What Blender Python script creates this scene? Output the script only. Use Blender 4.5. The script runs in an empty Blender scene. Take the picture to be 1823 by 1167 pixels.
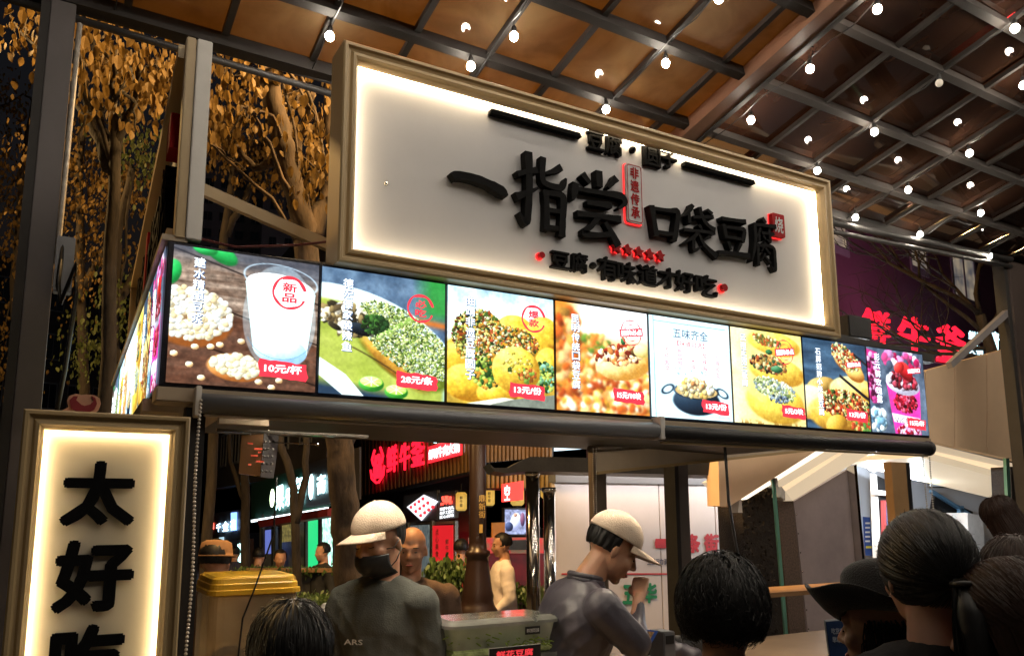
import bpy, bmesh, math, random
import numpy as np
from mathutils import Vector, Matrix, noise, Euler

random.seed(7); rng = np.random.default_rng(7)
S = bpy.context.scene
COL = S.collection
# ------------------------------------------------------------------ camera
EX = Vector((0.86986604, 0.07416806, 0.4876804)); EY = Vector((-0.49326375, 0.14058778, 0.85844391)); EZ = Vector((-0.00489278, -0.98728627, 0.15887695))
C0 = Vector((0, 0, 1.75)); F = 1440.0; CX = 911.5; CY = 684.0
cam_d = bpy.data.cameras.new('camera'); cam = bpy.data.objects.new('camera', cam_d); COL.objects.link(cam)
rt = Vector((EX[0], EY[0], EZ[0])); up = -Vector((EX[1], EY[1], EZ[1])); bk = -Vector((EX[2], EY[2], EZ[2]))
mw = Matrix((rt, up, bk)).transposed().to_4x4(); mw.translation = C0
cam.matrix_world = mw
cam_d.sensor_width = 36; cam_d.lens = F / 1823 * 36; cam_d.shift_y = (CY - 583.5) / 1823
cam_d.clip_start = 0.05; cam_d.clip_end = 400
S.camera = cam
# ------------------------------------------------------------------ night sky
W = bpy.data.worlds.new("World"); S.world = W; W.use_nodes = True
wn = W.node_tree; bg = wn.nodes['Background']
sky = wn.nodes.new('ShaderNodeTexSky'); sky.sky_type = 'NISHITA'; sky.sun_disc = False
sky.sun_elevation = math.radians(-3); sky.sun_rotation = math.radians(200)
wn.links.new(sky.outputs[0], bg.inputs[0]); bg.inputs[1].default_value = 0.06
S.view_settings.view_transform = 'Standard'; S.view_settings.look = 'None'
S.view_settings.exposure = 0.85; S.view_settings.gamma = 1.0; S.view_settings.use_curve_mapping = False
S.cycles.max_bounces = 8; S.cycles.transparent_max_bounces = 16; S.cycles.sample_clamp_indirect = 4.0
S.cycles.use_denoising = True; S.cycles.caustics_reflective = False; S.cycles.caustics_refractive = False

# ------------------------------------------------------------------ where a sight line meets a real plane
def ray(px, py):
    c = Vector(((px - CX) / F, (py - CY) / F, 1.0))
    return Vector((EX.dot(c), EY.dot(c), EZ.dot(c)))
def onY(px, py, y): r = ray(px, py); return C0 + r * ((y - C0.y) / r.y)
def onX(px, py, x): r = ray(px, py); return C0 + r * ((x - C0.x) / r.x)
def onZ(px, py, z): r = ray(px, py); return C0 + r * ((z - C0.z) / r.z)
def atd(px, py, d): return C0 + ray(px, py) * d
def vplane(p0, dx, dy):
    "vertical plane through p0 that runs along (dx, dy)"
    n = Vector((-dy, dx, 0)).normalized()
    def f(px, py, off=0.0):
        r = ray(px, py); q = p0 + n * off
        return C0 + r * ((q - C0).dot(n) / r.dot(n))
    return f

# ------------------------------------------------------------------ objects
def tag(o, label=None, cat=None, group=None, kind=None):
    if label: o['label'] = label
    if cat: o['category'] = cat
    if group: o['group'] = group
    if kind: o['kind'] = kind
    return o
def empty(name, loc=(0, 0, 0), rz=0.0, label=None, cat=None, group=None):
    o = bpy.data.objects.new(name, None); COL.objects.link(o); o.location = loc; o.rotation_euler = (0, 0, rz)
    o.empty_display_size = 0.1
    return tag(o, label, cat, group)
def copy_tree(o, parent=None):
    c = o.copy(); COL.objects.link(c)
    if parent:
        mi = o.matrix_parent_inverse.copy(); c.parent = parent; c.matrix_parent_inverse = mi
    for ch in list(o.children): copy_tree(ch, c)
    return c
def relabel(o, label): o['label'] = label; return o

class MB:
    def __init__(s): s.v = []; s.f = []
    def add(s, vs, fs):
        b = len(s.v); s.v += [tuple(v) for v in vs]; s.f += [tuple(i + b for i in f) for f in fs]; return s
    def hexa(s, p):  # 8 corners: bottom 4 ccw then top 4
        return s.add(p, [(0, 3, 2, 1), (4, 5, 6, 7), (0, 1, 5, 4), (1, 2, 6, 5), (2, 3, 7, 6), (3, 0, 4, 7)])
    def box(s, a, b):
        x0, y0, z0 = a; x1, y1, z1 = b
        return s.hexa([(x0, y0, z0), (x1, y0, z0), (x1, y1, z0), (x0, y1, z0), (x0, y0, z1), (x1, y0, z1), (x1, y1, z1), (x0, y1, z1)])
    def beam(s, a, b, w, h, upv=(0, 0, 1)):
        a = Vector(a); b = Vector(b); d = (b - a).normalized(); u = Vector(upv)
        r = d.cross(u).normalized(); u = r.cross(d).normalized()
        p = []
        for q in (a, b):
            p.append([q - r * w / 2 - u * h / 2, q + r * w / 2 - u * h / 2, q + r * w / 2 + u * h / 2, q - r * w / 2 + u * h / 2])
        return s.add(p[0] + p[1], [(0, 1, 2, 3), (7, 6, 5, 4), (0, 4, 5, 1), (1, 5, 6, 2), (2, 6, 7, 3), (3, 7, 4, 0)])
    def tube(s, pts, rad, n=10, caps=True):
        pts = [Vector(p) for p in pts]; m = len(pts)
        if not hasattr(rad, '__len__'): rad = [rad] * m
        vs = []; ref = None
        for i, p in enumerate(pts):
            d = (pts[min(i + 1, m - 1)] - pts[max(i - 1, 0)]).normalized()
            if ref is None: ref = d.orthogonal().normalized()
            ref = (ref - d * ref.dot(d)).normalized(); b = d.cross(ref)
            for k in range(n):
                a = 2 * math.pi * k / n; vs.append(p + (ref * math.cos(a) + b * math.sin(a)) * rad[i])
        fs = []
        for i in range(m - 1):
            for k in range(n):
                k2 = (k + 1) % n; fs.append((i * n + k, i * n + k2, (i + 1) * n + k2, (i + 1) * n + k))
        if caps: fs.append(tuple(range(n - 1, -1, -1))); fs.append(tuple((m - 1) * n + k for k in range(n)))
        return s.add(vs, fs)
    def lathe(s, o, prof, n=24, axis=(0, 0, 1), caps=True):
        o = Vector(o); ax = Vector(axis).normalized()
        return s.tube([o + ax * z for z, r in prof], [max(r, 1e-4) for z, r in prof], n, caps) if all(abs(prof[i][0] - prof[i + 1][0]) > 1e-6 for i in range(len(prof) - 1)) else s._lathe(o, prof, n, ax)
    def _lathe(s, o, prof, n, ax):
        r0 = ax.orthogonal().normalized(); b = ax.cross(r0); vs = []; fs = []
        for z, r in prof:
            for k in range(n):
                a = 2 * math.pi * k / n; vs.append(o + ax * z + (r0 * math.cos(a) + b * math.sin(a)) * max(r, 1e-4))
        for i in range(len(prof) - 1):
            for k in range(n):
                k2 = (k + 1) % n; fs.append((i * n + k, i * n + k2, (i + 1) * n + k2, (i + 1) * n + k))
        fs.append(tuple(range(n - 1, -1, -1))); fs.append(tuple((len(prof) - 1) * n + k for k in range(n)))
        return s.add(vs, fs)
    def ell(s, c, r, rot=None, nu=20, nv=12):
        c = Vector(c); vs = []; fs = []
        for i in range(nv + 1):
            t = math.pi * i / nv
            for k in range(nu):
                a = 2 * math.pi * k / nu
                p = Vector((math.sin(t) * math.cos(a) * r[0], math.sin(t) * math.sin(a) * r[1], math.cos(t) * r[2]))
                vs.append(c + (rot @ p if rot else p))
        for i in range(nv):
            for k in range(nu):
                k2 = (k + 1) % nu; fs.append((i * nu + k, (i + 1) * nu + k, (i + 1) * nu + k2, i * nu + k2))
        return s.add(vs, fs)
    def caps(s, a, b, ra, rb, n=14):
        a = Vector(a); b = Vector(b); d = (b - a); L = d.length
        if L < 1e-5: return s.ell(a, (ra,) * 3)
        d /= L; pts = []; rr = []
        for k in range(5): t = math.pi / 2 * k / 4; pts.append(a - d * ra * math.cos(t)); rr.append(max(ra * math.sin(t), ra * .02))
        for k in range(5): t = math.pi / 2 * k / 4; pts.append(b + d * rb * math.sin(t)); rr.append(max(rb * math.cos(t), rb * .02))
        return s.tube(pts, rr, n)
    def prism(s, poly, d):
        poly = [Vector(p) for p in poly]; d = Vector(d); n = len(poly)
        return s.add(poly + [p + d for p in poly], [tuple(range(n))[::-1], tuple(range(n, 2 * n))] + [(i, (i + 1) % n, n + (i + 1) % n, n + i) for i in range(n)])
    def quad(s, *p): return s.add(p, [tuple(range(len(p)))])
    def build(s, name, m, parent=None, smooth=False, bevel=0):
        me = bpy.data.meshes.new(name); me.from_pydata(s.v, [], s.f); me.validate(); 
        bm = bmesh.new(); bm.from_mesh(me); bmesh.ops.remove_doubles(bm, verts=bm.verts, dist=1e-6); bmesh.ops.recalc_face_normals(bm, faces=bm.faces)
        if bevel:
            es = [e for e in bm.edges if len(e.link_faces) == 2 and e.calc_face_angle(0) > 0.6]
            bmesh.ops.bevel(bm, geom=es, offset=bevel, segments=2, affect='EDGES', clamp_overlap=True)
        bm.to_mesh(me); bm.free()
        me.materials.append(m)
        if smooth: me.shade_smooth()
        o = bpy.data.objects.new(name, me); COL.objects.link(o)
        if parent: o.parent = parent; o.matrix_parent_inverse = pmat(parent).inverted()
        return o
def pmat(p):
    m = Matrix.LocRotScale(p.location, p.rotation_euler, p.scale)
    return pmat(p.parent) @ p.matrix_parent_inverse @ m if p.parent else m

# ------------------------------------------------------------------ materials
MATS = {}
def mat(name, col, rough=0.6, metal=0.0, var=0.15, vs=6.0, bump=0.0, bs=60.0, spec=0.5, coat=0.0, stretch=None, trans=0.0, sub=0.0, sheen=0.0, col2=None):
    if name in MATS: return MATS[name]
    m = bpy.data.materials.new(name); m.use_nodes = True; nt = m.node_tree; N = nt.nodes; L = nt.links
    b = N['Principled BSDF']; b.inputs['Roughness'].default_value = rough; b.inputs['Metallic'].default_value = metal
    b.inputs['Specular IOR Level'].default_value = spec; b.inputs['Coat Weight'].default_value = coat
    if trans: b.inputs['Transmission Weight'].default_value = trans
    if sub: b.inputs['Subsurface Weight'].default_value = sub; b.inputs['Subsurface Radius'].default_value = (.6, .2, .1); b.inputs['Subsurface Scale'].default_value = .01
    if sheen: b.inputs['Sheen Weight'].default_value = sheen
    tc = N.new('ShaderNodeTexCoord'); mp = N.new('ShaderNodeMapping'); L.new(tc.outputs['Object'], mp.inputs[0])
    if stretch: mp.inputs['Scale'].default_value = stretch
    n = N.new('ShaderNodeTexNoise'); n.inputs['Scale'].default_value = vs; n.inputs['Detail'].default_value = 6; n.inputs['Roughness'].default_value = .65; L.new(mp.outputs[0], n.inputs[0])
    r = N.new('ShaderNodeValToRGB'); c2 = col2 or tuple(min(1, c * (1 + var)) for c in col)
    r.color_ramp.elements[0].position = .3; r.color_ramp.elements[1].position = .7
    r.color_ramp.elements[0].color = (*[c * (1 - var) for c in col], 1) if not col2 else (*col, 1); r.color_ramp.elements[1].color = (*c2, 1)
    L.new(n.outputs[0], r.inputs[0]); L.new(r.outputs[0], b.inputs['Base Color'])
    if bump:
        n2 = N.new('ShaderNodeTexNoise'); n2.inputs['Scale'].default_value = bs; n2.inputs['Detail'].default_value = 4; L.new(mp.outputs[0], n2.inputs[0])
        bp = N.new('ShaderNodeBump'); bp.inputs['Strength'].default_value = bump; bp.inputs['Distance'].default_value = .01; L.new(n2.outputs[0], bp.inputs['Height']); L.new(bp.outputs[0], b.inputs['Normal'])
    MATS[name] = m; return m
def emat(name, col, st, col2=None, vs=4.0):
    if name in MATS: return MATS[name]
    m = bpy.data.materials.new(name); m.use_nodes = True; nt = m.node_tree; N = nt.nodes; L = nt.links
    b = N['Principled BSDF']; b.inputs['Base Color'].default_value = (*[c * .5 for c in col], 1); b.inputs['Roughness'].default_value = .4
    b.inputs['Emission Color'].default_value = (*col, 1); b.inputs['Emission Strength'].default_value = st
    if col2:
        n = N.new('ShaderNodeTexNoise'); n.inputs['Scale'].default_value = vs; tc = N.new('ShaderNodeTexCoord'); L.new(tc.outputs['Object'], n.inputs[0])
        r = N.new('ShaderNodeValToRGB'); r.color_ramp.elements[0].color = (*col, 1); r.color_ramp.elements[1].color = (*col2, 1); r.color_ramp.elements[0].position = .35; r.color_ramp.elements[1].position = .65
        L.new(n.outputs[0], r.inputs[0]); L.new(r.outputs[0], b.inputs['Emission Color'])
    MATS[name] = m; return m
def attr_mat(name, st, base=False, rough=.5):
    if name in MATS: return MATS[name]
    m = bpy.data.materials.new(name); m.use_nodes = True; nt = m.node_tree; b = nt.nodes['Principled BSDF']
    a = nt.nodes.new('ShaderNodeAttribute'); a.attribute_name = 'print'
    if base: nt.links.new(a.outputs[0], b.inputs['Base Color']); b.inputs['Roughness'].default_value = rough
    else:
        b.inputs['Base Color'].default_value = (.02, .02, .02, 1); b.inputs['Roughness'].default_value = .25
        nt.links.new(a.outputs[0], b.inputs['Emission Color']); b.inputs['Emission Strength'].default_value = st
    MATS[name] = m; return m
def glassmat(name, tint=(.9, .95, .93), alpha=.85, rough=.03, dirt_glow=(.2, .17, .12), dirt_glow_amt=.1):
    "thin sheet: mostly clear, a fresnel sheen, a film that is dust on the canopy and painted brightness on the plastics"
    if name in MATS: return MATS[name]
    m = bpy.data.materials.new(name); m.use_nodes = True; nt = m.node_tree; N = nt.nodes; L = nt.links; N.clear()
    out = N.new('ShaderNodeOutputMaterial'); tr = N.new('ShaderNodeBsdfTransparent'); tr.inputs[0].default_value = (*tint, 1)
    gl = N.new('ShaderNodeBsdfGlossy'); gl.inputs['Roughness'].default_value = rough; gl.inputs[0].default_value = (1, 1, 1, 1)
    di = N.new('ShaderNodeBsdfDiffuse'); di.inputs[0].default_value = (*dirt_glow, 1)
    tl = N.new('ShaderNodeBsdfTranslucent'); tl.inputs[0].default_value = (*dirt_glow, 1)
    dm = N.new('ShaderNodeMixShader'); dm.inputs[0].default_value = .6; L.new(di.outputs[0], dm.inputs[1]); L.new(tl.outputs[0], dm.inputs[2])
    nz = N.new('ShaderNodeTexNoise'); nz.inputs['Scale'].default_value = 3.1; nz.inputs['Distortion'].default_value = .6; nz.inputs['Detail'].default_value = 8; tc = N.new('ShaderNodeTexCoord'); L.new(tc.outputs['Object'], nz.inputs[0])
    mr = N.new('ShaderNodeMapRange'); mr.inputs[1].default_value = .3; mr.inputs[2].default_value = .7; mr.inputs[3].default_value = max(0, dirt_glow_amt * .6); mr.inputs[4].default_value = min(1, dirt_glow_amt * 1.4); L.new(nz.outputs[0], mr.inputs[0])
    m1 = N.new('ShaderNodeMixShader'); L.new(mr.outputs[0], m1.inputs[0]); L.new(tr.outputs[0], m1.inputs[1]); L.new(dm.outputs[0], m1.inputs[2])
    fr = N.new('ShaderNodeFresnel'); fr.inputs[0].default_value = 1.5; m2 = N.new('ShaderNodeMixShader')
    L.new(fr.outputs[0], m2.inputs[0]); L.new(m1.outputs[0], m2.inputs[1]); L.new(gl.outputs[0], m2.inputs[2]); L.new(m2.outputs[0], out.inputs[0])
    MATS[name] = m; return m

# ------------------------------------------------------------------ lettering
def glyph(ch, bold=0.02, ext=0.0):
    cu = bpy.data.curves.new('lettering', 'FONT'); cu.body = ch; cu.size = 1.0; cu.offset = bold; cu.extrude = ext; cu.resolution_u = 2; cu.fill_mode = 'BOTH' if ext else 'FRONT'
    o = bpy.data.objects.new('lettering', cu); COL.objects.link(o)
    dg = bpy.context.evaluated_depsgraph_get(); me = bpy.data.meshes.new_from_object(o.evaluated_get(dg))
    n = len(me.vertices); a = np.empty(n * 3); me.vertices.foreach_get('co', a); a = a.reshape(-1, 3)
    fs = [tuple(p.vertices) for p in me.polygons]
    bpy.data.objects.remove(o); bpy.data.curves.remove(cu); bpy.data.meshes.remove(me)
    return a, fs
GC = {}
def glyph_c(ch, bold, ext):
    k = (ch, round(bold, 3), bool(ext))
    if k not in GC: GC[k] = glyph(ch, bold, .5 if ext else 0)
    return GC[k]
def put_text(mb, s, o, ex, ez, w, h, bold=.02, depth=0.0, keep=False, vertical=False):
    """text s filling the box whose lower left corner is o, width w along ex, height h along ez; depth is along ex x ez"""
    ex = Vector(ex).normalized(); ez = Vector(ez).normalized(); en = ex.cross(ez).normalized(); o = Vector(o)
    if vertical:
        n = len(s); ch = h / n
        for i, c in enumerate(s): put_text(mb, c, o + ez * (h - (i + 1) * ch + ch * .05), ex, ez, w, ch * .9, bold, depth)
        return mb
    a, fs = glyph_c(s, 0.0, depth)
    if len(a) == 0: return mb
    lo = a.min(0) - bold; hi = a.max(0) + bold; sp = np.maximum(hi - lo, 1e-6)
    if len(s) == 1 and s in '一': sp[1] = max(sp[1], .15)
    sx = w / sp[0]; sz = h / sp[1]
    if keep: sx = sz = min(sx, sz)
    ox = (w - sp[0] * sx) / 2; oz = (h - sp[1] * sz) / 2
    K = 1 if bold < .008 else (4 if bold < .03 else 7); big_ = max(w, h) > .08
    for k in range(K):
        an = 6.283 * k / max(K, 1) + .4; bx = math.cos(an) * bold * (K > 1); bz = math.sin(an) * bold * (K > 1); dz_ = k * (.0002 if h < .3 else .0006)
        vs = [o + ex * ((v[0] + bx - lo[0]) * sx + ox) + ez * ((v[1] + bz - lo[1]) * sz + oz) + en * (((v[2] + .5) * depth if depth else 0) + dz_) for v in a]
        mb.add(vs, fs)
    return mb

BR = {
'一': [[(0, 50, 40), (8, 62, 34), (35, 66, 36), (62, 56, 36), (88, 34, 44), (99, 14, 14)]],
'指': [[(3, 66, 10), (20, 72, 9), (40, 78, 12)], [(24, 100, 15), (25, 60, 13), (22, 14, 13), (18, 4, 10), (6, 16, 3)], [(2, 36, 15), (20, 44, 9), (42, 54, 4)],
  [(86, 90, 14), (70, 82, 9), (54, 76, 4)], [(52, 98, 12), (50, 70, 11), (58, 62, 11), (86, 62, 12), (95, 76, 4)],
  [(56, 54, 11), (58, 30, 11), (57, 0, 12)], [(58, 50, 9), (80, 52, 11), (90, 47, 14), (88, 20, 13), (86, -4, 14)], [(60, 28, 8), (84, 29, 8)], [(60, 5, 8), (84, 6, 8)]],
'尝': [[(50, 102, 15), (51, 78, 13)], [(20, 92, 13), (33, 80, 9)], [(84, 98, 14), (68, 80, 6)], [(8, 76, 14), (5, 60, 13), (2, 50, 5)], [(10, 68, 8), (50, 70, 9), (92, 72, 14), (99, 62, 10), (86, 52, 3)],
  [(28, 51, 9), (74, 55, 12)], [(10, 32, 11), (50, 35, 9), (92, 37, 14)], [(50, 34, 11), (36, 18, 10), (22, 6, 12), (48, 7, 9), (78, 13, 9)], [(62, 28, 8), (74, 14, 12), (86, -4, 17)]],
'口': [[(8, 92, 22), (14, 50, 19), (20, 4, 20)], [(14, 84, 12), (60, 88, 13), (90, 90, 22), (86, 50, 18), (76, 2, 20)], [(20, 18, 11), (74, 20, 12)]],
'袋': [[(32, 102, 11), (22, 86, 9), (4, 70, 3)], [(20, 84, 10), (21, 58, 11)], [(32, 74, 8), (60, 80, 8), (90, 86, 11)], [(52, 102, 12), (60, 76, 11), (76, 62, 11), (94, 56, 14)], [(74, 100, 8), (88, 92, 11)],
  [(48, 60, 11), (56, 52, 8)], [(6, 42, 9), (50, 46, 8), (94, 50, 11)], [(48, 46, 11), (32, 28, 9), (4, 10, 3)], [(34, 30, 11), (34, 0, 11), (54, 12, 3)], [(82, 40, 10), (60, 26, 4)], [(50, 42, 7), (64, 18, 11), (100, -4, 18)]],
'豆': [[(14, 92, 12), (50, 95, 10), (88, 98, 14)], [(20, 78, 13), (26, 42, 12)], [(22, 72, 9), (60, 75, 10), (82, 74, 15), (76, 42, 13)], [(28, 47, 9), (72, 49, 9)], [(32, 36, 11), (40, 14, 9)], [(72, 38, 12), (60, 14, 6)], [(2, 2, 13), (50, 8, 11), (98, 10, 16)]],
'腐': [[(44, 102, 12), (56, 92, 11)], [(12, 84, 10), (50, 87, 9), (96, 90, 12)], [(16, 86, 12), (15, 44, 11), (-2, 2, 3)], [(38, 80, 8), (22, 58, 3)], [(31, 70, 9), (31, 50, 9)], [(42, 70, 7), (90, 74, 9)], [(72, 84, 10), (73, 54, 10), (62, 58, 3)], [(48, 66, 8), (57, 58, 8)],
  [(28, 46, 10), (26, -2, 11)], [(30, 42, 8), (84, 44, 11), (90, 20, 11), (88, -6, 11), (74, 2, 3)], [(58, 52, 8), (42, 30, 4)], [(56, 40, 6), (74, 28, 8)], [(56, 28, 7), (40, 10, 3)], [(56, 22, 6), (76, 8, 8)]],
}
def put_brush(mb, ch, o, ex, ez, w, h, depth):
    ex = Vector(ex).normalized(); ez = Vector(ez).normalized(); en = ex.cross(ez).normalized(); o = Vector(o)
    rr = random.Random(ord(ch))
    for si, st in enumerate(BR[ch]):
        pts = []
        for i in range(len(st) - 1):
            p0 = st[max(i - 1, 0)]; p1 = st[i]; p2 = st[i + 1]; p3 = st[min(i + 2, len(st) - 1)]
            for k in range(5):
                t = k / 5
                pts.append([.5 * (2 * p1[j] + (p2[j] - p0[j]) * t + (2 * p0[j] - 5 * p1[j] + 4 * p2[j] - p3[j]) * t * t + (3 * p1[j] - p0[j] - 3 * p2[j] + p3[j]) * t ** 3) for j in range(3)])
        pts.append(list(st[-1])); L = []; R = []
        for i, p in enumerate(pts):
            q0 = pts[max(i - 1, 0)]; q1 = pts[min(i + 1, len(pts) - 1)]
            dx = (q1[0] - q0[0]) * w; dy = (q1[1] - q0[1]) * h; n = math.hypot(dx, dy) or 1; dx /= n; dy /= n
            wd = max(p[2], 2) * (w + h) / 2 / 245
            if ch == '一': wd = max(p[2], 2) * h / 200
            wd *= 1 + rr.uniform(-.06, .06)
            bx = p[0] / 100 * w; by = p[1] / 100 * h
            L.append((bx - dy * wd, by + dx * wd)); R.append((bx + dy * wd, by - dx * wd))
        d0 = rr.uniform(.2, .6)
        a = pts[0]; poly = L + R[::-1]
        zz = depth - si * .0012
        n = len(L); vs = []
        for side in (0, 1):
            for q in L + R: vs.append(o + ex * q[0] + ez * q[1] + en * (zz if side else 0))
        fs = []
        for i in range(n - 1):
            fs += [(i, n + i, n + i + 1, i + 1), (2 * n + i, 2 * n + i + 1, 3 * n + i + 1, 3 * n + i), (i, i + 1, 2 * n + i + 1, 2 * n + i), (n + i + 1, n + i, 3 * n + i, 3 * n + i + 1)]
        fs += [(0, 2 * n, 3 * n, n), (n - 1, 2 * n - 1, 4 * n - 1, 3 * n - 1)]
        mb.add(vs, fs)
    return mb

def print_sheet(name, img, o, ex, ez, w, h, m, parent):
    "flat print: a fine grid that carries the colours of the array img (rows from the top, sRGB)"
    H, Wd, _ = img.shape; o = Vector(o); ex = Vector(ex); ez = Vector(ez)
    xs = np.linspace(0, w, Wd + 1); zs = np.linspace(h, 0, H + 1)
    gx, gz = np.meshgrid(xs, zs); V = np.array(o)[None, :] + gx.reshape(-1, 1) * np.array(ex)[None, :] + gz.reshape(-1, 1) * np.array(ez)[None, :]
    i = np.arange(H * (Wd + 1)).reshape(H, Wd + 1)[:, :-1].reshape(-1)
    Fq = np.stack([i, i + Wd + 1, i + Wd + 2, i + 1], 1)
    me = bpy.data.meshes.new(name); me.vertices.add(len(V)); me.vertices.foreach_set('co', V.reshape(-1).astype(np.float32))
    me.loops.add(len(Fq) * 4); me.loops.foreach_set('vertex_index', Fq.reshape(-1).astype(np.int32))
    me.polygons.add(len(Fq)); me.polygons.foreach_set('loop_start', (np.arange(len(Fq)) * 4).astype(np.int32)); me.update()
    at = me.color_attributes.new('print', 'FLOAT_COLOR', 'CORNER')
    c = np.clip(img, 0, 1).reshape(-1, 3); c = np.where(c <= .04045, c / 12.92, ((c + .055) / 1.055) ** 2.4)
    c4 = np.concatenate([c, np.ones((len(c), 1))], 1).repeat(4, 0); at.data.foreach_set('color', c4.reshape(-1).astype(np.float32))
    me.materials.append(m); ob = bpy.data.objects.new(name, me); COL.objects.link(ob)
    if parent: ob.parent = parent; ob.matrix_parent_inverse = pmat(parent).inverted()
    return ob
# ================================================================== materials used all over
M_black = mat('black painted steel', (.012, .012, .013), .45, .0, .3, 8, .1)
M_dsteel = mat('dark grey steel', (.05, .048, .047), .5, .3, .3, 5, .15)
M_cream = mat('cream lacquered moulding', (.40, .29, .15), .42, 0, .04, 1.5)
M_panel = mat('off white sign board', (.47, .47, .49), .62, 0, .04, 3, .03, 80)
M_white = mat('white painted board', (.62, .60, .57), .6, 0, .06, 4, .04)
M_letter = mat('black acrylic letter', (.004, .004, .0045), .8, 0, .2, 9, .05, spec=.12)
M_alu = mat('brushed aluminium', (.17, .175, .19), .42, .3, .12, 4, .05, 120, stretch=(.2, 3, 3))
M_chrome = mat('polished stainless steel', (.55, .53, .5), .12, 1.0, .1, 5, .05, 10)
M_fabric = mat('beige blind fabric', (.42, .35, .27), .85, 0, .07, 5, .15, 200)
M_wood = mat('pale wood', (.30, .17, .08), .5, 0, .3, 5, .1, 40, stretch=(1, 8, 8))
M_red = mat('red acrylic', (.30, .004, .007), .6, 0, .1, spec=.15)
M_bark = mat('rough grey bark', (.012, .009, .007), .95, 0, .5, 7, 1.0, 16, col2=(.045, .034, .025), stretch=(2.2, 2.2, .5))
M_bark2 = mat('pale mottled bark', (.018, .012, .008), .95, 0, .45, 6, 1.0, 14, col2=(.085, .055, .035), stretch=(2, 2, .6))
M_asph = mat('grey paving', (.09, .085, .08), .6, 0, .25, 3, .2, 40)
M_led = emat('warm white led strip', (1, .80, .52), 19)
M_ledred = emat('red led edge', (1, .02, .02), 1.3)
M_art = attr_mat('backlit menu print', .96)
M_paint = attr_mat('flat print', 1, True)
M_ink_white = emat('backlit white lettering', (.85, .95, 1), 1.15)
M_ink_red = emat('backlit red print', (.75, .035, .06), .85)
M_ink_blue = emat('backlit dark blue print', (.05, .10, .22), .7)
# ================================================================== the ground
g = MB(); g.quad((-60, -20, 0), (80, -20, 0), (80, 90, 0), (-60, 90, 0)); tag(g.build('street_paving', M_asph), kind='structure')

# ================================================================== canopy
PHI = .02703; Z0 = 4.2838; SL = .23028; OY = 4.2
cu = Vector((math.cos(PHI), math.sin(PHI), 0)); cw = Vector((math.sin(PHI), -math.cos(PHI), SL)); cn = cu.cross(cw).normalized()
if cn.z < 0: cn = -cn
def RP(u, v, h=0.0): return Vector((0, OY, Z0)) + cu * u + cw * v + cn * h
M_bluegrey = mat('grey brown canopy steel', (.028, .022, .019), .75, 0, .25, 4, .1)
M_rust = mat('brown painted main rafter', (.15, .075, .045), .5, 0, .2, 4, .1)
M_blackbeam = mat('black canopy steel', (.014, .012, .011), .7, 0, .3, 6, .1)
M_gl_o = glassmat('amber tinted dusty glass', (.30, .17, .06), .4, .05, (.27, .20, .11), .55)
M_gl_d = glassmat('dark tinted glass', (.20, .15, .13), .3, .035, (.13, .06, .035), .5)
def canopy_uv(px, py, h):
    r = ray(px, py); O = RP(0, 0, h); t = (O - C0).dot(cn) / r.dot(cn); q = C0 + r * t - O
    return q.dot(cu), q.dot(cw) / cw.dot(cw)
canopy = empty('glass_canopy', (3, 4.2, 4.2), 0, 'sloping steel grid canopy glazed with dark and amber glass above the food stall', 'canopy')
UM = canopy_uv(1366, 123, -.10)[0]
vs_ = [0.0, .43, .93, 1.46, 1.88, 2.36, 3.8, 5.2, 6.7]
us_ = [-.78, -.31, .16, .63, 1.10, 1.55, 2.0, 2.45, 2.92, 3.37, 3.76, 4.32, 4.82, 5.30, 5.79, 6.27, 6.79, 7.27, 7.75, 8.23, 8.71, 9.2, 9.7, 10.2, 10.7, 11.2]
UMAX = us_[-1]
for i, v in enumerate(vs_):
    if i == 0:
        MB().beam(RP(-1, v, -.05), RP(UMAX, v, -.05), .07, .085, cn).build('eave_beam', M_blackbeam, canopy)
    else:
        MB().beam(RP(-1, v, -.035), RP(UM - .062, v, -.035), .055, .07, cn).build('purlin', M_blackbeam, canopy)
        MB().beam(RP(UM + .1, v, -.035), RP(UMAX, v, -.035), .05, .055, cn).build('purlin', M_bluegrey, canopy)
for j, u in enumerate(us_):
    if abs(u - 3.76) < .01: continue
    m = M_blackbeam if u < 3.7 else M_bluegrey
    MB().beam(RP(u, .05, -.025), RP(u, 6.7, -.025), (.026 if u > 3.7 else .036), .032, cn).build('rafter', m, canopy)
MB().beam(RP(UM, .05, -.052), RP(UM, 6.7, -.052), .12, .10, cn).build('main_rafter', M_rust, canopy)
MB().beam(RP(UM + .08, .05, -.054), RP(UM + .08, 6.7, -.054), .036, .115, cn).build('main_rafter_web', M_blackbeam, canopy)
for j in range(len(us_) - 1):
    for i in range(len(vs_) - 1):
        u0, u1, v0, v1 = us_[j], us_[j + 1], vs_[i], vs_[i + 1]
        m = M_gl_o if u0 < 3.7 else M_gl_d
        t = random.uniform(-.002, .002)
        MB().prism([RP(u0 + .006, v0 + .006, t), RP(u1 - .006, v0 + .006, t + random.uniform(-.0015, .0015)), RP(u1 - .006, v1 - .006, t), RP(u0 + .006, v1 - .006, t)], cn * .008).build('glass_panel', m, canopy)
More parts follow.
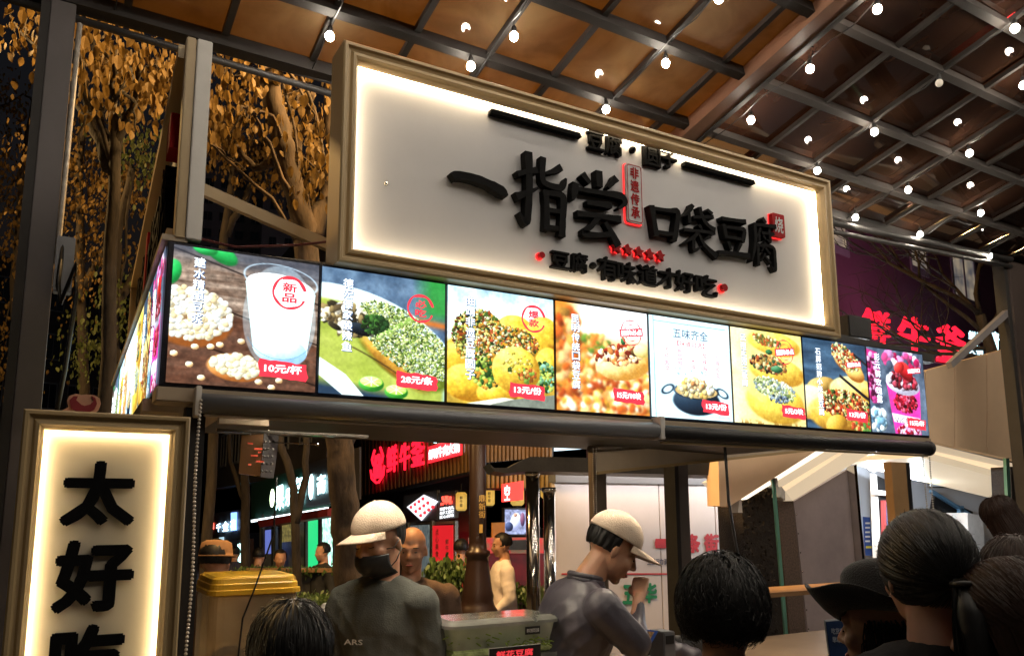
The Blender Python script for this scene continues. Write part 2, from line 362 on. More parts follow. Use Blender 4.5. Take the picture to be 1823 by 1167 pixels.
# tubes below the eave
def tubes(px0, py0, px1, py1, y, r, name, label, m=M_dsteel):
    a = onY(px0, py0, y); b = onY(px1, py1, y)
    return tag(MB().tube([a, (a + b) / 2, b], r, 14).build(name, m, None, True), label, 'tube')
tubes(-60, -35, 640, 160, 4.24, .015, 'steel_tube', 'upper of two dark round tubes running under the canopy eave at upper left')
tubes(-60, -24, 640, 182, 4.20, .019, 'steel_tube', 'lower of two dark round tubes running under the canopy eave at upper left')
tubes(1480, 396, 1800, 462, 4.24, .028, 'steel_tube', 'dark round tube under the eave at the right of the big signboard')
tubes(1480, 412, 1800, 474, 4.24, .02, 'steel_tube', 'thin dark conduit under the eave at the right of the big signboard')
for x in (.38, 1.04): pass
# pillars
pl = empty('canopy_pillar', (-.13, 4.2, 0), 0, 'tall grey steel pillar with a black side and pale conduit left of the stall', 'pillar')
MB().box((-.165, 4.13, 0), (-.06, 4.25, 4.19)).build('shaft', mat('mauve grey paint', (.085, .075, .077), .55, .1, .12, 3, .05), pl, bevel=.004)
MB().box((-.205, 4.135, 0), (-.167, 4.245, 4.19)).build('side_channel', M_blackbeam, pl)
MB().tube([(-.04, 4.14, 4.1), (-.045, 4.13, 3.4), (-.05, 4.13, 2.9), (-.03, 4.13, 2.85)], .012, 8).build('conduit', mat('pale conduit', (.32, .29, .25), .5, 0, .4, 20), pl, True)
MB().box((-.055, 4.10, 2.76), (.02, 4.17, 3.02)).build('junction_box', M_alu, pl, bevel=.004)
MB().tube([(-.03, 4.11, 2.98), (-.035, 4.08, 2.8), (-.02, 4.09, 2.7), (.03, 4.1, 2.9), (.04, 4.09, 2.75), (.02, 4.1, 2.4), (-.01, 4.1, 2.1)], .01, 8).build('cable', M_black, pl, True)
p2 = empty('canopy_pillar', (7.9, 4.2, 0), 0, 'brown steel canopy pillar seen at the right edge under the string lights', 'pillar')
a = onY(1787, 475, 4.3); b = onY(1818, 475, 4.3)
MB().box((a.x, 4.25, 0), (b.x, 4.4, 4.19)).build('shaft', mat('dark brown pillar paint', (.05, .035, .03), .5), p2)
MB().box((a.x - .06, 4.27, 0), (a.x - .004, 4.38, 4.19)).build('side_channel', M_blackbeam, p2)

# string bulbs
M_bulb = emat('lit bulb glass', (1, .88, .72), 125)
M_bulboff = mat('frosted bulb glass', (.7, .66, .6), .2, 0, .05)
HB = -.14
bulbs = [(587, 65), (915, 65), (1185, 113), (1079, 195), (1280, -2), (1562, 17), (1442, 123), (1337, 214), (1557, 235), (1455, 304), (1807, 51), (1822, 152), (1726, 273), (1617, 338), (1523, 387), (1746, 379), (1638, 417), (1787, 475), (1762, 455), (838, 118), (1672, 148)]
proto = None; BUV = []
for i, (px, py) in enumerate(bulbs):
    u, v = canopy_uv(px, py, HB); BUV.append((u, v)); p = RP(u, v, HB)
    off = (px == 1672)
    if proto is None or off:
        t = empty('string_bulb', p, 0, 'lit round bulb hanging from a string under the glass canopy', 'bulb', 'lit bulbs strung under the canopy')
        MB().ell(p, (.0235, .0235, .026), None, 16, 10).build('bulb_glass', M_bulboff if off else M_bulb, t, True)
        MB().lathe(p + Vector((0, 0, .02)), [(0, .013), (.006, .0155), (.03, .015), (.042, .009), (.046, .004)], 12).build('socket', M_black, t, True)
        MB().tube([p + Vector((0, 0, .06)), p + Vector((0, 0, .10))], .0025, 6).build('wire', M_black, t)
        if off: relabel(t, 'unlit grey bulb hanging among the lit ones under the dark glass'); del t['group']
        elif proto is None: proto = t
    else:
        t = copy_tree(proto); t.location = p
# cables that carry them: along the slope
CU = [.1, 1.09, 1.98, 2.9, 3.81, 4.77, 5.74, 6.7, 7.7, 8.7]
for u in CU:   # unseen bulbs added over the viewer's head as front fill light
    for k in range(12):
        v = 1.6 + .46 * k + (u * .37) % .3; p = RP(u, v, HB); c = Vector((EX[0] * p.x + EY[0] * p.y + EZ[0] * (p.z - 1.75), EX[1] * p.x + EY[1] * p.y + EZ[1] * (p.z - 1.75), EX[2] * p.x + EY[2] * p.y + EZ[2] * (p.z - 1.75)))
        if c.z > 0 and (-60 < CX + F * c.x / c.z < 1880) and CY + F * c.y / c.z > -25: continue
        t = copy_tree(proto); t.location = p
BL = {}
for t in [o for o in COL.objects if o.name.startswith('string_bulb') and o.get('group')]:
    q = t.location - Vector((0, OY, Z0)); u = q.dot(cu); k = min(range(len(CU)), key=lambda i: abs(CU[i] - u)); BL.setdefault(k, []).append((q.dot(cw), t))
ORD = ['first', 'second', 'third', 'fourth', 'fifth', 'sixth', 'seventh', 'eighth', 'ninth', 'tenth', 'eleventh', 'twelfth', 'thirteenth', 'fourteenth', 'fifteenth', 'sixteenth', 'seventeenth', 'eighteenth']
for k, l in BL.items():
    for i, (_, t) in enumerate(sorted(l, key=lambda x: x[0])): t['label'] = 'lit bulb, %s up from the eave on the %s light string from the left' % (ORD[i], ORD[k])
for u in CU:
    pts = [RP(u + .012 * math.sin(v * 3 + u), v, -.058 - .035 * math.sin(v * 6.83 + u) ** 2) for v in np.linspace(0, 6.6, 40)]
    tag(MB().tube(pts, .004, 6).build('light_string_cable', M_black), 'black cable of the %s light string from the left, running up the canopy' % ORD[CU.index(u)], 'cable', 'cables of the canopy string lights')
# glowing red shape added above the glass to give its red reflection
rl = empty('red_reflection_shape', (0, 0, 0), 0, 'dull red lantern seen through the dark canopy glass at the top right', 'lantern')
pc = atd(1745, 55, 8.5)
MB().lathe(pc - Vector((0, 0, .35)), [(0, .08), (.02, .16), (.12, .26), (.3, .33), (.45, .32), (.6, .24), (.68, .12)], 20).build('shade', emat('red reflection glow', (.6, .03, .03), 3.5), rl, True)
MB().tube([pc + Vector((0, 0, .33)), pc + Vector((0, 0, .6))], .01, 6).build('hanger', M_black, rl)

# street lamp above the canopy: its light falls on the leaves and through the amber glass
LP = Vector((2.2, 5.0, 6.6))
sl = empty('street_lamp', (LP.x, LP.y, 0), 0, 'tall street lamp with orange light standing behind the canopy', 'street lamp')
PB = onY(1212, 950, 7.4)
MB().tube([(PB.x, 7.4, 0), (PB.x, 7.4, 7.2), (PB.x - .3, 7.2, 7.7), (PB.x - 1.2, 6.6, 7.75), (LP.x, LP.y + .2, 7.0)], [.07, .05, .04, .035, .03], 12).build('pole', M_dsteel, sl, True)
MB().ell((LP.x, LP.y, 6.98), (.16, .28, .09)).build('lamp_head', M_dsteel, sl, True)
def lamp_light(parent, p, e, size):
    l = bpy.data.lights.new('sodium lamp', 'AREA'); l.shape = 'DISK'; l.size = size; l.energy = e; l.color = (1, .6, .22)
    o = bpy.data.objects.new('lamp_light', l); COL.objects.link(o); o.location = p; o.parent = parent; o.matrix_parent_inverse = pmat(parent).inverted()
Q2 = Vector((-2.6, 9.0, 7.5)); sl2 = empty('street_lamp', (Q2.x - .5, Q2.y, 0), 0, 'second orange street lamp beyond the trees at far left', 'street lamp')
MB().tube([(Q2.x - .5, Q2.y, 0), (Q2.x - .5, Q2.y, 7.4), (Q2.x - .3, Q2.y, 7.7), (Q2.x, Q2.y, 7.75)], [.07, .05, .04, .035], 12).build('pole', M_dsteel, sl2, True)
MB().ell((Q2.x, Q2.y, 7.78), (.28, .16, .09)).build('lamp_head', M_dsteel, sl2, True); lamp_light(sl2, Q2 + Vector((0, 0, .17)), 420, .5)
lb = bpy.data.lights.new('sodium lamp', 'AREA'); lb.shape = 'DISK'; lb.size = .9; lb.energy = 390; lb.color = (1, .6, .22)
lo = bpy.data.objects.new('lamp_light', lb); COL.objects.link(lo); lo.location = LP + Vector((0, 0, .17)); lo.parent = sl; lo.matrix_parent_inverse = pmat(sl).inverted()
# ================================================================== painters for the backlit menu prints
def hx(s): return np.array([int(s[i:i + 2], 16) / 255 for i in (0, 2, 4)])
def vnoise(H, Wd, sc, seed, oct=4, ax=1.0, ay=1.0):
    r = np.random.default_rng(seed); out = np.zeros((H, Wd)); amp = 1; tot = 0
    for o in range(oct):
        n = max(2, int(sc * 2 ** o * ay)) + 2; m = max(2, int(sc * 2 ** o * ax)) + 2; g = r.random((n, m))
        y = np.linspace(0, n - 1.001, H); x = np.linspace(0, m - 1.001, Wd); yi = y.astype(int); xi = x.astype(int); fy = (y - yi)[:, None]; fx = (x - xi)[None, :]
        fy = fy * fy * (3 - 2 * fy); fx = fx * fx * (3 - 2 * fx)
        a = g[yi][:, xi]; b = g[yi][:, xi + 1]; c = g[yi + 1][:, xi]; d = g[yi + 1][:, xi + 1]
        out += amp * ((a * (1 - fx) + b * fx) * (1 - fy) + (c * (1 - fx) + d * fx) * fy); tot += amp; amp *= .55
    return out / tot
class Pic:
    def __init__(s, W_, H_, c, seed=0):
        s.H = H_; s.W = W_; s.a = np.ones((H_, W_, 3)) * hx(c); s.Y, s.X = np.mgrid[0:H_, 0:W_]; s.X = (s.X + .5) / W_; s.Y = (s.Y + .5) / H_; s.r = np.random.default_rng(seed)
    def blend(s, m, c): m = np.clip(m, 0, 1)[..., None]; s.a = s.a * (1 - m) + (hx(c) if isinstance(c, str) else c) * m; return s
    def grad(s, m, c0, c1, t): s.blend(m, hx(c0) * (1 - t[..., None]) + hx(c1) * t[..., None])
    def ell(s, cx, cy, rx, ry, ang=0, soft=.06):
        a = math.radians(ang); dx = s.X - cx; dy = s.Y - cy; x = (dx * math.cos(a) + dy * math.sin(a)) / rx; y = (-dx * math.sin(a) + dy * math.cos(a)) / ry
        d = np.sqrt(x * x + y * y); return np.clip((1 - d) / soft, 0, 1), x, y, d
    def ball(s, cx, cy, rx, ry, c, hi, lo, ang=0, soft=.1, tex=0, seed=1):
        m, x, y, d = s.ell(cx, cy, rx, ry, ang, soft); sh = np.clip(.5 - .35 * x - .45 * y - .25 * d * d, 0, 1)
        if tex: sh = np.clip(sh + tex * (vnoise(s.H, s.W, 22, seed) - .5), 0, 1)
        t = sh[..., None]; col = np.where(t < .5, hx(lo) * (1 - 2 * t) + hx(c) * 2 * t, hx(c) * (2 - 2 * t) + hx(hi) * (2 * t - 1)); s.blend(m, col); return m
    def bits(s, n, cx, cy, rx, ry, cols, r0, r1, ang=0, elong=1.4, mask=None, sh=.35, pw=.5):
        "many small shaded morsels scattered in an ellipse"
        A = math.radians(ang)
        for i in range(n):
            q = s.r.random() ** pw; t = s.r.random() * 2 * math.pi; ux = q * math.cos(t) * rx; uy = q * math.sin(t) * ry
            x0 = cx + ux * math.cos(A) - uy * math.sin(A); y0 = cy + ux * math.sin(A) + uy * math.cos(A)
            if mask is not None and 0 <= x0 < 1 and 0 <= y0 < 1 and mask[int(y0 * s.H), int(x0 * s.W)] < .5: continue
            r = s.r.uniform(r0, r1); e = s.r.uniform(1, elong); a = s.r.random() * math.pi; c = hx(cols[s.r.integers(len(cols))])
            R_ = r * e * 1.3; i0 = max(int((x0 - R_) * s.W), 0); i1 = min(int((x0 + R_) * s.W) + 2, s.W); j0 = max(int((y0 - R_) * s.H), 0); j1 = min(int((y0 + R_) * s.H) + 2, s.H)
            if i0 >= i1 or j0 >= j1: continue
            X = s.X[j0:j1, i0:i1] - x0; Y = s.Y[j0:j1, i0:i1] - y0; x = (X * math.cos(a) + Y * math.sin(a)) / (r * e); y = (-X * math.sin(a) + Y * math.cos(a)) / r
            d = np.sqrt(x * x + y * y); m = np.clip((1.05 - d) / .3, 0, 1)[..., None]; l = np.clip(1 + sh * (-(X + Y) / r * .6) - sh * d * d * .5, .2, 1.5)[..., None]
            s.a[j0:j1, i0:i1] = s.a[j0:j1, i0:i1] * (1 - m) + np.clip(c * l, 0, 1) * m
        return s
    def blur(s, k=1):
        for _ in range(k):
            a = np.pad(s.a, ((1, 1), (1, 1), (0, 0)), 'edge'); s.a = (a[1:-1, 1:-1] * 2 + a[:-2, 1:-1] + a[2:, 1:-1] + a[1:-1, :-2] + a[1:-1, 2:]) / 6
        return s
    def tex(s, amp, sc=20, seed=3, mask=1.0): s.a = np.clip(s.a * (1 + amp * (vnoise(s.H, s.W, sc, seed)[..., None] - .5) * 2 * (mask if np.isscalar(mask) else mask[..., None])), 0, 1); return s
    def poly(s, pts, c, soft=1.0):
        m = np.ones((s.H, s.W)); n = len(pts)
        for i in range(n):
            x0, y0 = pts[i]; x1, y1 = pts[(i + 1) % n]; d = ((x1 - x0) * (s.Y - y0) - (y1 - y0) * (s.X - x0)) / math.hypot(x1 - x0, y1 - y0); m = np.minimum(m, np.clip(d * s.W / soft + .5, 0, 1))
        s.blend(m, c); return m
def pic_soy(W_, H_):
    p = Pic(W_, H_, '8a6f5c', 1); y = p.Y * .95 - p.X * .28
    n = vnoise(H_, W_, 5, 11, 5, .5, 6); t = np.clip(n * 1.5 - .3, 0, 1)
    p.grad(np.ones_like(t), '5b4436', 'b9a28d', t); p.blend(np.clip((y - .32) * 40, 0, 1) * .75, '4f2b1c'); p.tex(.35, 30, 5)
    for k in (.02, .32, .62): p.blend(np.exp(-((y - k) / .006) ** 2), '1c0f0a')
    p.blend(np.clip((.13 - p.Y + .1 * p.X) * 8, 0, 1) * .6, '2f3f55')
    p.ball(.31, .02, .13, .07, '1fae4e', '6ee88a', '0c6a2c', 30, .15); p.ball(.20, .0, .09, .05, '2fbf5e', '8cf0a0', '0c6a2c', 10, .15); p.ball(.0, .2, .06, .1, '1fae4e', '5ed87a', '0c6a2c', 10, .15)
    p.ball(.12, .53, .30, .215, 'd18a45', 'f2bd7a', '8a4a1c', 8); m, *_ = p.ell(.13, .49, .265, .185, 8); p.blend(m, '8a6a48')
    p.bits(330, .13, .49, .27, .185, ['fff6e0', 'f6e6c0', 'fffdf2', 'e9cf9c'], .019, .026, 8, 1.25)
    m, *_ = p.ell(.73, .46, .262, .42, 0, .03); p.blend(m * .35, 'd8f4ff')
    g = np.clip((p.Y - .16) / .05, 0, 1) * m; p.poly([(.48, .2), (.98, .24), (.93, .72), (.72, .80), (.55, .70)], 'e2fffb')
    p.ball(.73, .215, .25, .10, 'f6fffd', 'ffffff', 'd7f6f4', 6, .03); p.ball(.74, .7, .195, .115, 'e2fffb', 'f4ffff', '8fb6d8', 6, .05)
    mm, x, y2, d = p.ell(.73, .16, .262, .115, 6, .03); p.blend(np.exp(-((d - 1) / .03) ** 2) * .7, 'cfeaf8')
    mm, x, y2, d = p.ell(.735, .56, .235, .21, 6); p.blend(np.exp(-((d - 1) / .012) ** 2) * (p.Y > .62) * .7, '5d86a8')
    p.poly([(.55, .78), (.8, .82), (1.02, .74), (1.02, .80), (.8, .88), (.56, .9)], 'cf8a4a')
    p.ball(.44, .86, .2, .105, 'd9924f', 'f4c184', '9a5622', 5); m, *_ = p.ell(.445, .845, .165, .08, 5); p.blend(m, '7d5a35')
    p.bits(90, .445, .845, .165, .08, ['fff2cf', 'f2dca4', 'f9e9c0'], .02, .027, 5, 1.2)
    for q in [(.04, .79), (.14, .86), (.17, .73), (.27, .72), (.33, .70), (.47, .66), (.22, .95), (.74, .93), (.69, .985), (.6, .95)]: p.ball(q[0], q[1], .027, .022, 'f6e6c0', 'fffdf2', 'b78d58')
    return p.a
def pic_fish(W_, H_):
    p = Pic(W_, H_, '36506a', 2); p.grad(np.ones((H_, W_)), '22344c', '7b96ad', vnoise(H_, W_, 8, 4, 4)); 
    p.blend(np.clip((p.X - .72) * 6, 0, 1) * np.clip((.38 - p.Y) * 8, 0, 1), '2f8a3c'); p.blend(np.exp(-((p.Y - .27 - .1 * p.X) / .03) ** 2) * (p.X > .7), 'c0692c')
    p.ball(.3, .72, .9, .56, 'dff7f2', 'f4fffc', 'a8cfc8', 18, .02); m, *_ = p.ell(.22, .78, .82, .5, 20, .05); p.grad(m, '86962e', 'c2c860', vnoise(H_, W_, 4, 6)); 
    p.blend(np.clip((p.Y - .86 - p.X * .12) * 12, 0, 1) * (p.X < .6), '22364a'); p.poly([(0, .72), (.2, .84), (.36, 1.02), (.2, 1.02), (0, .86)], 'e6f6ee')
    p.ball(.66, .60, .50, .25, '9bb53a', 'dfe98a', '5b6a1c', 33, .1, .8, 5); p.ball(.58, .70, .40, .12, 'd9a13a', 'f7d77a', '8c5a18', 38, .3, .6, 7)
    m, *_ = p.ell(.66, .56, .48, .21, 33)
    p.bits(3600, .68, .53, .46, .21, ['6f8a3e', '9fb25a', 'd3d890', '4f6a2a', 'e9efc8', 'b7bf6f', '3c4f20', 'a8b8a0'], .004, .010, 33, 2.4)
    p.bits(240, .2, .40, .2, .1, ['d9c9a8', '5b4a30', 'f2e6cc', '8a7448', '2a2418'], .01, .03, 15, 3)
    p.ball(.3, .47, .1, .05, '101820', '33404a', '05080c', 15); p.bits(120, .42, .42, .1, .08, ['20401c', '3c6a28', '14280f'], .01, .022)
    for i in range(14): t = i / 14; p.bits(6, .45 + .3 * t, .52 - .2 * t, .02, .015, ['c9dc8a', '8fb050'], .008, .014)
    for i in range(40): x = .25 + .55 * i / 40; p.blend(np.exp(-(((p.Y - (.62 + .42 * (x - .25) + .25 * (x - .25) ** 2)) / .004) ** 2)) * np.exp(-((p.X - x) / .012) ** 2), '3a2c14')
    for q in [(.40, .90, .105), (.60, .95, .10)]:
        p.ball(q[0], q[1], q[2], q[2] * .62, '4fae3c', '8fe070', '1f6a1c', 0); p.ball(q[0], q[1] - .018, q[2] * .88, q[2] * .42, 'd6ee7a', 'f2fbb0', 'a7cf4a', 0)
        for k in range(8): a = k * math.pi / 4; p.blend(np.exp(-((((p.X - q[0]) * math.sin(a) - (p.Y - q[1] + .018) * 1.9 * math.cos(a)) / .004) ** 2)) * (np.hypot((p.X - q[0]), (p.Y - q[1] + .018) * 2) < q[2] * .75) * .7, 'f8ffe0')
    return p.a
def pic_balls(W_, H_, side=False):
    p = Pic(W_, H_, 'cfe9ef', 3); p.grad(np.ones((H_, W_)), 'b8dcea', 'eefaf6', np.clip(p.Y * 3, 0, 1)); 
    p.blend(np.clip((p.Y - .42) * 8, 0, 1), 'caa238'); p.tex(.3, 8, 4)
    for q in [(.12, .62, .17, .2), (.34, .42, .24, .22), (.62, .35, .2, .17), (.9, .38, .2, .22), (.2, .82, .25, .17), (.95, .62, .15, .18), (.45, .9, .2, .12)]:
        p.ball(*q, 'e6b832', 'ffe77a', '9a6412', 0, .08, .5, 7)
    p.bits(1500, .28, .42, .24, .24, ['3f5a22', '6c7f2c', 'c98b30', '8a3a18', 'f0d27a', 'b7b95a', '1f2a12', 'e9dfb0', '5a2a10'], .006, .016, 0, 2)
    p.bits(1100, .55, .45, .3, .15, ['3f5a22', '8a4a18', 'c98b30', 'f0d27a', 'b6502c', 'e9dfb0', '233a1c', 'a8781c'], .006, .015, 0, 2)
    p.bits(200, .35, .72, .13, .14, ['2f5a22', '6c8f2c', 'c98b30', 'b7c95a', '1f3a16'], .011, .022)
    p.bits(160, .9, .72, .12, .14, ['2f5a22', '6c9f6c', '8cc0a0', 'b7c95a', '1f3a16'], .011, .022)
    p.ball(.63, .68, .235, .215, 'efc641', 'fff09a', 'a06c18', 0, .05, .45, 8)
    m, *_ = p.ell(.63, .68, .2, .18); p.bits(60, .74, .72, .09, .06, ['c0622a', 'e9a04a', '7a9a3a', '8a4a18'], .01, .02, mask=m); p.bits(50, .62, .62, .16, .1, ['c9b040', 'a8952c', 'f6e08a'], .008, .014, mask=m); p.bits(8, .57, .68, .02, .02, ['4a5a20'], .01, .016)
    p.poly([(0, .9), (.5, .93), (1.02, .82), (1.02, 1.02), (0, 1.02)], 'f0ecd2'); p.poly([(.3, 1.02), (.6, .94), (1.02, .87), (1.02, 1.02)], '7a7f70'); p.tex(.12, 30, 9)
    return p.a
def pic_pocket(W_, H_):
    p = Pic(W_, H_, 'c9792c', 4); p.blend(np.clip((.42 - p.Y) * 5, 0, 1) * np.clip((p.X - .1) * 5, 0, 1), 'fff6ea'); 
    p.bits(420, .5, .75, .6, .3, ['e8973c', 'f8c47a', 'c35a20', 'ffdfae', '9a3c18', 'f2a85a', 'd8842c', 'fff0d2', 'e07830', 'b0802a'], .02, .05, 0, 2.2, sh=.3)
    p.bits(90, .08, .35, .16, .3, ['d9823a', 'f0b070', '9a3c14', 'b8561e', 'a0702c'], .03, .06, 0, 2)
    p.bits(60, .4, .35, .14, .08, ['f0b060', 'e07a30', '5a7a2a'], .02, .035, 0, 1.6)
    p.blur(5)
    p.ball(.72, .52, .32, .165, 'e8cf86', 'fff2c2', 'a8742c', -8, .06, .3, 3)
    p.bits(170, .68, .44, .25, .085, ['c9763a', 'e9a86a', '8a2c18', 'f6cf9a', '5a1c10', 'ffe6bc'], .016, .03, -8, 1.7)
    p.ball(.85, .4, .05, .04, '4a3018', '8a6a3a', '1f140a'); p.ball(.72, .3, .03, .04, '2f6a3a', '5a9a5a', '12301a')
    p.ball(.93, .38, .1, .07, 'd9c88a', 'f6ecbc', 'a89048', 0)
    p.a = np.clip(p.a * 1.12, 0, 1); return p.a
def pic_pan(W_, H_):
    p = Pic(W_, H_, 'dcf6fb', 5); p.tex(.03, 5)
    for x in (.05, .955): p.blend(np.exp(-((p.X - x) / .003) ** 2), '7fb2c8')
    for y in (.05, .965): p.blend(np.exp(-((p.Y - y) / .003) ** 2) * (p.X > .05) * (p.X < .955), '7fb2c8')
    for x, a in ((.2, -25), (.88, 25)):
        m, _, _, d = p.ell(x, .72, .09, .045, a); p.blend(np.exp(-((d - .8) / .18) ** 2), '14283a')
    p.ball(.55, .82, .31, .15, '1d2f40', '4a6276', '0a1420', 0); p.ball(.55, .72, .30, .085, '2c4256', '50687c', '101c28', 0); m, *_ = p.ell(.55, .72, .27, .07); p.blend(m, 'c9a86a')
    p.bits(110, .55, .69, .22, .09, ['f0d48a', 'fae7b2', 'd9ae5a', 'fff2cf'], .024, .034, 0, 1.1, sh=.6); p.bits(40, .55, .64, .1, .05, ['f0c48a', 'fae7b2', 'e0985a'], .02, .03, 0, 1.1, sh=.6)
    for i in range(12): q = p.r.random(2); p.ball(.3 + .5 * q[0], .5 + .1 * q[1], .006, .008, '7f9a9a', 'a0b0b0', '406060')
    return p.a
def pic_three(W_, H_):
    p = Pic(W_, H_, 'e8c96a', 6); p.grad(np.ones((H_, W_)), 'e0bd62', 'fbeeb0', vnoise(H_, W_, 5, 8)); p.blend(np.clip((.3 - p.X) * 4, 0, 1) * .5, 'fff8e0')
    p.ball(.6, .12, .4, .14, 'f0d050', 'fff3a2', 'c0902c', 5, .1, .4); p.bits(130, .5, .1, .2, .05, ['8a6a2a', 'c05a2a', '5a7a3a', 'f0e0a0'], .012, .022, 8)
    p.ball(.62, .42, .42, .17, 'f2d455', 'fff3a2', 'b07c24', 6, .1, .4); p.bits(360, .5, .35, .26, .09, ['7a3c1c', 'b5552a', 'e0a050', '3a5a34', 'f6d896', '2a1c18', 'a08040'], .012, .026, 6, 1.6)
    p.ball(.52, .22, .05, .03, '2c6a3a', '60a060', '123018'); p.ball(.62, .4, .09, .04, '3a7a4a', '9ad0a0', '1a3a24')
    p.ball(.58, .76, .44, .24, 'f4d858', 'fff6a8', 'b98a2a', 8, .1, .4); p.bits(330, .58, .62, .3, .11, ['a8b87a', 'd9e0b8', '6a7a44', 'f0f0d0', '8a9a9c', 'c8d090'], .01, .022, 12, 1.4)
    p.bits(40, .63, .72, .13, .04, ['33404a', '6a7a8c', 'a0b0b8'], .012, .02)
    p.blend(np.clip((p.Y - .95) * 20, 0, 1) * (vnoise(H_, W_, 20, 3) > .5) * .7, '8a5a18'); return p.a
def pic_stone(W_, H_):
    p = Pic(W_, H_, '2b4560', 7); p.grad(np.ones((H_, W_)), '18283a', '54748e', vnoise(H_, W_, 4, 2, 3, .6, 3)); 
    p.ball(.25, .52, .24, .1, 'c9a050', 'f0d890', '6a4a1c', -10); p.ball(.05, .72, .35, .2, 'f4e8b0', 'fffce0', 'b08a3a'); p.ball(.75, .55, .4, .18, 'f2d87a', 'fff6c0', 'b08028', 0, .1, .3)
    p.ball(.7, .24, .26, .12, 'e8b868', 'fff0b8', '8a4a1c', 25, .1, .5); p.ball(.8, .34, .17, .1, 'f0c46a', 'ffeaa8', '9a5a1c', 20)
    p.bits(260, .66, .17, .24, .12, ['c0562c', 'e8b060', 'a83a20', '5a6a34', 'f6dc9a', '8a3018', 'd8e0a8'], .010, .022, 25, 1.8)
    p.poly([(.55, .37), (1.02, .62), (1.02, .67), (.54, .40)], '1c1418'); p.poly([(.8, .1), (1.02, .22), (1.02, .25), (.8, .13)], '221a1c')
    p.ball(.6, .82, .6, .25, 'e0b040', 'ffe890', '7a4a14', 0, .1, .4); p.bits(900, .62, .72, .4, .16, ['b5381e', '6a2010', 'e8b25a', '4a6a2c', 'f2dc9c', '2a1810', 'c86a30'], .010, .024, 5, 1.9)
    p.ball(.45, .95, .18, .12, 'd9a838', 'f6dc80', '8a5a18', -15); p.bits(60, .9, .95, .2, .06, ['5a8a3c', 'e0b060', 'c04a28'], .02, .03); return p.a
def pic_rose(W_, H_):
    p = Pic(W_, H_, '3a4658', 8); p.grad(np.ones((H_, W_)), '1c2636', '8595a8', vnoise(H_, W_, 7, 6)); 
    p.poly([(0, .02), (.18, .05), (.16, .66), (.06, .66), (0, .6)], 'c22a78'); p.bits(90, .08, .35, .1, .3, ['e0489a', '7a1440', 'f6b0d8', '4a1030'], .02, .04)
    p.bits(60, .6, .1, .35, .1, ['b01c50', 'd890c8', '4a5468', 'f4e0f0', 'e04a88'], .03, .06); p.bits(60, .12, .85, .14, .13, ['c8e8f4', '7aa8c0', 'f0ffff', '54748c'], .03, .05, sh=.5)
    m = p.poly([(.30, .38), (.90, .42), (.86, 1.02), (.40, 1.02)], 'e83aa0'); p.tex(.15, 6, 5, m)
    p.bits(230, .62, .62, .2, .11, ['8a1022', 'd01c34', '3a0a14', 'f06a8a', 'e03048'], .014, .03, mask=m); p.bits(120, .64, .96, .2, .06, ['b01430', 'f4a0c8', '8a1022', 'ffe0f0'], .02, .03, mask=m)
    p.poly([(.36, .76), (.86, .80), (.84, .90), (.39, .86)], 'f4ecf0')
    p.ball(.60, .40, .31, .135, 'f2f0f4', 'ffffff', 'a8a0b0', 5, .05); p.ball(.60, .37, .27, .105, '6a1420', '8a2030', '3a0a10', 5)
    p.bits(90, .6, .36, .25, .09, ['7a1a24', 'b04050', 'f0d8e8', '4a0c14', 'e8b8d0', 'a02030'], .03, .05, 5, 1.2, sh=.7)
    p.ball(.66, .24, .15, .10, 'c01c20', 'f0504a', '6a0c10', 40, .08); p.ball(.55, .2, .1, .07, 'd8302c', 'ff7a6a', '8a1414', -20, .08); return p.a

# ================================================================== the menu light box along the eaves of the stall
YS = 2.8; XS0 = .295; XS1 = 4.31; ZT = 2.645; ZB = 2.18
M_frame = mat('blue black screen frame', (.010, .010, .02), .35, 0, .2)
M_beige = mat('beige painted soffit', (.36, .29, .21), .5, 0, .08, 3, .04)
menu = empty('menu_light_box', (XS0, YS, ZB), 0, 'long row of glowing food photo menu screens wrapped round the stall corner', 'menu board')
MB().box((XS0 - .012, YS + .012, ZB - .012), (XS1 + .012, YS + .12, ZT + .012)).build('front_case', M_frame, menu, bevel=.003)
side_d = ray(117, 925); side_d.z = 0; side_d.normalize(); SLEN = 3.5
sn = Vector((-side_d.y, side_d.x, 0))
if sn.x > 0: sn = -sn
a0 = Vector((XS0 - .012, YS + .016, ZB - .012))
MB().prism([a0, a0 + side_d * SLEN, a0 + side_d * SLEN - sn * .1, a0 - sn * .1], (0, 0, ZT - ZB + .024)).build('side_case', M_frame, menu)
a1 = Vector((XS0 - .012, YS + .012, ZT + .014)) + sn * .02
MB().prism([a1, a1 + side_d * SLEN, a1 + side_d * SLEN - sn * .08, a1 - sn * .08], (0, 0, .02)).build('side_trim', M_beige, menu)
a2 = Vector((XS0 - .03, YS - .005, ZB - .075))
MB().box((XS0 - .02, YS + .004, ZB - .062), (XS1 + .012, YS + .12, ZB - .014)).build('bottom_ledge', M_beige, menu, bevel=.004)
a2 = Vector((XS0 - .03, YS + .32, ZB - .06))
MB().prism([a2, a2 + side_d * SLEN, a2 + side_d * SLEN - sn * .28, a2 - sn * .28], (0, 0, .045)).build('side_ledge', M_beige, menu)
pics = [pic_soy, pic_fish, pic_balls, pic_pocket, pic_pan, pic_three, pic_stone, pic_rose]
res = [(190, 176), (170, 160), (150, 144), (130, 126), (110, 110), (96, 100), (88, 96), (80, 90)]
names = ['建水精酿豆浆', '德宏傣家酸辣鱼', '曲靖非遗豆腐圆子', '昆明传统口袋豆腐', None, '云南正宗三板腐', '石屏招牌小米辣豆腐', '彩云鲜玫瑰露']
price = ['10元/杯', '28元/条', '13元/份', '15元/10块', '13元/份', '5元/3块', '13元/份', '15元/杯']
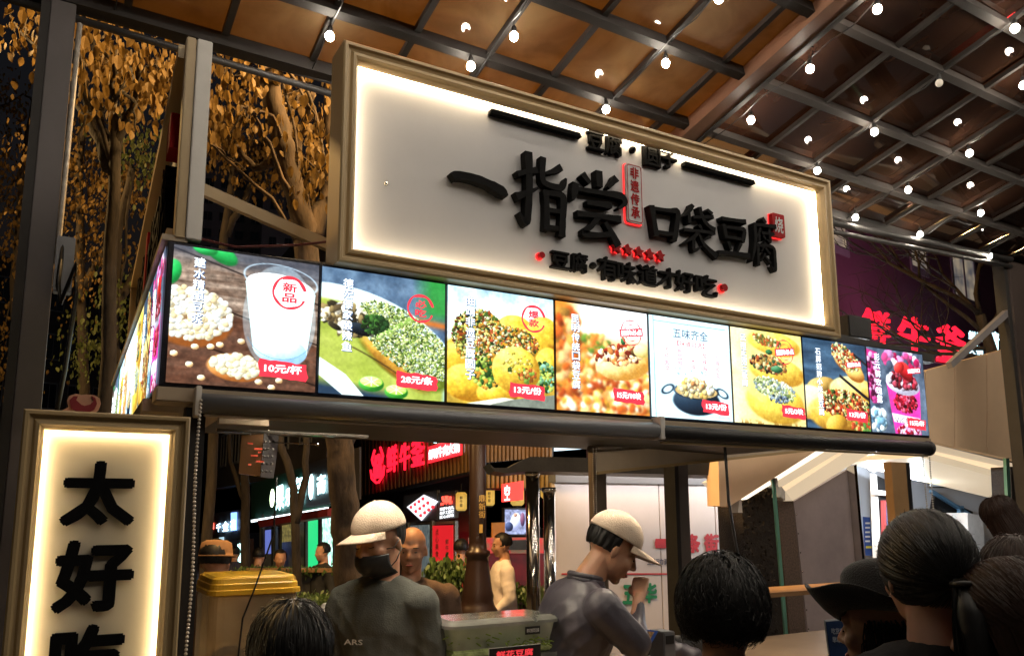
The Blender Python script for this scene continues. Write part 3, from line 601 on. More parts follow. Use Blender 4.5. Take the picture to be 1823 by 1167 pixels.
desc = ['menu screen with a glass of soy milk and bowls of soybeans', 'menu screen with a herb covered fried fish on a plate', 'menu screen with golden tofu balls and chopped herbs', 'menu screen with a stuffed tofu pocket over orange beans', 'white menu screen with a black pan of tofu cubes', 'menu screen with yellow layered tofu slabs', 'menu screen with chopsticks lifting topped tofu', 'menu screen with a pink rose drink cup']
nx = [.17, .2, .2, .2, 0, .16, .22, .16]; ntop = [.07, .07, .07, .1, 0, .06, .1, .06]; nbot = [.56, .66, .80, .80, 0, .62, .86, .66]
px_ = [.60, .60, .57, .60, .62, .66, .62, .62]
pyy = [.84, .84, .85, .82, .86, .84, .82, .86]
wN = (XS1 - XS0) / 8; arts = [np.clip(f(*r) * np.array([.97, 1.0, 1.03]) * (1 + .16 * (vnoise(r[1], r[0], 46, 9, 2) - .5))[..., None] * (1 + .14 * (vnoise(r[1], r[0], 5, 19, 2) - .5))[..., None], 0, 1) for f, r in zip(pics, res)]
ex = Vector((1, 0, 0)); ez = Vector((0, 0, 1)); 
M_edge = emat('backlit dark lettering edge', (.05, .12, .3), .5)
for i in range(8):
    x0 = XS0 + i * wN + .006; w = wN - .012; h = ZT - ZB; y = YS + .004
    o = Vector((x0, y, ZB)); scr = empty('menu_screen', o); scr.parent = menu; scr.matrix_parent_inverse = pmat(menu).inverted(); scr['label'] = desc[i]
    pr = print_sheet('picture', arts[i], o, ex, ez, w, h, M_art, scr)
    o2 = o - Vector((0, .0015, 0)); o3 = o - Vector((0, .003, 0)); o4 = o - Vector((0, .0045, 0))
    if names[i]:
        hh = (nbot[i] - ntop[i]) * h; n = len(names[i]); ch = hh / n; cw_ = min(ch * .98, w * .12)
        mb = MB(); put_text(mb, names[i], o2 + Vector((w * nx[i] - cw_ / 2 + .003, 0, h * (1 - nbot[i]) - .003)), ex, ez, cw_, hh, .03, vertical=True); mb.build('name_shadow', M_edge, scr)
        mb = MB(); put_text(mb, names[i], o3 + Vector((w * nx[i] - cw_ / 2, 0, h * (1 - nbot[i]))), ex, ez, cw_, hh, .012, vertical=True); mb.build('dish_name', M_ink_white, scr)
    # price tag with ragged edge
    tw = w * .33; th = h * .115; tx = w * px_[i]; tz = h * (1 - pyy[i]) - th / 2; rr = random.Random(i)
    pts = [(k / 9, -rr.uniform(0, .10)) for k in range(10)] + [(1 + rr.uniform(-.02, .06), k / 4) for k in range(1, 4)] + [(1 - k / 9, 1 + rr.uniform(0, .10)) for k in range(10)] + [(-rr.uniform(-.02, .06), 1 - k / 4) for k in range(1, 4)]
    mb = MB(); mb.add([o2 + Vector((tx + q[0] * tw, 0, tz + q[1] * th - q[0] * .01)) for q in pts], [tuple(range(len(pts)))]); mb.build('price_tag', M_ink_red, scr)
    mb = MB(); put_text(mb, price[i], o4 + Vector((tx + tw * .1, 0, tz + th * .2)), ex, ez, tw * .8, th * .58, .03); mb.build('price_lettering', emat('backlit pale lettering', (1, .93, .95), 1.1), scr)
    # round stamps
    st = {0: ('新品', .79, .25, .125), 1: ('必吃', .79, .24, .115), 2: ('爆款', .8, .2, .12), 3: ('招牌必点', .81, .21, .12), 5: ('招牌必点', .74, .2, .13), 6: ('招牌必点', .78, .24, 0), 7: ('鲜甜爽口', .8, .22, 0)}.get(i)
    if st:
        c = o3 + Vector((w * st[1], 0, h * (1 - st[2]))); R_ = w * st[3]; mb = MB()
        if R_:
            for (ra, rb) in (((.86, 1.0),) if len(st[0]) == 2 else ((.93, 1.0), (.62, .66))):
                N_ = 40
                for k in range(N_ - (4 if len(st[0]) == 2 else 0)):
                    a_ = 2 * math.pi * k / N_ + .2; b_ = 2 * math.pi * (k + 1) / N_ + .2; t_ = .03 * math.sin(k * .9) + (.05 if k < 12 and len(st[0]) == 2 else 0)
                    mb.quad(*[c + Vector((math.cos(q) * rad * R_, 0, math.sin(q) * rad * R_)) for q, rad in ((a_, ra - t_), (b_, ra - t_), (b_, rb), (a_, rb))])
        if len(st[0]) == 2: put_text(mb, st[0], c + Vector((-R_ * .42, 0, -R_ * .62)), ex, ez, R_ * .84, R_ * 1.24, .03, vertical=True); mb.build('stamp', M_ink_red, scr)
        else:
            if R_: mb.build('stamp', M_ink_red, scr)
            R2 = R_ or w * .11; an = math.radians(8); e1 = Vector((math.cos(an), 0, math.sin(an))); e2 = Vector((-math.sin(an), 0, math.cos(an)))
            c2 = c - Vector((0, .001, 0)); MB().quad(c2 - e1 * R2 * 1.1 - e2 * R2 * .3, c2 + e1 * R2 * 1.1 - e2 * R2 * .3, c2 + e1 * R2 * 1.1 + e2 * R2 * .3, c2 - e1 * R2 * 1.1 + e2 * R2 * .3).build('stamp_band', M_ink_red, scr)
            mb = MB(); put_text(mb, st[0], c2 - Vector((0, .001, 0)) - e1 * R2 * 1.0 - e2 * R2 * .22, e1, e2, R2 * 2.0, R2 * .44, .03); mb.build('stamp_lettering', M_ink_white, scr)
    if i == 4:
        mb = MB(); put_text(mb, '五味齐全', o2 + Vector((w * .28, 0, h * .80)), ex, ez, w * .44, h * .1, .01); mb.build('title_lettering', M_ink_blue, scr)
        mb = MB(); put_text(mb, '【味道可选】', o2 + Vector((w * .33, 0, h * .725)), ex, ez, w * .34, h * .05, .01)
        for k, (s_, xx, yt, n_) in enumerate([('传统卤腐', .17, .70, 4), ('折耳根', .33, .70, 3), ('小米辣', .49, .68, 3), ('酸辣酱', .64, .68, 3), ('干辣椒面', .80, .68, 4)]):
            put_text(mb, s_, o2 + Vector((w * xx, 0, h * (yt - .062 * n_))), ex, ez, w * .055, h * .062 * n_, .005, vertical=True)
        mb.build('flavour_lettering', M_ink_red, scr)['kind'] = 'stuff'
    if i == 7:
        mb = MB(); put_text(mb, 'VICE', o2 + Vector((w * .40, 0, h * .13)), ex, ez, w * .25, h * .06, .0); mb.build('cup_lettering', mat('grey print', (.2, .12, .15), .5), scr)
# the side run of eight screens, seen at a grazing angle
wS = SLEN / 8
for k in range(8):
    i = 7 - k; sm = arts[i][::2, ::2]
    o = Vector((XS0 - .012, YS + .03, ZB)) + side_d * (wS * (k + 1) - .008) + sn * .004
    scr = empty('menu_screen', o); scr.parent = menu; scr.matrix_parent_inverse = pmat(menu).inverted(); scr['label'] = 'side ' + desc[i]
    print_sheet('picture', sm, o, -side_d, ez, wS - .012, ZT - ZB, M_art, scr)
    if names[i]:
        mb = MB(); put_text(mb, names[i], o + sn * .0015 - side_d * ((wS - .012) * .17) + ez * (.25 * (ZT - ZB)), -side_d, ez, .055, .6 * (ZT - ZB), .03, vertical=True); mb.build('dish_name', M_ink_white, scr)

# ================================================================== the big signboard
def ring_profile(mb, x0, x1, z0, z1, prof, y):
    "picture-frame moulding: prof is a list of (inset, forward) pairs, mitred round the rectangle"
    n = len(prof); vs = []
    for (cx, cz, sx, sz) in ((x0, z0, 1, 1), (x1, z0, -1, 1), (x1, z1, -1, -1), (x0, z1, 1, -1)):
        for (i_, f_) in prof: vs.append((cx + sx * i_, y - f_, cz + sz * i_))
    fs = []
    for c in range(4):
        c2 = (c + 1) % 4
        for k in range(n - 1): fs.append((c * n + k, c2 * n + k, c2 * n + k + 1, c * n + k + 1))
    return mb.add(vs, fs)
BX0, BX1, BZ0, BZ1, BY = .842, 3.548, 2.655, 3.525, 2.80
PROF = [(.0, -.10), (.0, .045), (.006, .052), (.016, .052), (.022, .040), (.032, .036), (.040, .046), (.050, .048), (.056, .036), (.062, .030), (.066, .018), (.066, .0)]
big = empty('big_signboard', (2.2, BY, BZ0), 0, 'big off white signboard in a cream moulded frame with glowing edge and black brush lettering', 'signboard')
mb = MB(); ring_profile(mb, BX0, BX1, BZ0, BZ1, PROF, BY); mb.build('frame', M_cream, big)
MB().box((BX0 + .01, BY + .035, BZ0 + .01), (BX1 - .01, BY + .09, BZ1 - .01)).build('panel', M_panel, big)
for (a, b) in (((BX0 + .052, BZ0 + .052), (BX1 - .052, BZ0 + .060)), ((BX0 + .052, BZ1 - .060), (BX1 - .052, BZ1 - .052)), ((BX0 + .052, BZ0 + .062), (BX0 + .060, BZ1 - .062)), ((BX1 - .060, BZ0 + .062), (BX1 - .052, BZ1 - .062))):
    MB().box((a[0], BY + .002, a[1]), (b[0], BY + .012, b[1])).build('led_strip', M_led, big)
LY = BY + .034   # face of the panel
def boxpx(x0, y0, x1, y1, y): # rectangle on the plane y covered by the pixel box
    l = onY(x0, (y0 + y1) / 2, y); r = onY(x1, (y0 + y1) / 2, y); t = onY((x0 + x1) / 2, y0, y); b = onY((x0 + x1) / 2, y1, y)
    return Vector((l.x, y, b.z)), r.x - l.x, t.z - b.z
M_lside = M_letter
for ch, bx in {'一': (799, 312, 896, 350), '指': (910, 282, 1005, 412), '尝': (1010, 312, 1105, 430), '口': (1147, 371, 1203, 430), '袋': (1205, 374, 1268, 450), '豆': (1268, 393, 1326, 459), '腐': (1328, 395, 1375, 475)}.items():
    o, w, h = boxpx(*bx, LY); mb = MB(); put_brush(mb, ch, o, ex, ez, w, h, .042); mb.build('letter', M_letter, big)
for ch, bx in [('豆', (1042, 238, 1071, 270)), ('腐', (1074, 243, 1103, 280)), ('圆', (1142, 263, 1171, 299)), ('子', (1172, 269, 1200, 303)), ('豆', (977, 450, 1010, 480)), ('腐', (1012, 452, 1042, 487)), ('有', (1061, 459, 1094, 501)), ('味', (1094, 468, 1128, 506)), ('道', (1131, 473, 1166, 510)), ('才', (1168, 478, 1198, 515)), ('好', (1198, 484, 1231, 522)), ('吃', (1233, 491, 1272, 529))]:
    o, w, h = boxpx(*bx, LY); mb = MB()
    put_text(mb, ch, o, ex, ez, w, h, .022, .024)
    mb.build('letter', M_letter, big)
for bx in ((1118, 263, 1128, 275), (1047, 468, 1058, 480)):
    o, w, h = boxpx(*bx, LY); MB().ell(o + Vector((w / 2, -.012, h / 2)), (w * .5, .02, h * .5), None, 12, 8).build('letter_dot', M_letter, big, True)
for (x0, y0, x1, y1) in ((868, 204, 1026, 243), (1212, 297, 1335, 325)):
    a = onY(x0, y0, LY); b = onY(x1, y1, LY); z = (a.z + b.z) / 2
    MB().prism([(a.x, LY, z - .009), (b.x + .01, LY, z - .009), (b.x, LY, z + .009), (a.x - .01 + .014, LY, z + .011)], (0, -.03, 0)).build('bar_ornament', M_letter, big)
for bx in ((953, 451, 965, 463), (1277, 508, 1289, 520)):
    o, w, h = boxpx(*bx, LY); d = MB().lathe(o + Vector((w / 2, 0, h / 2)), [(0, w * .5), (.008, w * .5)], 16, (0, -1, 0)).build('halo_light', M_ledred, big)
    MB().lathe(o + Vector((w / 2, -.0085, h / 2)), [(0, w * .42), (.022, w * .42)], 16, (0, -1, 0)).build('red_dot', M_red, big)
for (x, y) in ((1092, 443), (1112, 447), (1132, 451), (1151, 455), (1170, 458)):
    c = onY(x, y, LY); R_ = .028; pts = [(math.sin(k * math.pi / 5) * (R_ if k % 2 == 0 else R_ * .5), math.cos(k * math.pi / 5) * (R_ if k % 2 == 0 else R_ * .5)) for k in range(10)]
    MB().prism([c + Vector((q[0] * .9, 0, q[1] * .9)) for q in pts], (0, -.008, 0)).build('star_backlight', M_ledred, big)
    MB().prism([c + Vector((q[0], -.0085, q[1])) for q in pts], (0, -.02, 0)).build('star', M_red, big)
# the two red seals
o, w, h = boxpx(1111, 296, 1139, 399, LY)
def rrect(o, w, h, r, n=5):
    pts = []
    for (cx, cz, a0_) in ((w - r, r, -90), (w - r, h - r, 0), (r, h - r, 90), (r, r, 180)):
        for k in range(n + 1): a_ = math.radians(a0_ + 90 * k / n); pts.append(o + Vector((cx + r * math.cos(a_), 0, cz + r * math.sin(a_))))
    return pts
MB().prism(rrect(o, w, h, .015), (0, -.02, 0)).build('seal_plate', M_panel, big)
mb = MB(); A_ = rrect(o + Vector((.004, -.0215, .004)), w - .008, h - .008, .013); B_ = rrect(o + Vector((.008, -.0215, .008)), w - .016, h - .016, .010); n_ = len(A_)
mb.add(A_ + B_, [(k, (k + 1) % n_, n_ + (k + 1) % n_, n_ + k) for k in range(n_)]); put_text(mb, '非遗传承', o + Vector((w * .22, -.0225, h * .06)), ex, ez, w * .56, h * .9, .03, vertical=True); mb.build('seal_lettering', M_red, big)
MB().prism(rrect(o + Vector((-.004, .0, -.004)), w + .008, h + .008, .016), (0, -.004, 0)).build('seal_halo', M_ledred, big)
o, w, h = boxpx(1368, 384, 1389, 424, LY)
MB().prism(rrect(o, w, h, .008), (0, -.03, 0)).build('seal_plate', M_red, big)
MB().prism(rrect(o + Vector((-.002, 0, -.002)), w + .004, h + .004, .008), (0, -.005, 0)).build('seal_halo', M_ledred, big)
mb = MB(); put_text(mb, '烧', o + Vector((w * .15, -.0315, h * .15)), ex, ez, w * .7, h * .7, .02); mb.build('seal_lettering', M_panel, big)
c = onY(687, 327, LY); MB().lathe(c, [(0, .009), (.006, .008), (.008, .004)], 12, (0, -1, 0)).build('screw_cap', M_chrome, big, True)

# ================================================================== the side signboard and its white end post
ss = empty('side_signboard', (.31, 2.84, 2.67), 0, 'signboard on the stall side seen edge on, with pale end post and black letters', 'signboard')
sd2 = ray(150, 925); sd2.z = 0; sd2.normalize(); sn2 = Vector((-sd2.y, sd2.x, 0))
if sn2.x > 0: sn2 = -sn2
P0 = Vector((.315, 2.84, 0)); ZS0 = 2.67; ZS1 = 3.40
MB().box((.335, 2.80, ZS0), (.385, 2.86, ZS1)).build('end_post', M_white, ss, bevel=.003)
MB().box((.300, 2.806, ZS0), (.333, 2.86, ZS1 + .002)).build('frame_upright', M_cream, ss, bevel=.004)
L2 = 3.3
def SP(t, z, o=0.0): q = P0 + sd2 * t + sn2 * o; return Vector((q.x, q.y, z))
MB().prism([SP(.03, ZS0, -.02), SP(L2, ZS0, -.02), SP(L2, ZS0, -.05), SP(.03, ZS0, -.05)], (0, 0, ZS1 - ZS0)).build('panel', M_panel, ss)
for (z0, z1) in ((ZS0, ZS0 + .05), (ZS1 - .05, ZS1)):
    MB().prism([SP(.03, z0, .035), SP(L2, z0, .035), SP(L2, z0, -.019), SP(.03, z0, -.019)], (0, 0, z1 - z0)).build('frame_rail', M_cream, ss)
MB().prism([SP(L2, ZS0, .035), SP(L2 + .05, ZS0, .035), SP(L2 + .05, ZS0, -.05), SP(L2, ZS0, -.05)], (0, 0, ZS1 - ZS0)).build('frame_upright', M_cream, ss)
for k, (c_, t0, zz, hh) in enumerate([('腐', .45, 3.0, .30), ('豆', .75, 2.98, .28), ('袋', 1.05, 3.0, .30), ('口', 1.35, 3.02, .22), ('尝', 1.8, 2.92, .4), ('指', 2.25, 2.92, .42), ('一', 2.7, 3.05, .12)]):
    mb = MB(); put_brush(mb, c_, SP(t0 + .3, zz - .15, -.019), -sd2, ez, .27, hh, .045); mb.build('letter', M_letter, ss)
MB().prism([SP(.28, 3.12, -.019), SP(.42, 3.12, -.019), SP(.42, 3.12, .03), SP(.28, 3.12, .03)], (0, 0, .14)).build('seal_plate', M_red, ss)
MB().prism([SP(1.5, 2.84, -.019), SP(1.6, 2.84, -.019), SP(1.6, 2.84, .03), SP(1.5, 2.84, .03)], (0, 0, .34)).build('seal_plate', M_red, ss)
# timber brace behind the signs
tag(MB().beam(onY(338, 328, 3.2), onY(618, 452, 3.2), .03, .045).build('timber_brace', M_cream), 'pale diagonal brace running from the end post down behind the big signboard', 'brace')
tag(MB().beam(onY(352, 452, 2.93), onY(612, 482, 2.93), .05, .035).build('timber_batten', M_fabric), 'low grey beige batten lying on top of the menu light box', 'batten')
pts = [onY(350, 424, 2.9), onY(420, 440, 2.88), onY(480, 438, 2.88), onY(530, 436, 2.9), onY(600, 428, 2.95)]
tag(MB().tube(pts, .005, 6).build('loose_cable', mat('dark red cable', (.08, .01, .01), .5)), 'dark red cable sagging above the first menu screens', 'cable')
tag(MB().beam(onY(1470, 600, 2.9), onY(1655, 640, 2.9), .06, .05).build('roof_batten', M_dsteel), 'dark batten on the light box at the right of the big signboard', 'batten')
spk = empty('speaker', (0, 0, 0), 0, 'small black loudspeaker beside the right end of the big signboard', 'speaker')
a = onY(1497, 562, 3.0); b = onY(1541, 607, 3.0)
MB().box((a.x, 2.95, b.z), (b.x, 3.05, a.z)).build('cabinet', M_black, spk, bevel=.006)
MB().ell(onY(1548, 597, 2.96), (.009, .009, .009)).build('indicator_lamp', emat('blue white indicator', (.6, .8, 1), 12), spk, True)

# ================================================================== left upright signboard
lx0, lx1, lz1, ly = -.066, .30, 2.0, 2.22
ls = empty('upright_signboard', (.12, ly, 0), 0, 'tall narrow cream framed signboard at lower left with glowing edge and black characters', 'signboard')
PR2 = [(i_ * .68, f_ * .7) for i_, f_ in PROF]
mb = MB(); ring_profile(mb, lx0, lx1, .35, lz1, PR2, ly); mb.build('frame', M_cream, ls)
MB().box((lx0 + .01, ly + .012, .36), (lx1 - .01, ly + .06, lz1 - .01)).build('panel', mat('pale cream sign board', (.66, .58, .44), .6, 0, .04, 3, .03, 80), ls)
MB().box((lx0 + .02, ly + .065, 0), (lx1 - .02, ly + .09, .6)).build('foot', M_dsteel, ls)
q = .035
for (a, b) in (((lx0 + q, lz1 - q - .007), (lx1 - q, lz1 - q)), ((lx0 + q, .36), (lx0 + q + .007, lz1 - q - .009)), ((lx1 - q - .007, .36), (lx1 - q, lz1 - q - .009))):
    MB().box((a[0], ly + .0, a[1]), (b[0], ly + .006, b[1])).build('led_strip', emat('warm white led strip of the small sign', (1, .78, .45), 24), ls)
for ch, bx in (('太', (108, 820, 242, 936)), ('好', (94, 960, 238, 1088)), ('吃', (86, 1110, 222, 1240))):
    o, w, h = boxpx(*bx, ly + .011); mb = MB(); put_text(mb, ch, o, ex, ez, w, h, .042, .012); mb.build('letter', M_letter, ls)
# ox-head cut-out on top
ox = empty('ox_head_cutout', (.06, ly - .01, lz1), 0, 'small red and peach ox head cut-out standing on the upright signboard', 'ornament')
def pxpoly(pts, y): return [onY(a_, b_, y) for a_, b_ in pts]
Z = lambda l: [(x / 3.24, 420 + y / 3.24) for x, y in l]
out = Z([(345, 1012), (395, 985), (388, 945), (400, 920), (440, 908), (470, 915), (500, 912), (545, 916), (575, 935), (583, 965), (570, 1000), (545, 1020), (440, 1022)])
MB().prism(pxpoly(out, ly - .012), (0, .012, 0)).build('backing', mat('peach foam board', (.55, .28, .17), .6), ox)
inn = Z([(400, 945), (425, 922), (450, 922), (440, 945), (470, 972), (488, 978), (520, 970), (540, 950), (528, 920), (550, 932), (560, 965), (545, 1000), (520, 1012), (440, 1010), (410, 990)])
MB().prism(pxpoly(inn, ly - .0155), (0, .003, 0)).build('red_head', mat('dull red foam board', (.22, .015, .02), .6), ox)

# ================================================================== roller blinds
def ball_chain(x, y, z0, z1, label, two=.018, r=.0042, lean=0.0):
    mb = MB()
    for k in range(2 if two else 1):
        n = int((z0 - z1) / .0125)
        for i in range(n):
            z = z0 - i * .0125; mb.ell((x + k * two + lean * (z0 - z) + .004 * math.sin(z * 9 + k), y, z), (r, r, r), None, 6, 4)
    return tag(mb.build('ball_chain', mat('white plastic beads', (.5, .47, .42), .4), None, True), label, 'chain')
b1 = empty('roller_blind', (0, YS, 2.1), 0, 'grey aluminium roller blind headrail under the first five menu screens', 'blind')
yb = YS - .02
a = onY(358, 718, yb); b = onY(1168, 765, yb); zz = (a.z + b.z) / 2
MB().tube([(a.x, yb, zz), ((a.x + b.x) / 2, yb, zz), (b.x, yb, zz)], .034, 18).build('tube', M_alu, b1, True)
MB().box((a.x - .02, yb - .02, zz - .045), (a.x - .002, yb + .04, zz + .055)).build('bracket', M_white, b1, bevel=.003)
MB().box((b.x + .002, yb - .03, zz - .04), (b.x + .03, yb + .04, zz + .06)).build('bracket', M_white, b1, bevel=.003)
MB().box((a.x + .01, yb - .006, zz - .043), (b.x - .01, yb + .010, zz - .035)).build('bottom_bar', M_fabric, b1, bevel=.003)
b2 = empty('roller_blind', (2.5, YS, 2.1), 0, 'black roller blind tube under the last three menu screens at right', 'blind')
a = onY(1176, 772, yb); b = onY(1650, 796, yb); zz = (a.z + b.z) / 2
MB().tube([(a.x, yb, zz), (b.x, yb, zz)], .036, 18).build('tube', M_black, b2, True)
MB().box((a.x, yb - .006, zz - .047), (b.x, yb + .008, zz - .037)).build('bottom_bar', M_cream, b2, bevel=.002)
MB().tube([(b.x + .004, yb, zz), (b.x + .02, yb, zz)], .042, 18).build('end_cap', M_dsteel, b2, True)
ball_chain(onY(354, 730, yb).x - .0, yb - .03, 2.12, 1.2, 'white ball chain hanging in front of the black corner post', 0, .0055, -.0)
ball_chain(onY(1634, 810, yb).x, yb - .03, 2.05, 1.72, 'pair of bead chains hanging at the right end of the black blind', .055, .005)
# stall frame
st = empty('stall_frame', (.4, YS, 0), 0, 'black steel frame of the food stall with corner posts and pale serving counter', 'stall')
x0 = onY(342, 900, YS + .06).x; x1 = onY(376, 900, YS + .06).x
MB().box((.375, YS + .03, 0), (.375 + x1 - x0, YS + .12, 2.1)).build('corner_post', M_black, st, bevel=.003)
MB().box((.375, YS + .06, 2.095), (4.28, YS + .11, 2.11)).build('front_rail', M_dsteel, st)
MB().box((.40, YS + .32, 2.165), (4.2, YS + 1.5, 2.178)).build('ceiling_board', M_dsteel, st)
MB().box((.37, YS - .22, 1.02), (4.3, YS + .55, 1.08)).build('counter_top', mat('tan counter laminate', (.30, .20, .12), .35, 0, .15, 3), st, bevel=.004)
MB().box((.40, YS - .12, 0), (4.28, YS - .08, 1.015)).build('counter_front', M_cream, st)
a = onY(385, 765, YS + .35); b = onY(655, 765, YS + .35)
MB().box((a.x, YS + .34, a.z - .006), (b.x, YS + .36, a.z + .006)).build('inner_rail', M_chrome, st)
MB().box((a.x, YS + .30, a.z + .02), (a.x + .18, YS + .33, a.z + .10)).build('fascia_board', M_fabric, st)
# hidden-behind-the-blind ceiling lamps that light the two cooks
for (x, y, l, e) in ((1.2, 3.0, .9, 62), (2.5, 3.0, .9, 62)):
    cl = empty('ceiling_lamp', (x, y, 2.1), 0, 'slim led batten lamp fixed under the stall ceiling above the ' + ('left' if x < 2 else 'right') + ' cook', 'lamp')
    MB().box((x - l / 2, y - .02, 2.14), (x + l / 2, y + .02, 2.158)).build('housing', M_white, cl)
    MB().box((x - l / 2 + .01, y - .015, 2.132), (x + l / 2 - .01, y + .015, 2.139)).build('diffuser', emat('white lamp diffuser', (1, .84, .62), e), cl)
# ================================================================== trees outside, left and behind
def leafmat(name, c1, c2, tr=.45):
    m = mat(name, c1, .6, 0, .3, 30, .1, 90, spec=.25, col2=c2); nt = m.node_tree; N = nt.nodes; L = nt.links
    tl = N.new('ShaderNodeBsdfTranslucent'); mx = N.new('ShaderNodeMixShader'); mx.inputs[0].default_value = tr
    L.new(next(n for n in N if n.type == 'VALTORGB').outputs[0], tl.inputs[0]); L.new(N['Principled BSDF'].outputs[0], mx.inputs[1]); L.new(tl.outputs[0], mx.inputs[2]); L.new(mx.outputs[0], N['Material Output'].inputs[0]); return m
M_leaf = leafmat('yellow green leaf', (.11, .07, .022), (.27, .16, .045)); M_leaf2 = leafmat('dark green leaf', (.05, .07, .02), (.10, .12, .04))
def leaf_base(L=1.0):
    vs = []; fs = []
    prof = [(0, .02), (.12, .16), (.32, .27), (.55, .27), (.78, .17), (.93, .06), (1.0, .005)]
    for t, w in prof:
        z = -.16 * math.sin(t * 2.4) * t; vs += [(-w, t, z + w * .25), (0, t, z), (w, t, z + w * .25)]
    for i in range(len(prof) - 1):
        a = i * 3; fs += [(a, a + 1, a + 4, a + 3), (a + 1, a + 2, a + 5, a + 4)]
    return np.array(vs) * L, fs
LV, LF = leaf_base()
def leaf_rot(droop, az, tw):
    return (Euler((0, tw, 0)).to_matrix().to_4x4(), Matrix.Rotation(az, 4, 'Z') @ Matrix.Rotation(-droop, 4, 'X') @ Matrix.Rotation(tw, 4, 'Y'))[1]
def leaves_stuff(name, clusters, m, parent, rs, label=None):
    V = []; Fc = []; b = 0
    for (c, r, n, s) in clusters:
        for _ in range(n):
            d = Vector((rs.gauss(0, .5), rs.gauss(0, .5), rs.gauss(0, .5)))
            p = Vector(c) + Vector((d.x * r[0], d.y * r[1], d.z * r[2]))
            M_ = Matrix.Translation(p) @ leaf_rot(rs.uniform(.7, 1.6), rs.uniform(0, 6.283), rs.uniform(-.8, .8)) @ Matrix.Scale(s * rs.uniform(.45, 1.2), 4)
            A = np.array(M_)[:3]; V.append(LV @ A[:, :3].T + A[:, 3]); Fc.append(b); b += len(LV)
    V = np.concatenate(V); F0 = np.array(LF); Fq = (F0[None] + np.array(Fc)[:, None, None]).reshape(-1, 4)
    me = bpy.data.meshes.new(name); me.vertices.add(len(V)); me.vertices.foreach_set('co', V.reshape(-1).astype(np.float32))
    me.loops.add(len(Fq) * 4); me.loops.foreach_set('vertex_index', Fq.reshape(-1).astype(np.int32)); me.polygons.add(len(Fq)); me.polygons.foreach_set('loop_start', (np.arange(len(Fq)) * 4).astype(np.int32)); me.update()
    me.materials.append(m); o = bpy.data.objects.new(name, me); COL.objects.link(o); o.parent = parent; o.matrix_parent_inverse = pmat(parent).inverted(); o['kind'] = 'stuff'; return o
_lm = None
def leaves_parts(clusters, m, parent, rs):
    global _lm
    me = bpy.data.meshes.get('leaf_' + m.name)
    if me is None:
        me = bpy.data.meshes.new('leaf_' + m.name); me.from_pydata(LV.tolist(), [], LF); me.materials.append(m)
    for (c, r, n, s) in clusters:
        for _ in range(n):
            d = Vector((rs.gauss(0, .5), rs.gauss(0, .5), rs.gauss(0, .5)))
            p = Vector(c) + Vector((d.x * r[0], d.y * r[1], d.z * r[2]))
            o = bpy.data.objects.new('leaf', me); COL.objects.link(o); o.parent = parent; o.matrix_parent_inverse = pmat(parent).inverted()
            o.matrix_basis = Matrix.Translation(p) @ leaf_rot(rs.uniform(.9, 1.6), rs.uniform(0, 6.283), rs.uniform(-.7, .7)) @ Matrix.Scale(s * rs.uniform(.6, 1.2), 4)
def limb(mb, pts, r0, r1, n=9, jit=.0, rs=random):
    P_ = [Vector(p) for p in pts]; out = []
    for i in range(len(P_) - 1):
        for k in range(4):
            t = k / 4; q = P_[i].lerp(P_[i + 1], t); out.append(q + Vector((rs.uniform(-1, 1), rs.uniform(-1, 1), 0)) * jit)
    out.append(P_[-1]); m = len(out)
    mb.tube(out, [r0 + (r1 - r0) * (i / (m - 1)) * 1.0 for i in range(m)], n); return mb
def tree(label, base_px, depth, trunk_px, r0, r1, big_cl, small_cl, m_leaf, m_bark, branches=(), seed=1, group=None):
    rs = random.Random(seed)
    pts = [atd(x, y, depth) for x, y in trunk_px]
    base = Vector((pts[0].x, pts[0].y, 0)); t = empty('tree', base, 0, label, 'tree', group)
    mb = MB(); limb(mb, [base] + pts, r0, r1, 14, r0 * .16, rs); mb.build('trunk', m_bark, t, True)
    for br in branches:
        bp = [atd(x, y, depth + dd) for (x, y, dd) in br[0]]; mb = MB(); limb(mb, bp, br[1], br[2], 7, br[1] * .4, rs); mb.build('limb', m_bark, t, True)
    def cl(l): return [(atd(x, y, depth + dd), (rx * depth / F, .35, ry * depth / F), int(n * 1.0), s * .78) for (x, y, dd, rx, ry, n, s) in l]
    allc = list(big_cl) + list(small_cl)
    for (x, y, dd, rx, ry, n, s_) in allc:
        for _ in range(1):
            k = rs.randrange(max(1, len(pts) // 2), len(pts)); a_ = pts[k]; b_ = atd(x + rs.uniform(-.5, .5) * rx, y + rs.uniform(-.5, .5) * ry, depth + dd); m_ = a_.lerp(b_, .5) + Vector((rs.uniform(-.1, .1), 0, rs.uniform(0, .2)))
            mb = MB(); limb(mb, [a_, m_, b_, b_ + Vector((rs.uniform(-.25, .25), 0, -rs.uniform(.05, .3)))], .022, .004, 5, .02, rs); mb.build('twig', m_bark, t, True)
    if big_cl: leaves_parts(cl(big_cl), m_leaf, t, rs)
    if small_cl: leaves_stuff('foliage', cl(small_cl), m_leaf, t, rs)
    return t
tree('golden lit leafy tree hanging over the gap between pillar and end post', None, 6.2, [(190, 700), (195, 460), (205, 300), (200, 180)], .062, .035,
     [(230, 90, -.4, 120, 60, 70, .115), (210, 160, -.5, 70, 60, 50, .115), (270, 170, -.4, 70, 60, 50, .115), (160, 60, -.3, 60, 40, 20, .11), (150, 180, -.3, 30, 60, 20, .11)],
     [(220, 110, .2, 150, 90, 420, .11), (170, 60, .2, 80, 60, 120, .1), (270, 150, .1, 60, 80, 160, .11), (60, 60, 1.5, 80, 50, 160, .12)], M_leaf, M_bark, [([(195, 300, 0), (160, 210, .2), (140, 120, .3)], .05, .02), ([(200, 260, 0), (235, 190, 0), (250, 90, -.2)], .04, .015)], 3)
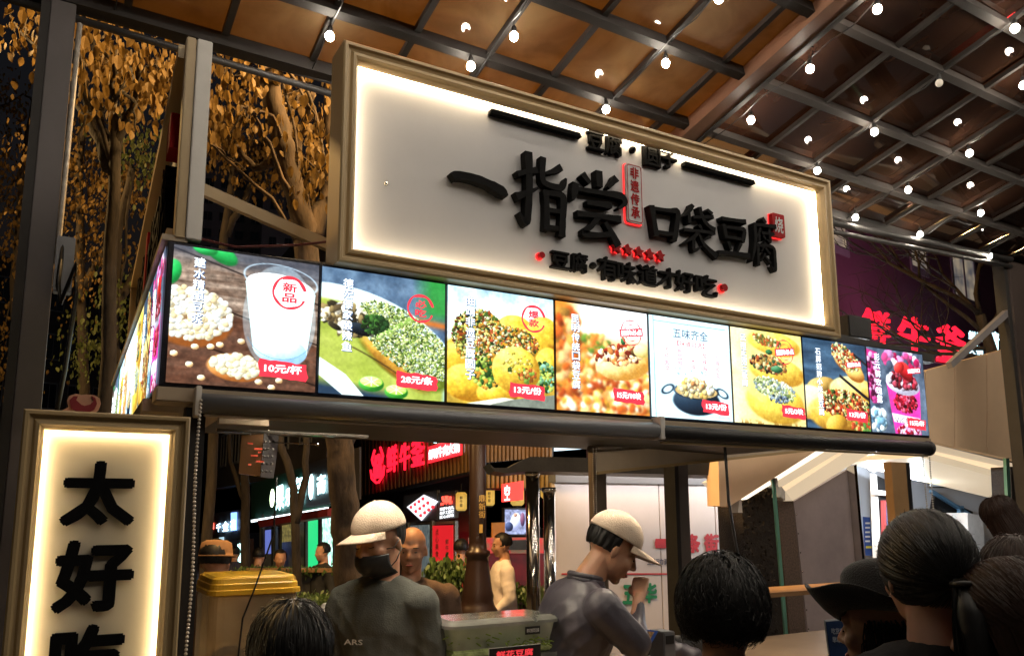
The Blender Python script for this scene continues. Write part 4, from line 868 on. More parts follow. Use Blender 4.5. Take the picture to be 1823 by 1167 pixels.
tree('golden leafy tree with a thick leaning trunk rising behind the first cook', None, 6.4, [(628, 1090), (620, 985), (611, 900), (604, 800), (578, 620), (552, 470), (535, 380), (508, 270), (488, 180), (478, 60)], .125, .075,
     [(410, 190, -.5, 70, 60, 50, .115), (440, 170, -.4, 60, 50, 36, .115), (400, 240, -.4, 50, 40, 24, .11), (545, 250, -.5, 50, 70, 46, .115), (565, 310, -.5, 40, 60, 34, .115), (560, 190, -.4, 40, 40, 18, .11), (490, 110, -.3, 120, 30, 30, .11)],
     [(410, 200, .2, 70, 90, 260, .10), (555, 270, .2, 50, 100, 260, .10), (460, 110, .2, 150, 40, 200, .1), (500, 170, .3, 140, 60, 120, .1)], M_leaf, M_bark2, [([(604, 800, 0), (655, 740, .1), (690, 690, .2)], .05, .04), ([(545, 440, 0), (590, 330, .2), (597, 200, .2), (590, 60, .2)], .08, .06), ([(490, 290, .1), (455, 300, .2), (420, 260, .2)], .04, .02), ([(515, 330, 0), (530, 250, .1), (560, 160, 0)], .05, .02)], 4)
for (sd, dep, x, tr, cls, lab) in [
    (5, 10.5, 140, [(150, 740), (145, 520), (140, 330), (150, 200)], [(120, 270, 0, 100, 70, 500, .10), (150, 350, 0, 90, 70, 480, .10), (230, 330, 0, 90, 90, 520, .10), (170, 470, 0, 80, 90, 420, .09)], 'dim leafy tree with a slim trunk just right of the grey pillar'),
    (6, 13.0, 40, [(30, 760), (25, 500), (40, 300), (60, 180)], [(20, 330, 0, 70, 120, 700, .11), (60, 430, 0, 60, 90, 400, .11), (10, 180, 0, 60, 60, 260, .11), (20, 620, 0, 60, 120, 380, .10)], 'dim tree at the far left edge seen past the grey pillar'),
    (7, 9.0, 240, [(215, 760), (200, 560), (210, 420), (235, 300)], [(250, 270, 0, 70, 60, 300, .09), (220, 540, 0, 50, 90, 260, .085), (160, 620, 0, 60, 70, 260, .085)], 'dark forked tree between the pillar and the stall side sign'),
    (8, 11.0, 410, [(380, 760), (400, 420), (420, 280), (430, 150)], [(400, 240, 0, 70, 60, 420, .10), (370, 200, 0, 50, 60, 260, .1), (480, 300, 0, 60, 60, 260, .1), (440, 290, 0, 70, 40, 200, .1)], 'dim tree far behind the diagonal brace')]:
    tree(lab, None, dep, tr, .075, .035, [], cls, M_leaf if sd != 7 else M_leaf2, M_bark, [([(tr[1][0], tr[1][1], 0), (tr[1][0] + 60, tr[1][1] - 110, .2), (tr[1][0] + 80, tr[1][1] - 220, .3)], .06, .03)], sd)
# street trees seen below the blind
tree('thin forked street tree left of the cook', None, 9.5, [(530, 1060), (527, 930), (520, 850), (500, 790), (480, 700)], .055, .04, [], [], M_leaf2, M_bark, [([(527, 930, 0), (542, 850, .1), (548, 740, .1)], .05, .035)], 12)
tree('thin straight tree trunk before the dark buildings', None, 13, [(436, 1010), (437, 850), (445, 700)], .08, .06, [], [], M_leaf2, M_bark, [([(437, 900, 0), (410, 820, .1), (405, 720, .1)], .04, .03)], 13)
# bare tree in front of the pink building
bt = empty('bare_tree', (0, 0, 0), 0, 'leafless tree spreading dark branches before the red neon sign at right', 'tree')
rs = random.Random(21); D9 = 9.0
root = atd(1800, 760, D9); bt.location = (root.x, root.y, 0)
mb = MB(); limb(mb, [(root.x, root.y, 0), root, atd(1770, 640, D9), atd(1745, 560, D9)], .09, .05, 9, .005, rs); mb.build('trunk', M_bark, bt, True)
def twig(mb, p, d, r, L, dep):
    pts = [p]; q = p.copy(); dd = d.copy()
    for k in range(5):
        dd = (dd + Vector((rs.uniform(-.4, .4), rs.uniform(-.3, .3), rs.uniform(-.22, .25)))).normalized(); q = q + dd * L / 5; pts.append(q.copy())
    mb.tube(pts, [r * (1 - .13 * k) for k in range(6)], 5)
    if dep > 0:
        for k in (1, 2, 3, 4, 5): 
            if rs.random() < .85: twig(mb, pts[k], (dd + Vector((rs.uniform(-1, 1), rs.uniform(-.6, .6), rs.uniform(-.5, .9)))).normalized(), r * .55, L * .62, dep - 1)
for (x, y, dx, dz, L_) in [(1770, 640, -1, .35, 1.6), (1760, 600, -1, .75, 1.6), (1750, 570, -.6, 1, 1.3), (1760, 590, .4, 1, 1.1), (1748, 560, -.9, .5, 1.9), (1765, 620, -1, .1, 1.5), (1745, 560, -.2, 1, 1.2)]:
    mb = MB(); twig(mb, atd(x, y, D9), (cam.matrix_world.to_3x3() @ Vector((dx, dz, rs.uniform(-.3, .3)))).normalized(), .028, L_, 3); mb.build('branch', M_bark, bt, True)

# ================================================================== buildings behind
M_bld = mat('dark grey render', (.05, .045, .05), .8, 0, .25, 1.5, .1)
M_bldw = mat('dim white window frame', (.16, .17, .19), .6)
M_win = mat('dark window glass', (.012, .015, .025), .08, 0, .3, 2)
def hdir(px): d = ray(px, 925); d.z = 0; return d.normalized()
def block(label, pl, dr, x0, x1, y0, y1, deep, m, wins, wm=M_win, frame=M_bldw, base=False, name='building', cat='building'):
    "pl: vplane; box between pixel x0..x1, y0..y1 (top..bottom, or the ground)"
    a = pl(x0, (y0 + y1) / 2); b = pl(x1, (y0 + y1) / 2); zt = max(pl(x0, y0).z, pl(x1, y0).z); zb = 0 if base else min(pl(x0, y1).z, pl(x1, y1).z)
    a.z = b.z = zb; d = (b - a).normalized(); n = Vector((-d.y, d.x, 0))
    if n.dot(a - C0) < 0: n = -n
    t = empty(name, a, 0, label, cat); MB().prism([a, b, b + n * deep, a + n * deep], (0, 0, zt - zb)).build('wall', m, t)
    L_ = (b - a).length
    for (u0, u1, v0, v1) in wins:   # fractions along, metres up from ground... fractions of height
        p = a + d * L_ * u0; q = a + d * L_ * u1; w0 = zb + (zt - zb) * v0; w1 = zb + (zt - zb) * v1
        f = MB(); fo = n * -.03
        for (s0, s1, h0, h1) in ((0, 1, 0, .06), (0, 1, .94, 1), (0, .06, .06, .94), (.94, 1, .06, .94), (.48, .52, .06, .94)):
            A = p.lerp(q, s0); B = p.lerp(q, s1); f.prism([Vector((A.x, A.y, w0 + (w1 - w0) * h0)) + fo, Vector((B.x, B.y, w0 + (w1 - w0) * h0)) + fo, Vector((B.x, B.y, w0 + (w1 - w0) * h0)) - fo * .2, Vector((A.x, A.y, w0 + (w1 - w0) * h0)) - fo * .2], (0, 0, (w1 - w0) * (h1 - h0)))
        fr = f.build('window', frame, t)
        g_ = MB(); A = p + n * -.012; B = q + n * -.012; g_.quad((A.x, A.y, w0), (B.x, B.y, w0), (B.x, B.y, w1), (A.x, A.y, w1)); g_.build('pane', wm, fr)
    return t
def wgrid(nu, nv, fu=.6, fv=.55, u0=.04, u1=.96, v0=.05, v1=.97):
    r = []
    for i in range(nu):
        for j in range(nv):
            cx = u0 + (u1 - u0) * (i + .5) / nu; cz = v0 + (v1 - v0) * (j + .5) / nv; du = (u1 - u0) / nu * fu / 2; dv = (v1 - v0) / nv * fv / 2; r.append((cx - du, cx + du, cz - dv, cz + dv))
    return r
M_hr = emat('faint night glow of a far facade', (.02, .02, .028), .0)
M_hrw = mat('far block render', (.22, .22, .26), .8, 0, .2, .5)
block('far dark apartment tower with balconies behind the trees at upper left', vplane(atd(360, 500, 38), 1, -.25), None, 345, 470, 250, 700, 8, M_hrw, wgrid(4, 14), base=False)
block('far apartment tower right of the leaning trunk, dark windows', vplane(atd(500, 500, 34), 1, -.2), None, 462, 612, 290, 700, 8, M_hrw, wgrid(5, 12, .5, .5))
block('dark street block behind the left pillar', vplane(atd(60, 800, 30), 1, .3), None, -60, 330, 520, 950, 6, M_bld, wgrid(8, 5))
# street facade on the left below the blind
plL = vplane(atd(583, 860, 15), *hdir(84).xy)
plL2 = vplane(atd(583, 860, 15.4), *hdir(84).xy)
block('dark three storey street block above the green fruit shop', plL2, None, 372, 584, 600, 835, .4, M_bld, wgrid(7, 3, .5, .6))
def facade_poly(name, fn, pts, m, parent, th=.06, off=0):
    P_ = [fn(x, y, off) for x, y in pts]; n = (P_[1] - P_[0]).cross(P_[2] - P_[0]).normalized()
    if n.dot(P_[0] - C0) < 0: n = -n
    return MB().prism(P_, n * th).build(name, m, parent)
def text_on(fn, s, quad_px, m, parent, name='lettering', bold=.02, depth=.0, off=-.07, vertical=False):
    tl, tr, br, bl = [fn(x, y, off * sgn[0]) for x, y in quad_px]
    ex_ = (br - bl); w = ex_.length; h = ((tl - bl).length + (tr - br).length) / 2
    mb = MB(); put_text(mb, s, bl, ex_, (tl - bl), w, h, bold, depth, vertical=vertical); return mb.build(name, m, parent)
def side_of(fn):
    a = fn(600, 900, 0); b = fn(600, 900, .1); return -1 if (b - C0).length > (a - C0).length else 1
sgn = [1]
def use(fn): sgn[0] = 1 if (fn(600, 900, -.1) - C0).length < (fn(600, 900, 0) - C0).length else -1; return fn
fs_ = empty('fruit_shop', plL(510, 1000) * 1.0, 0, 'shop with dark green fascia, glowing white lettering and bright green interior', 'shop'); fs_.location.z = 0
use(plL); O_ = lambda k: -k * sgn[0] * -1
# off convention: negative*sgn is towards the camera
def toward(k): return -k * sgn[0]
M_green = mat('dark green sign board', (.008, .05, .035), .5); M_fg = mat('dark brown fascia', (.05, .045, .05), .5)
facade_poly('fascia', plL, [(447, 923), (583, 899), (578, 818), (447, 861)], M_green, fs_, .1)
facade_poly('fascia_end', plL, [(545, 902), (640, 888), (640, 795), (545, 826)], M_fg, fs_, .03, toward(.02))
M_cy = emat('cyan white neon lettering', (.55, .95, 1), 3.2)
for s_, q_ in (('果', [(490, 866), (506, 861), (506, 905), (490, 910)]), ('乐', [(508, 868), (520, 864), (520, 898), (508, 902)]), ('伊', [(524, 850), (541, 845), (541, 894), (524, 899)]), ('斋', [(564, 846), (580, 841), (580, 876), (564, 881)])):
    text_on(plL, s_, q_, M_cy, fs_, 'neon_letter', .035, off=-.06)
c = plL(484.5, 886, toward(.05)); MB().ell(c, (.05, .05, .21), None, 14, 10).build('egg_logo', emat('white green logo light', (.8, 1, .6), 3), fs_, True)
c = plL(554, 866, toward(.05)); MB().ell(c, (.05, .05, .25), None, 14, 10).build('round_logo', M_cy, fs_, True)
facade_poly('awning', plL, [(462, 938), (583, 918), (583, 904), (458, 926)], mat('dull red awning', (.25, .02, .03), .7), fs_, .25, toward(.25))
facade_poly('sign_light', plL, [(447, 929), (583, 905), (583, 902), (447, 925)], emat('cool strip light', (.8, .95, 1), 2.5), fs_, .02, toward(.1))
facade_poly('interior_wall', plL, [(462, 1040), (640, 1040), (640, 905), (462, 935)], mat('shop interior', (.25, .27, .25), .7), fs_, .05, toward(-.5))
facade_poly('green_door', plL, [(543, 1010), (566, 1010), (566, 922), (543, 925)], emat('lit green shop wall', (.02, .55, .18), .8), fs_, .02, toward(-.3))
facade_poly('bright_display', plL, [(567, 1010), (592, 1010), (592, 918), (567, 921)], emat('bright shop display', (.7, 1, .95), 1.1, (.1, .35, .2), 9), fs_, .02, toward(-.3))
facade_poly('blue_panel', plL, [(467, 985), (481, 985), (481, 942), (467, 944)], emat('dim blue display', (.12, .16, .5), .6), fs_, .02, toward(-.1))
facade_poly('menu_case', plL, [(497, 965), (526, 962), (526, 930), (497, 935)], emat('dim yellow display', (.35, .28, .08), .5, (.03, .03, .02), 14), fs_, .02, toward(-.1))
for x in (465, 483, 495, 541, 566, 592): facade_poly('door_post', plL, [(x, 1040), (x + 3, 1040), (x + 3, 915), (x, 915)], M_dsteel, fs_, .05, toward(.02))
# farther shops, blue signs
plF = vplane(atd(420, 940, 24), *hdir(84).xy); use(plF)
sh = empty('far_shop', plF(405, 1000), 0, 'far shop with small blue white signs left of the thin tree trunk', 'shop'); sh.location.z = 0
facade_poly('fascia', plF, [(368, 965), (432, 958), (432, 905), (368, 915)], M_fg, sh, .1)
facade_poly('wall', plF, [(368, 1060), (445, 1060), (445, 958), (368, 965)], M_bld, sh, .1)
M_bl = emat('blue white sign light', (.45, .75, 1), 3)
for s_, q_ in (('千', [(385, 932), (393, 930), (393, 945), (385, 947)]), ('金', [(396, 928), (407, 926), (407, 944), (396, 946)]), ('花', [(410, 925), (419, 923), (419, 942), (410, 944)])): text_on(plF, s_, q_, M_bl, sh, 'neon_letter', .04)
facade_poly('light_board', plF, [(411, 944), (420, 943), (420, 911), (411, 912)], emat('blue light board', (.2, .4, 1), 1.5), sh, .03, toward(.04))
facade_poly('red_board', plF, [(373, 942), (379, 941), (379, 930), (373, 931)], emat('small red sign light', (1, .12, .08), 2.5), sh, .03, toward(.04))
facade_poly('window_light', plF, [(423, 1012), (430, 1012), (430, 966), (423, 968)], emat('cyan window light', (.5, .95, .9), 2.2), sh, .03, toward(.04))
facade_poly('door_light', plF, [(390, 1000), (397, 1000), (397, 955), (390, 956)], emat('pale door light', (.4, .6, .7), .7), sh, .03, toward(.04))

# ------------------------------------------------------------------ beef hotpot shop with slatted fascia
M_slat = mat('gold brown slat', (.22, .12, .04), .4, .1, .3, 6); M_maroon = mat('maroon fascia board', (.10, .035, .02), .5, 0, .3, 3)
M_neon = emat('red neon', (1, .010, .03), 1.3)
plH = vplane(atd(837, 830, 13), *hdir(482).xy); use(plH)
hs = empty('hotpot_shop', plH(740, 1000), 0, 'beef hotpot shop with slatted brown fascia and red neon ox sign', 'shop'); hs.location.z = 0
facade_poly('fascia', plH, [(640, 884), (837, 839), (837, 735), (640, 775)], M_maroon, hs, .15)
for i in range(30):
    x = 641 + i * 6.6; w_ = 2.6; yt = 775 - (x - 640) * .2; yb_ = 884 - (x - 640) * .228
    facade_poly('slat', plH, [(x, yb_), (x + w_, yb_ - .5), (x + w_, yt), (x, yt)], M_slat, hs, .03, toward(.04))
facade_poly('eave_band', plH, [(640, 889), (837, 843), (837, 838), (640, 883)], M_black, hs, .12, toward(.12))
for s_, q_ in (('鲜', [(690, 795), (708, 790), (708, 838), (690, 843)]), ('牛', [(713, 790), (731, 785), (731, 833), (713, 840)]), ('釜', [(733, 781), (757, 774), (757, 826), (733, 832)])):
    text_on(plH, s_, q_, M_neon, hs, 'neon_letter', .022, depth=.03, off=-.1)
# ox-head neon: ring of horns and a body
def neon_ox(fn, cx, cy, w, h, parent):
    mb = MB(); P_ = lambda u, v: fn(cx + u * w, cy - v * h - .22 * u * w, toward(.12)); r_ = .025
    mb.tube([P_(-.5, -.15), P_(-.42, -.45), P_(-.1, -.62), P_(.1, -.62), P_(.42, -.42), P_(.5, -.1)], r_ * 1.3, 8); mb.tube([P_(-.22, .5), P_(-.4, .2), P_(-.3, 0), P_(0, -.05), P_(.3, .05), P_(.4, .25), P_(.22, .55)], r_ * 1.5, 8)
    mb.tube([P_(-.1, .3), P_(-.15, .05), P_(-.22, -.2), P_(-.15, -.42), P_(.12, -.42), P_(.22, -.15), P_(.14, .08), P_(.1, .32)], r_ * 2, 8); mb.tube([P_(0, 0), P_(0, -.4)], r_ * 3.5, 8); mb.tube([P_(-.45, -.25), P_(-.3, -.35), P_(-.2, -.5)], r_, 8); mb.tube([P_(.45, -.2), P_(.32, -.32), P_(.22, -.48)], r_, 8)
    return mb.build('neon_ox_head', M_neon, parent, True)
neon_ox(plH, 672, 826, 24, 52, hs)
text_on(plH, '清真', [(790, 766), (813, 760), (813, 780), (790, 786)], M_cy, hs, 'neon_letter', .02, off=-.08)
mb = MB(); mb.tube([plH(771, 772, toward(.1)), plH(772, 786, toward(.1)), plH(776, 787, toward(.1)), plH(777, 768, toward(.1))], .02, 6); mb.tube([plH(780, 766, toward(.1)), plH(781, 785, toward(.1)), plH(788, 780, toward(.1)), plH(784, 775, toward(.1))], .02, 6); mb.build('neon_emblem', M_cy, hs, True)
facade_poly('red_light_board', plH, [(762, 824), (819, 809), (819, 778), (762, 795)], emat('red light board', (.85, .02, .03), 1.0), hs, .04, toward(.07))
text_on(plH, '鲜切牛肉火锅', [(763, 799), (818, 784), (818, 804), (763, 819)], emat('white backlit characters', (1, .9, .9), 1.6), hs, 'lettering', .03, off=-.09)
facade_poly('ground_floor', plH, [(620, 1120), (850, 1120), (850, 842), (620, 888)], mat('dark shop wall', (.045, .035, .03), .6), hs, .1, toward(-.6))
M_wf = mat('pale aluminium door frame', (.4, .42, .4), .4, .3)
for (a, b) in ((722, 726), (765, 769), (806, 810)): facade_poly('door_frame', plH, [(a, 1060), (b, 1060), (b, 926), (a, 928)], M_wf, hs, .06, toward(-.2))
facade_poly('door_head', plH, [(722, 935), (810, 931), (810, 926), (722, 930)], M_wf, hs, .06, toward(-.25))
facade_poly('door_glass', plH, [(727, 1060), (765, 1060), (765, 933), (727, 935)], emat('lit shop glass', (.12, .14, .13), .7, (.03, .04, .05), 8), hs, .02, toward(-.3))
facade_poly('red_poster', plH, [(770, 1000), (805, 998), (805, 934), (770, 935)], emat('lit red poster', (.62, .015, .02), .65), hs, .02, toward(-.18))
text_on(plH, '点心美食', [(775, 940), (781, 940), (781, 992), (775, 992)], mat('gold print', (.5, .3, .08), .5), hs, 'lettering', .02, off=.19 - .04, vertical=True)
text_on(plH, '鲜牛釜', [(793, 958), (799, 958), (799, 992), (793, 992)], mat('pale print', (.6, .5, .45), .5), hs, 'lettering', .02, off=.19 - .04, vertical=True)
# small lit boards under the fascia
plB = vplane(atd(790, 900, 12.2), *hdir(482).xy); use(plB)
bd = empty('light_board', plB(760, 900), 0, 'lit board with a tilted white tray of red round bites under the hotpot fascia', 'sign')
facade_poly('board', plB, [(718, 930), (778, 924), (778, 872), (718, 882)], M_black, bd, .05)
facade_poly('tray', plB, [(750, 926), (779, 892), (754, 880), (724, 902)], emat('white tray print', (.85, .85, .95), .9), bd, .01, toward(.02))
for i in range(4):
    for j in range(3):
        u = (i + .5) / 4; v = (j + .5) / 3; x = 724 + 30 * u * .95 + 26 * v; y = 902 - 20 * u + 22 * v - 1
        MB().ell(plB(x, y, toward(.04)), (.032, .032, .03), None, 10, 6).build('red_bite', emat('red bite print', (.7, .03, .05), .8), bd, True)
bd2 = empty('light_board', plB(795, 900), 0, 'black lit board with a small red ox head and white lines of text', 'sign')
facade_poly('board', plB, [(780, 926), (810, 921), (810, 872), (780, 877)], M_black, bd2, .05)
neon2 = emat('red print light', (1, .08, .05), 1.4)
mb = MB(); P_ = lambda u, v: plB(795 + u, 886 - v, toward(.03)); mb.tube([P_(-7, 2), P_(-6, -4), P_(0, -6), P_(6, -4), P_(7, 2)], .02, 6); mb.tube([P_(0, 4), P_(0, -5)], .03, 6); mb.build('ox_head_mark', neon2, bd2, True)
text_on(plB, '鲜牛釜', [(784, 894), (806, 890), (806, 896), (784, 900)], neon2, bd2, 'lettering', .03)
for k, s_ in enumerate(('重磅牛肉丸', '纯手工捶打', '匠心美味')): text_on(plB, s_, [(783, 903 + k * 7), (808, 899 + k * 7), (808, 905 + k * 7), (783, 909 + k * 7)], emat('white print light', (.9, .95, 1), 1.3), bd2, 'lettering', .02)
# lanterns
M_lan = mat('yellow lantern paper', (.45, .28, .05), .6)
M_lan2 = emat('softly lit yellow lantern paper', (.55, .33, .05), .45, (.75, .5, .12), 6)
for (x, y, d, s_, lab) in ((821, 892, 11.5, 1, 'directly left of the brown street pole'), (871, 884, 11, .9, 'directly right of the brown street pole'), (921, 880, 10.6, 1.08, 'in front of the small red sign'), (974, 868, 10.2, 1, 'at the second chrome pipe')):
    c = atd(x, y, d); t = empty('lantern', c, 0, 'yellow octagonal paper lantern ' + lab, 'lantern', 'yellow paper lanterns along the shop eave')
    R_ = .085 * s_; H_ = .13 * s_
    MB().lathe(c, [(-H_, R_ * .7), (-H_ * .8, R_), (H_ * .8, R_), (H_, R_ * .7)], 8).build('shade', M_lan2, t)
    MB().lathe(c, [(-H_ - .02, R_ * .6), (-H_ - .003, R_ * .66)], 8).build('bottom_ring', M_black, t)
    MB().tube([c + Vector((0, 0, H_ + .001)), c + Vector((0, 0, H_ + .12))], .006, 5).build('cord', M_black, t)
    d_ = Vector((c.x, c.y, 0)).normalized(); r_ = Vector((d_.y, -d_.x, 0)); mb = MB(); put_text(mb, '鲜牛釜', c - d_ * (R_ * 1.01) - r_ * R_ * .25 - Vector((0, 0, H_ * .6)), r_, ez, R_ * .5, H_ * 1.2, .02, vertical=True); mb.build('lettering', M_black, t)

# second, nearer stall row: slatted yellow fascia over white hoarding
plS = vplane(atd(1000, 860, 10.2), *hdir(3480).xy); use(plS)
sf = empty('slatted_fascia', plS(1100, 860), 0, 'gold slatted stall fascia running above the white hoarding', 'fascia'); sf.location.z = 2
M_slat2 = mat('yellow bamboo slat', (.34, .22, .06), .5, 0, .3, 5)
facade_poly('backing', plS, [(850, 872), (1290, 872), (1290, 840), (850, 840)], M_black, sf, .06)
for i in range(54):
    x = 860 + i * 8.0; facade_poly('slat', plS, [(x, 868 - (x - 1060) * .0), (x + 4.2, 868), (x + 4.2, 842), (x, 842)], M_slat2, sf, .03, toward(.035))
uf = empty('slatted_fascia', plS(920, 790), 0, 'gold slatted fascia block high behind the street pole', 'fascia')
facade_poly('backing', plS, [(845, 826), (985, 812), (985, 740), (845, 740)], M_black, uf, .06)
for i in range(20): x = 846 + i * 7; facade_poly('slat', plS, [(x, 824 - i * .6), (x + 4, 824 - i * .6), (x + 4, 740), (x, 740)], M_slat, uf, .03, toward(.035))
M_w2 = emat('bluish white light board', (.62, .85, 1), .95)
lbx = empty('light_board', plS(1025, 788), 0, 'bluish white light board with grey characters behind the blind', 'sign')
facade_poly('board', plS, [(990, 802), (1057, 797), (1057, 740), (990, 740)], M_w2, lbx, .05, toward(.1)); text_on(plS, '云南清', [(1010, 772), (1052, 771), (1052, 784), (1010, 786)], mat('grey characters', (.1, .1, .12), .6), lbx, 'lettering', .0, off=-.12)
lb2 = empty('light_board', plS(1098, 780), 0, 'second bluish white light board right of the first behind the blind', 'sign')
facade_poly('board', plS, [(1075, 791), (1122, 788), (1122, 740), (1075, 740)], M_w2, lb2, .05, toward(.1)); text_on(plS, '真肥', [(1080, 770), (1105, 770), (1105, 780), (1080, 781)], mat('grey characters', (.1, .1, .12), .6), lb2, 'lettering', .0, off=-.12)
rb = empty('light_board', plS(955, 760), 0, 'red light board glowing just above and below the grey blind tube', 'sign')
facade_poly('board', plS, [(936, 781), (973, 772), (973, 700), (936, 700)], emat('red sign face', (.9, .04, .03), 1.1), rb, .05, toward(.1)); text_on(plS, '点心', [(941, 728), (970, 728), (970, 742), (941, 742)], M_ink_white, rb, 'lettering', .02, off=-.12)
# red sign with white character, orange board, tv, counter
rs1 = empty('light_board', atd(914, 874, 10), 0, 'small red and white sign behind the lanterns', 'sign')
facade_poly('board', plS, [(895, 893), (932, 889), (932, 855), (895, 861)], emat('red sign face', (.9, .04, .03), 1.1), rs1, .03, toward(.15)); text_on(plS, '空', [(898, 863), (908, 862), (908, 890), (898, 891)], M_ink_white, rs1, 'lettering', .02, off=-.17)
gs = empty('green_sign', atd(940, 865, 9.8), 0, 'small pale sign with green characters beside the second chrome pipe', 'sign')
facade_poly('board', plS, [(985, 866), (1006, 865), (1006, 846), (985, 848)], mat('pale green board', (.5, .5, .3), .6), gs, .03, toward(.2)); text_on(plS, '正', [(988, 850), (1003, 849), (1003, 862), (988, 863)], mat('green print', (.02, .25, .1), .6), gs, 'lettering', .03, off=-.22)
tv = empty('television', atd(918, 928, 10), 0, 'bright screen with a white figure standing on the far counter', 'screen')
Tp = Pic(44, 54, '8a93b8', 3); Tp.tex(.5, 7, 2); Tp.ball(.5, .5, .25, .4, 'e8f0ff', 'ffffff', '9098c0', 15); Tp.ball(.5, .22, .09, .08, 'd8a890', 'f0c8b0', '704030'); Tp.ball(.2, .7, .2, .2, '30406a', '8090c0', '101830'); Tp.ball(.85, .4, .12, .3, '7a4a6a', 'c090b0', '302040')
o_ = plS(899, 950, toward(.1)); e_ = (plS(936, 950, toward(.1)) - o_); MB().prism([plS(897, 953, toward(.09)), plS(938, 953, toward(.09)), plS(938, 903, toward(.09)), plS(897, 903, toward(.09))], Vector((-hdir(3480).y, hdir(3480).x, 0)) * .05).build('case', M_black, tv)
print_sheet('picture', Tp.a, o_, e_.normalized(), ez, e_.length, plS(899, 906, toward(.1)).z - o_.z, attr_mat('screen picture', .9), tv)
ob_ = empty('orange_board', atd(888, 943, 10), 0, 'plain orange board standing left of the far screen', 'board'); facade_poly('board', plS, [(877, 957), (899, 956), (899, 929), (877, 930)], mat('orange board face', (.55, .25, .06), .6), ob_, .03, toward(.1))
ct = empty('far_counter', atd(930, 975, 9.9), 0, 'far serving counter with red patterned cloth under the small screen', 'counter'); ct.location.z = 0
facade_poly('cloth', plS, [(860, 1060), (975, 1060), (975, 985), (860, 985)], emat('dim maroon counter front', (.12, .01, .012), .5, (.05, .01, .01), 12), ct, .5, toward(.15)); facade_poly('top_band', plS, [(868, 984), (972, 984), (972, 957), (868, 958)], emat('red goods band', (.6, .03, .03), .5, (.1, .14, .08), 9), ct, .5, toward(.2))
facade_poly('menu_strip', plS, [(905, 978), (938, 978), (938, 960), (905, 961)], M_dsteel, ct, .02, toward(.25))
# street pole with vertical name
pp = atd(850, 1092, 7.6); pole = empty('street_pole', (pp.x, pp.y, 0), 0, 'dark brown cast street pole with gold vertical street name', 'pole')
k7 = 7.6 / F; zz = lambda y: atd(850, y, 7.6).z
MB().lathe((pp.x, pp.y, 0), [(0, .20), (zz(1092), .19), (zz(1085), .19), (zz(1078), .165), (zz(1068), .15), (zz(1060), .155), (zz(1050), .14), (zz(1000), .105), (zz(992), .10), (zz(989), .118), (zz(985), .12), (zz(981), .118), (zz(978), .09), (zz(965), .083), (4.4, .075)], 28).build('shaft', mat('dark brown cast iron', (.028, .014, .011), .35, .2, .2, 6), pole, True)
dv = Vector((pp.x, pp.y, 0)).normalized(); rv = Vector((dv.y, -dv.x, 0))
def pole_txt(s_, x0, x1, y0, y1):
    q0 = atd((x0 + x1) / 2, (y0 + y1) / 2, 7.6); w_ = (x1 - x0) * k7; h_ = (y1 - y0) * k7; mb = MB(); o_ = Vector((pp.x, pp.y, zz(y1))) - dv * .093 + rv * ((x0 - 851) * k7); put_text(mb, s_, o_, rv, ez, w_, h_, .01, vertical=len(s_) > 1); mb.build('lettering', mat('gold paint', (.55, .38, .12), .5), pole)
pole_txt('鼎新街', 853, 865, 880, 922); pole_txt('1', 854, 860, 933, 948)
# chrome pipes and grey curved eave
for (x, lab, y0) in ((950, 'thick chrome pipe standing right of the brown street pole', 838), (980, 'second chrome pipe at the left end of the white hoarding', 868)):
    a = atd(x, 1100, 6.6); q = empty('chrome_pipe', (a.x, a.y, 0), 0, lab, 'pipe'); zt_ = atd(x, y0, 6.6).z
    MB().tube([(a.x, a.y, 0), (a.x, a.y, zt_ * .5), (a.x, a.y, zt_)], .056 if x < 960 else .05, 20).build('tube', M_chrome, q, True); MB().lathe((a.x, a.y, zt_ - .03), [(0, .06), (.02, .066), (.04, .06)], 20).build('collar', M_chrome, q, True)
ev = empty('curved_eave', atd(960, 826, 6.6), 0, 'grey metal eave with an upturned left tip resting on the chrome pipe', 'eave')
MB().prism([atd(x, y, 6.6) for x, y in ((871, 824), (880, 832), (905, 832), (930, 818), (945, 812), (1290, 820), (1290, 846), (950, 838), (938, 838), (905, 842), (880, 838))], Vector((.2, .5, 0))).build('eave_sheet', M_dsteel, ev)
# white hoarding
plW = vplane(atd(1000, 1000, 7.6), *hdir(3480).xy); use(plW)
hd = empty('white_hoarding', plW(1130, 1100), 0, 'white hoarding of flat panels with red and green characters behind the second cook', 'hoarding'); hd.location.z = 0
M_hw = mat('white hoarding panel', (.62, .57, .57), .55, 0, .05, 2)
for (x0, x1) in ((990, 1075), (1076, 1180), (1181, 1281), (1282, 1380)):
    A = plW(x0, 1100); B = plW(x1, 1100); zt_ = plW(x0, 880).z; n_ = Vector((-hdir(3480).y, hdir(3480).x, 0)); n_ = n_ if n_.dot(A) > 0 else -n_
    MB().prism([Vector((A.x + .004, A.y, 0)), Vector((B.x - .004, B.y, 0)), Vector((B.x - .004, B.y, 0)) + n_ * .05, Vector((A.x + .004, A.y, 0)) + n_ * .05], (0, 0, 2.05)).build('hoarding_panel', M_hw, hd)
A = plW(988, 1000); B = plW(1385, 1000); MB().prism([Vector((A.x, A.y - .03, 2.052)), Vector((B.x, B.y - .03, 2.052)), Vector((B.x, B.y + .09, 2.052)), Vector((A.x, A.y + .09, 2.052))], (0, 0, .07)).build('top_rail', M_alu, hd)
ll = empty('strip_light', plW(1150, 862), 0, 'long cool white strip lamp fixed over the top rail of the white hoarding', 'lamp')
A = plW(1000, 1000); B = plW(1370, 1000); fw = Vector((A.y - B.y, B.x - A.x, 0)).normalized(); fw = fw if fw.dot(A) < 0 else -fw
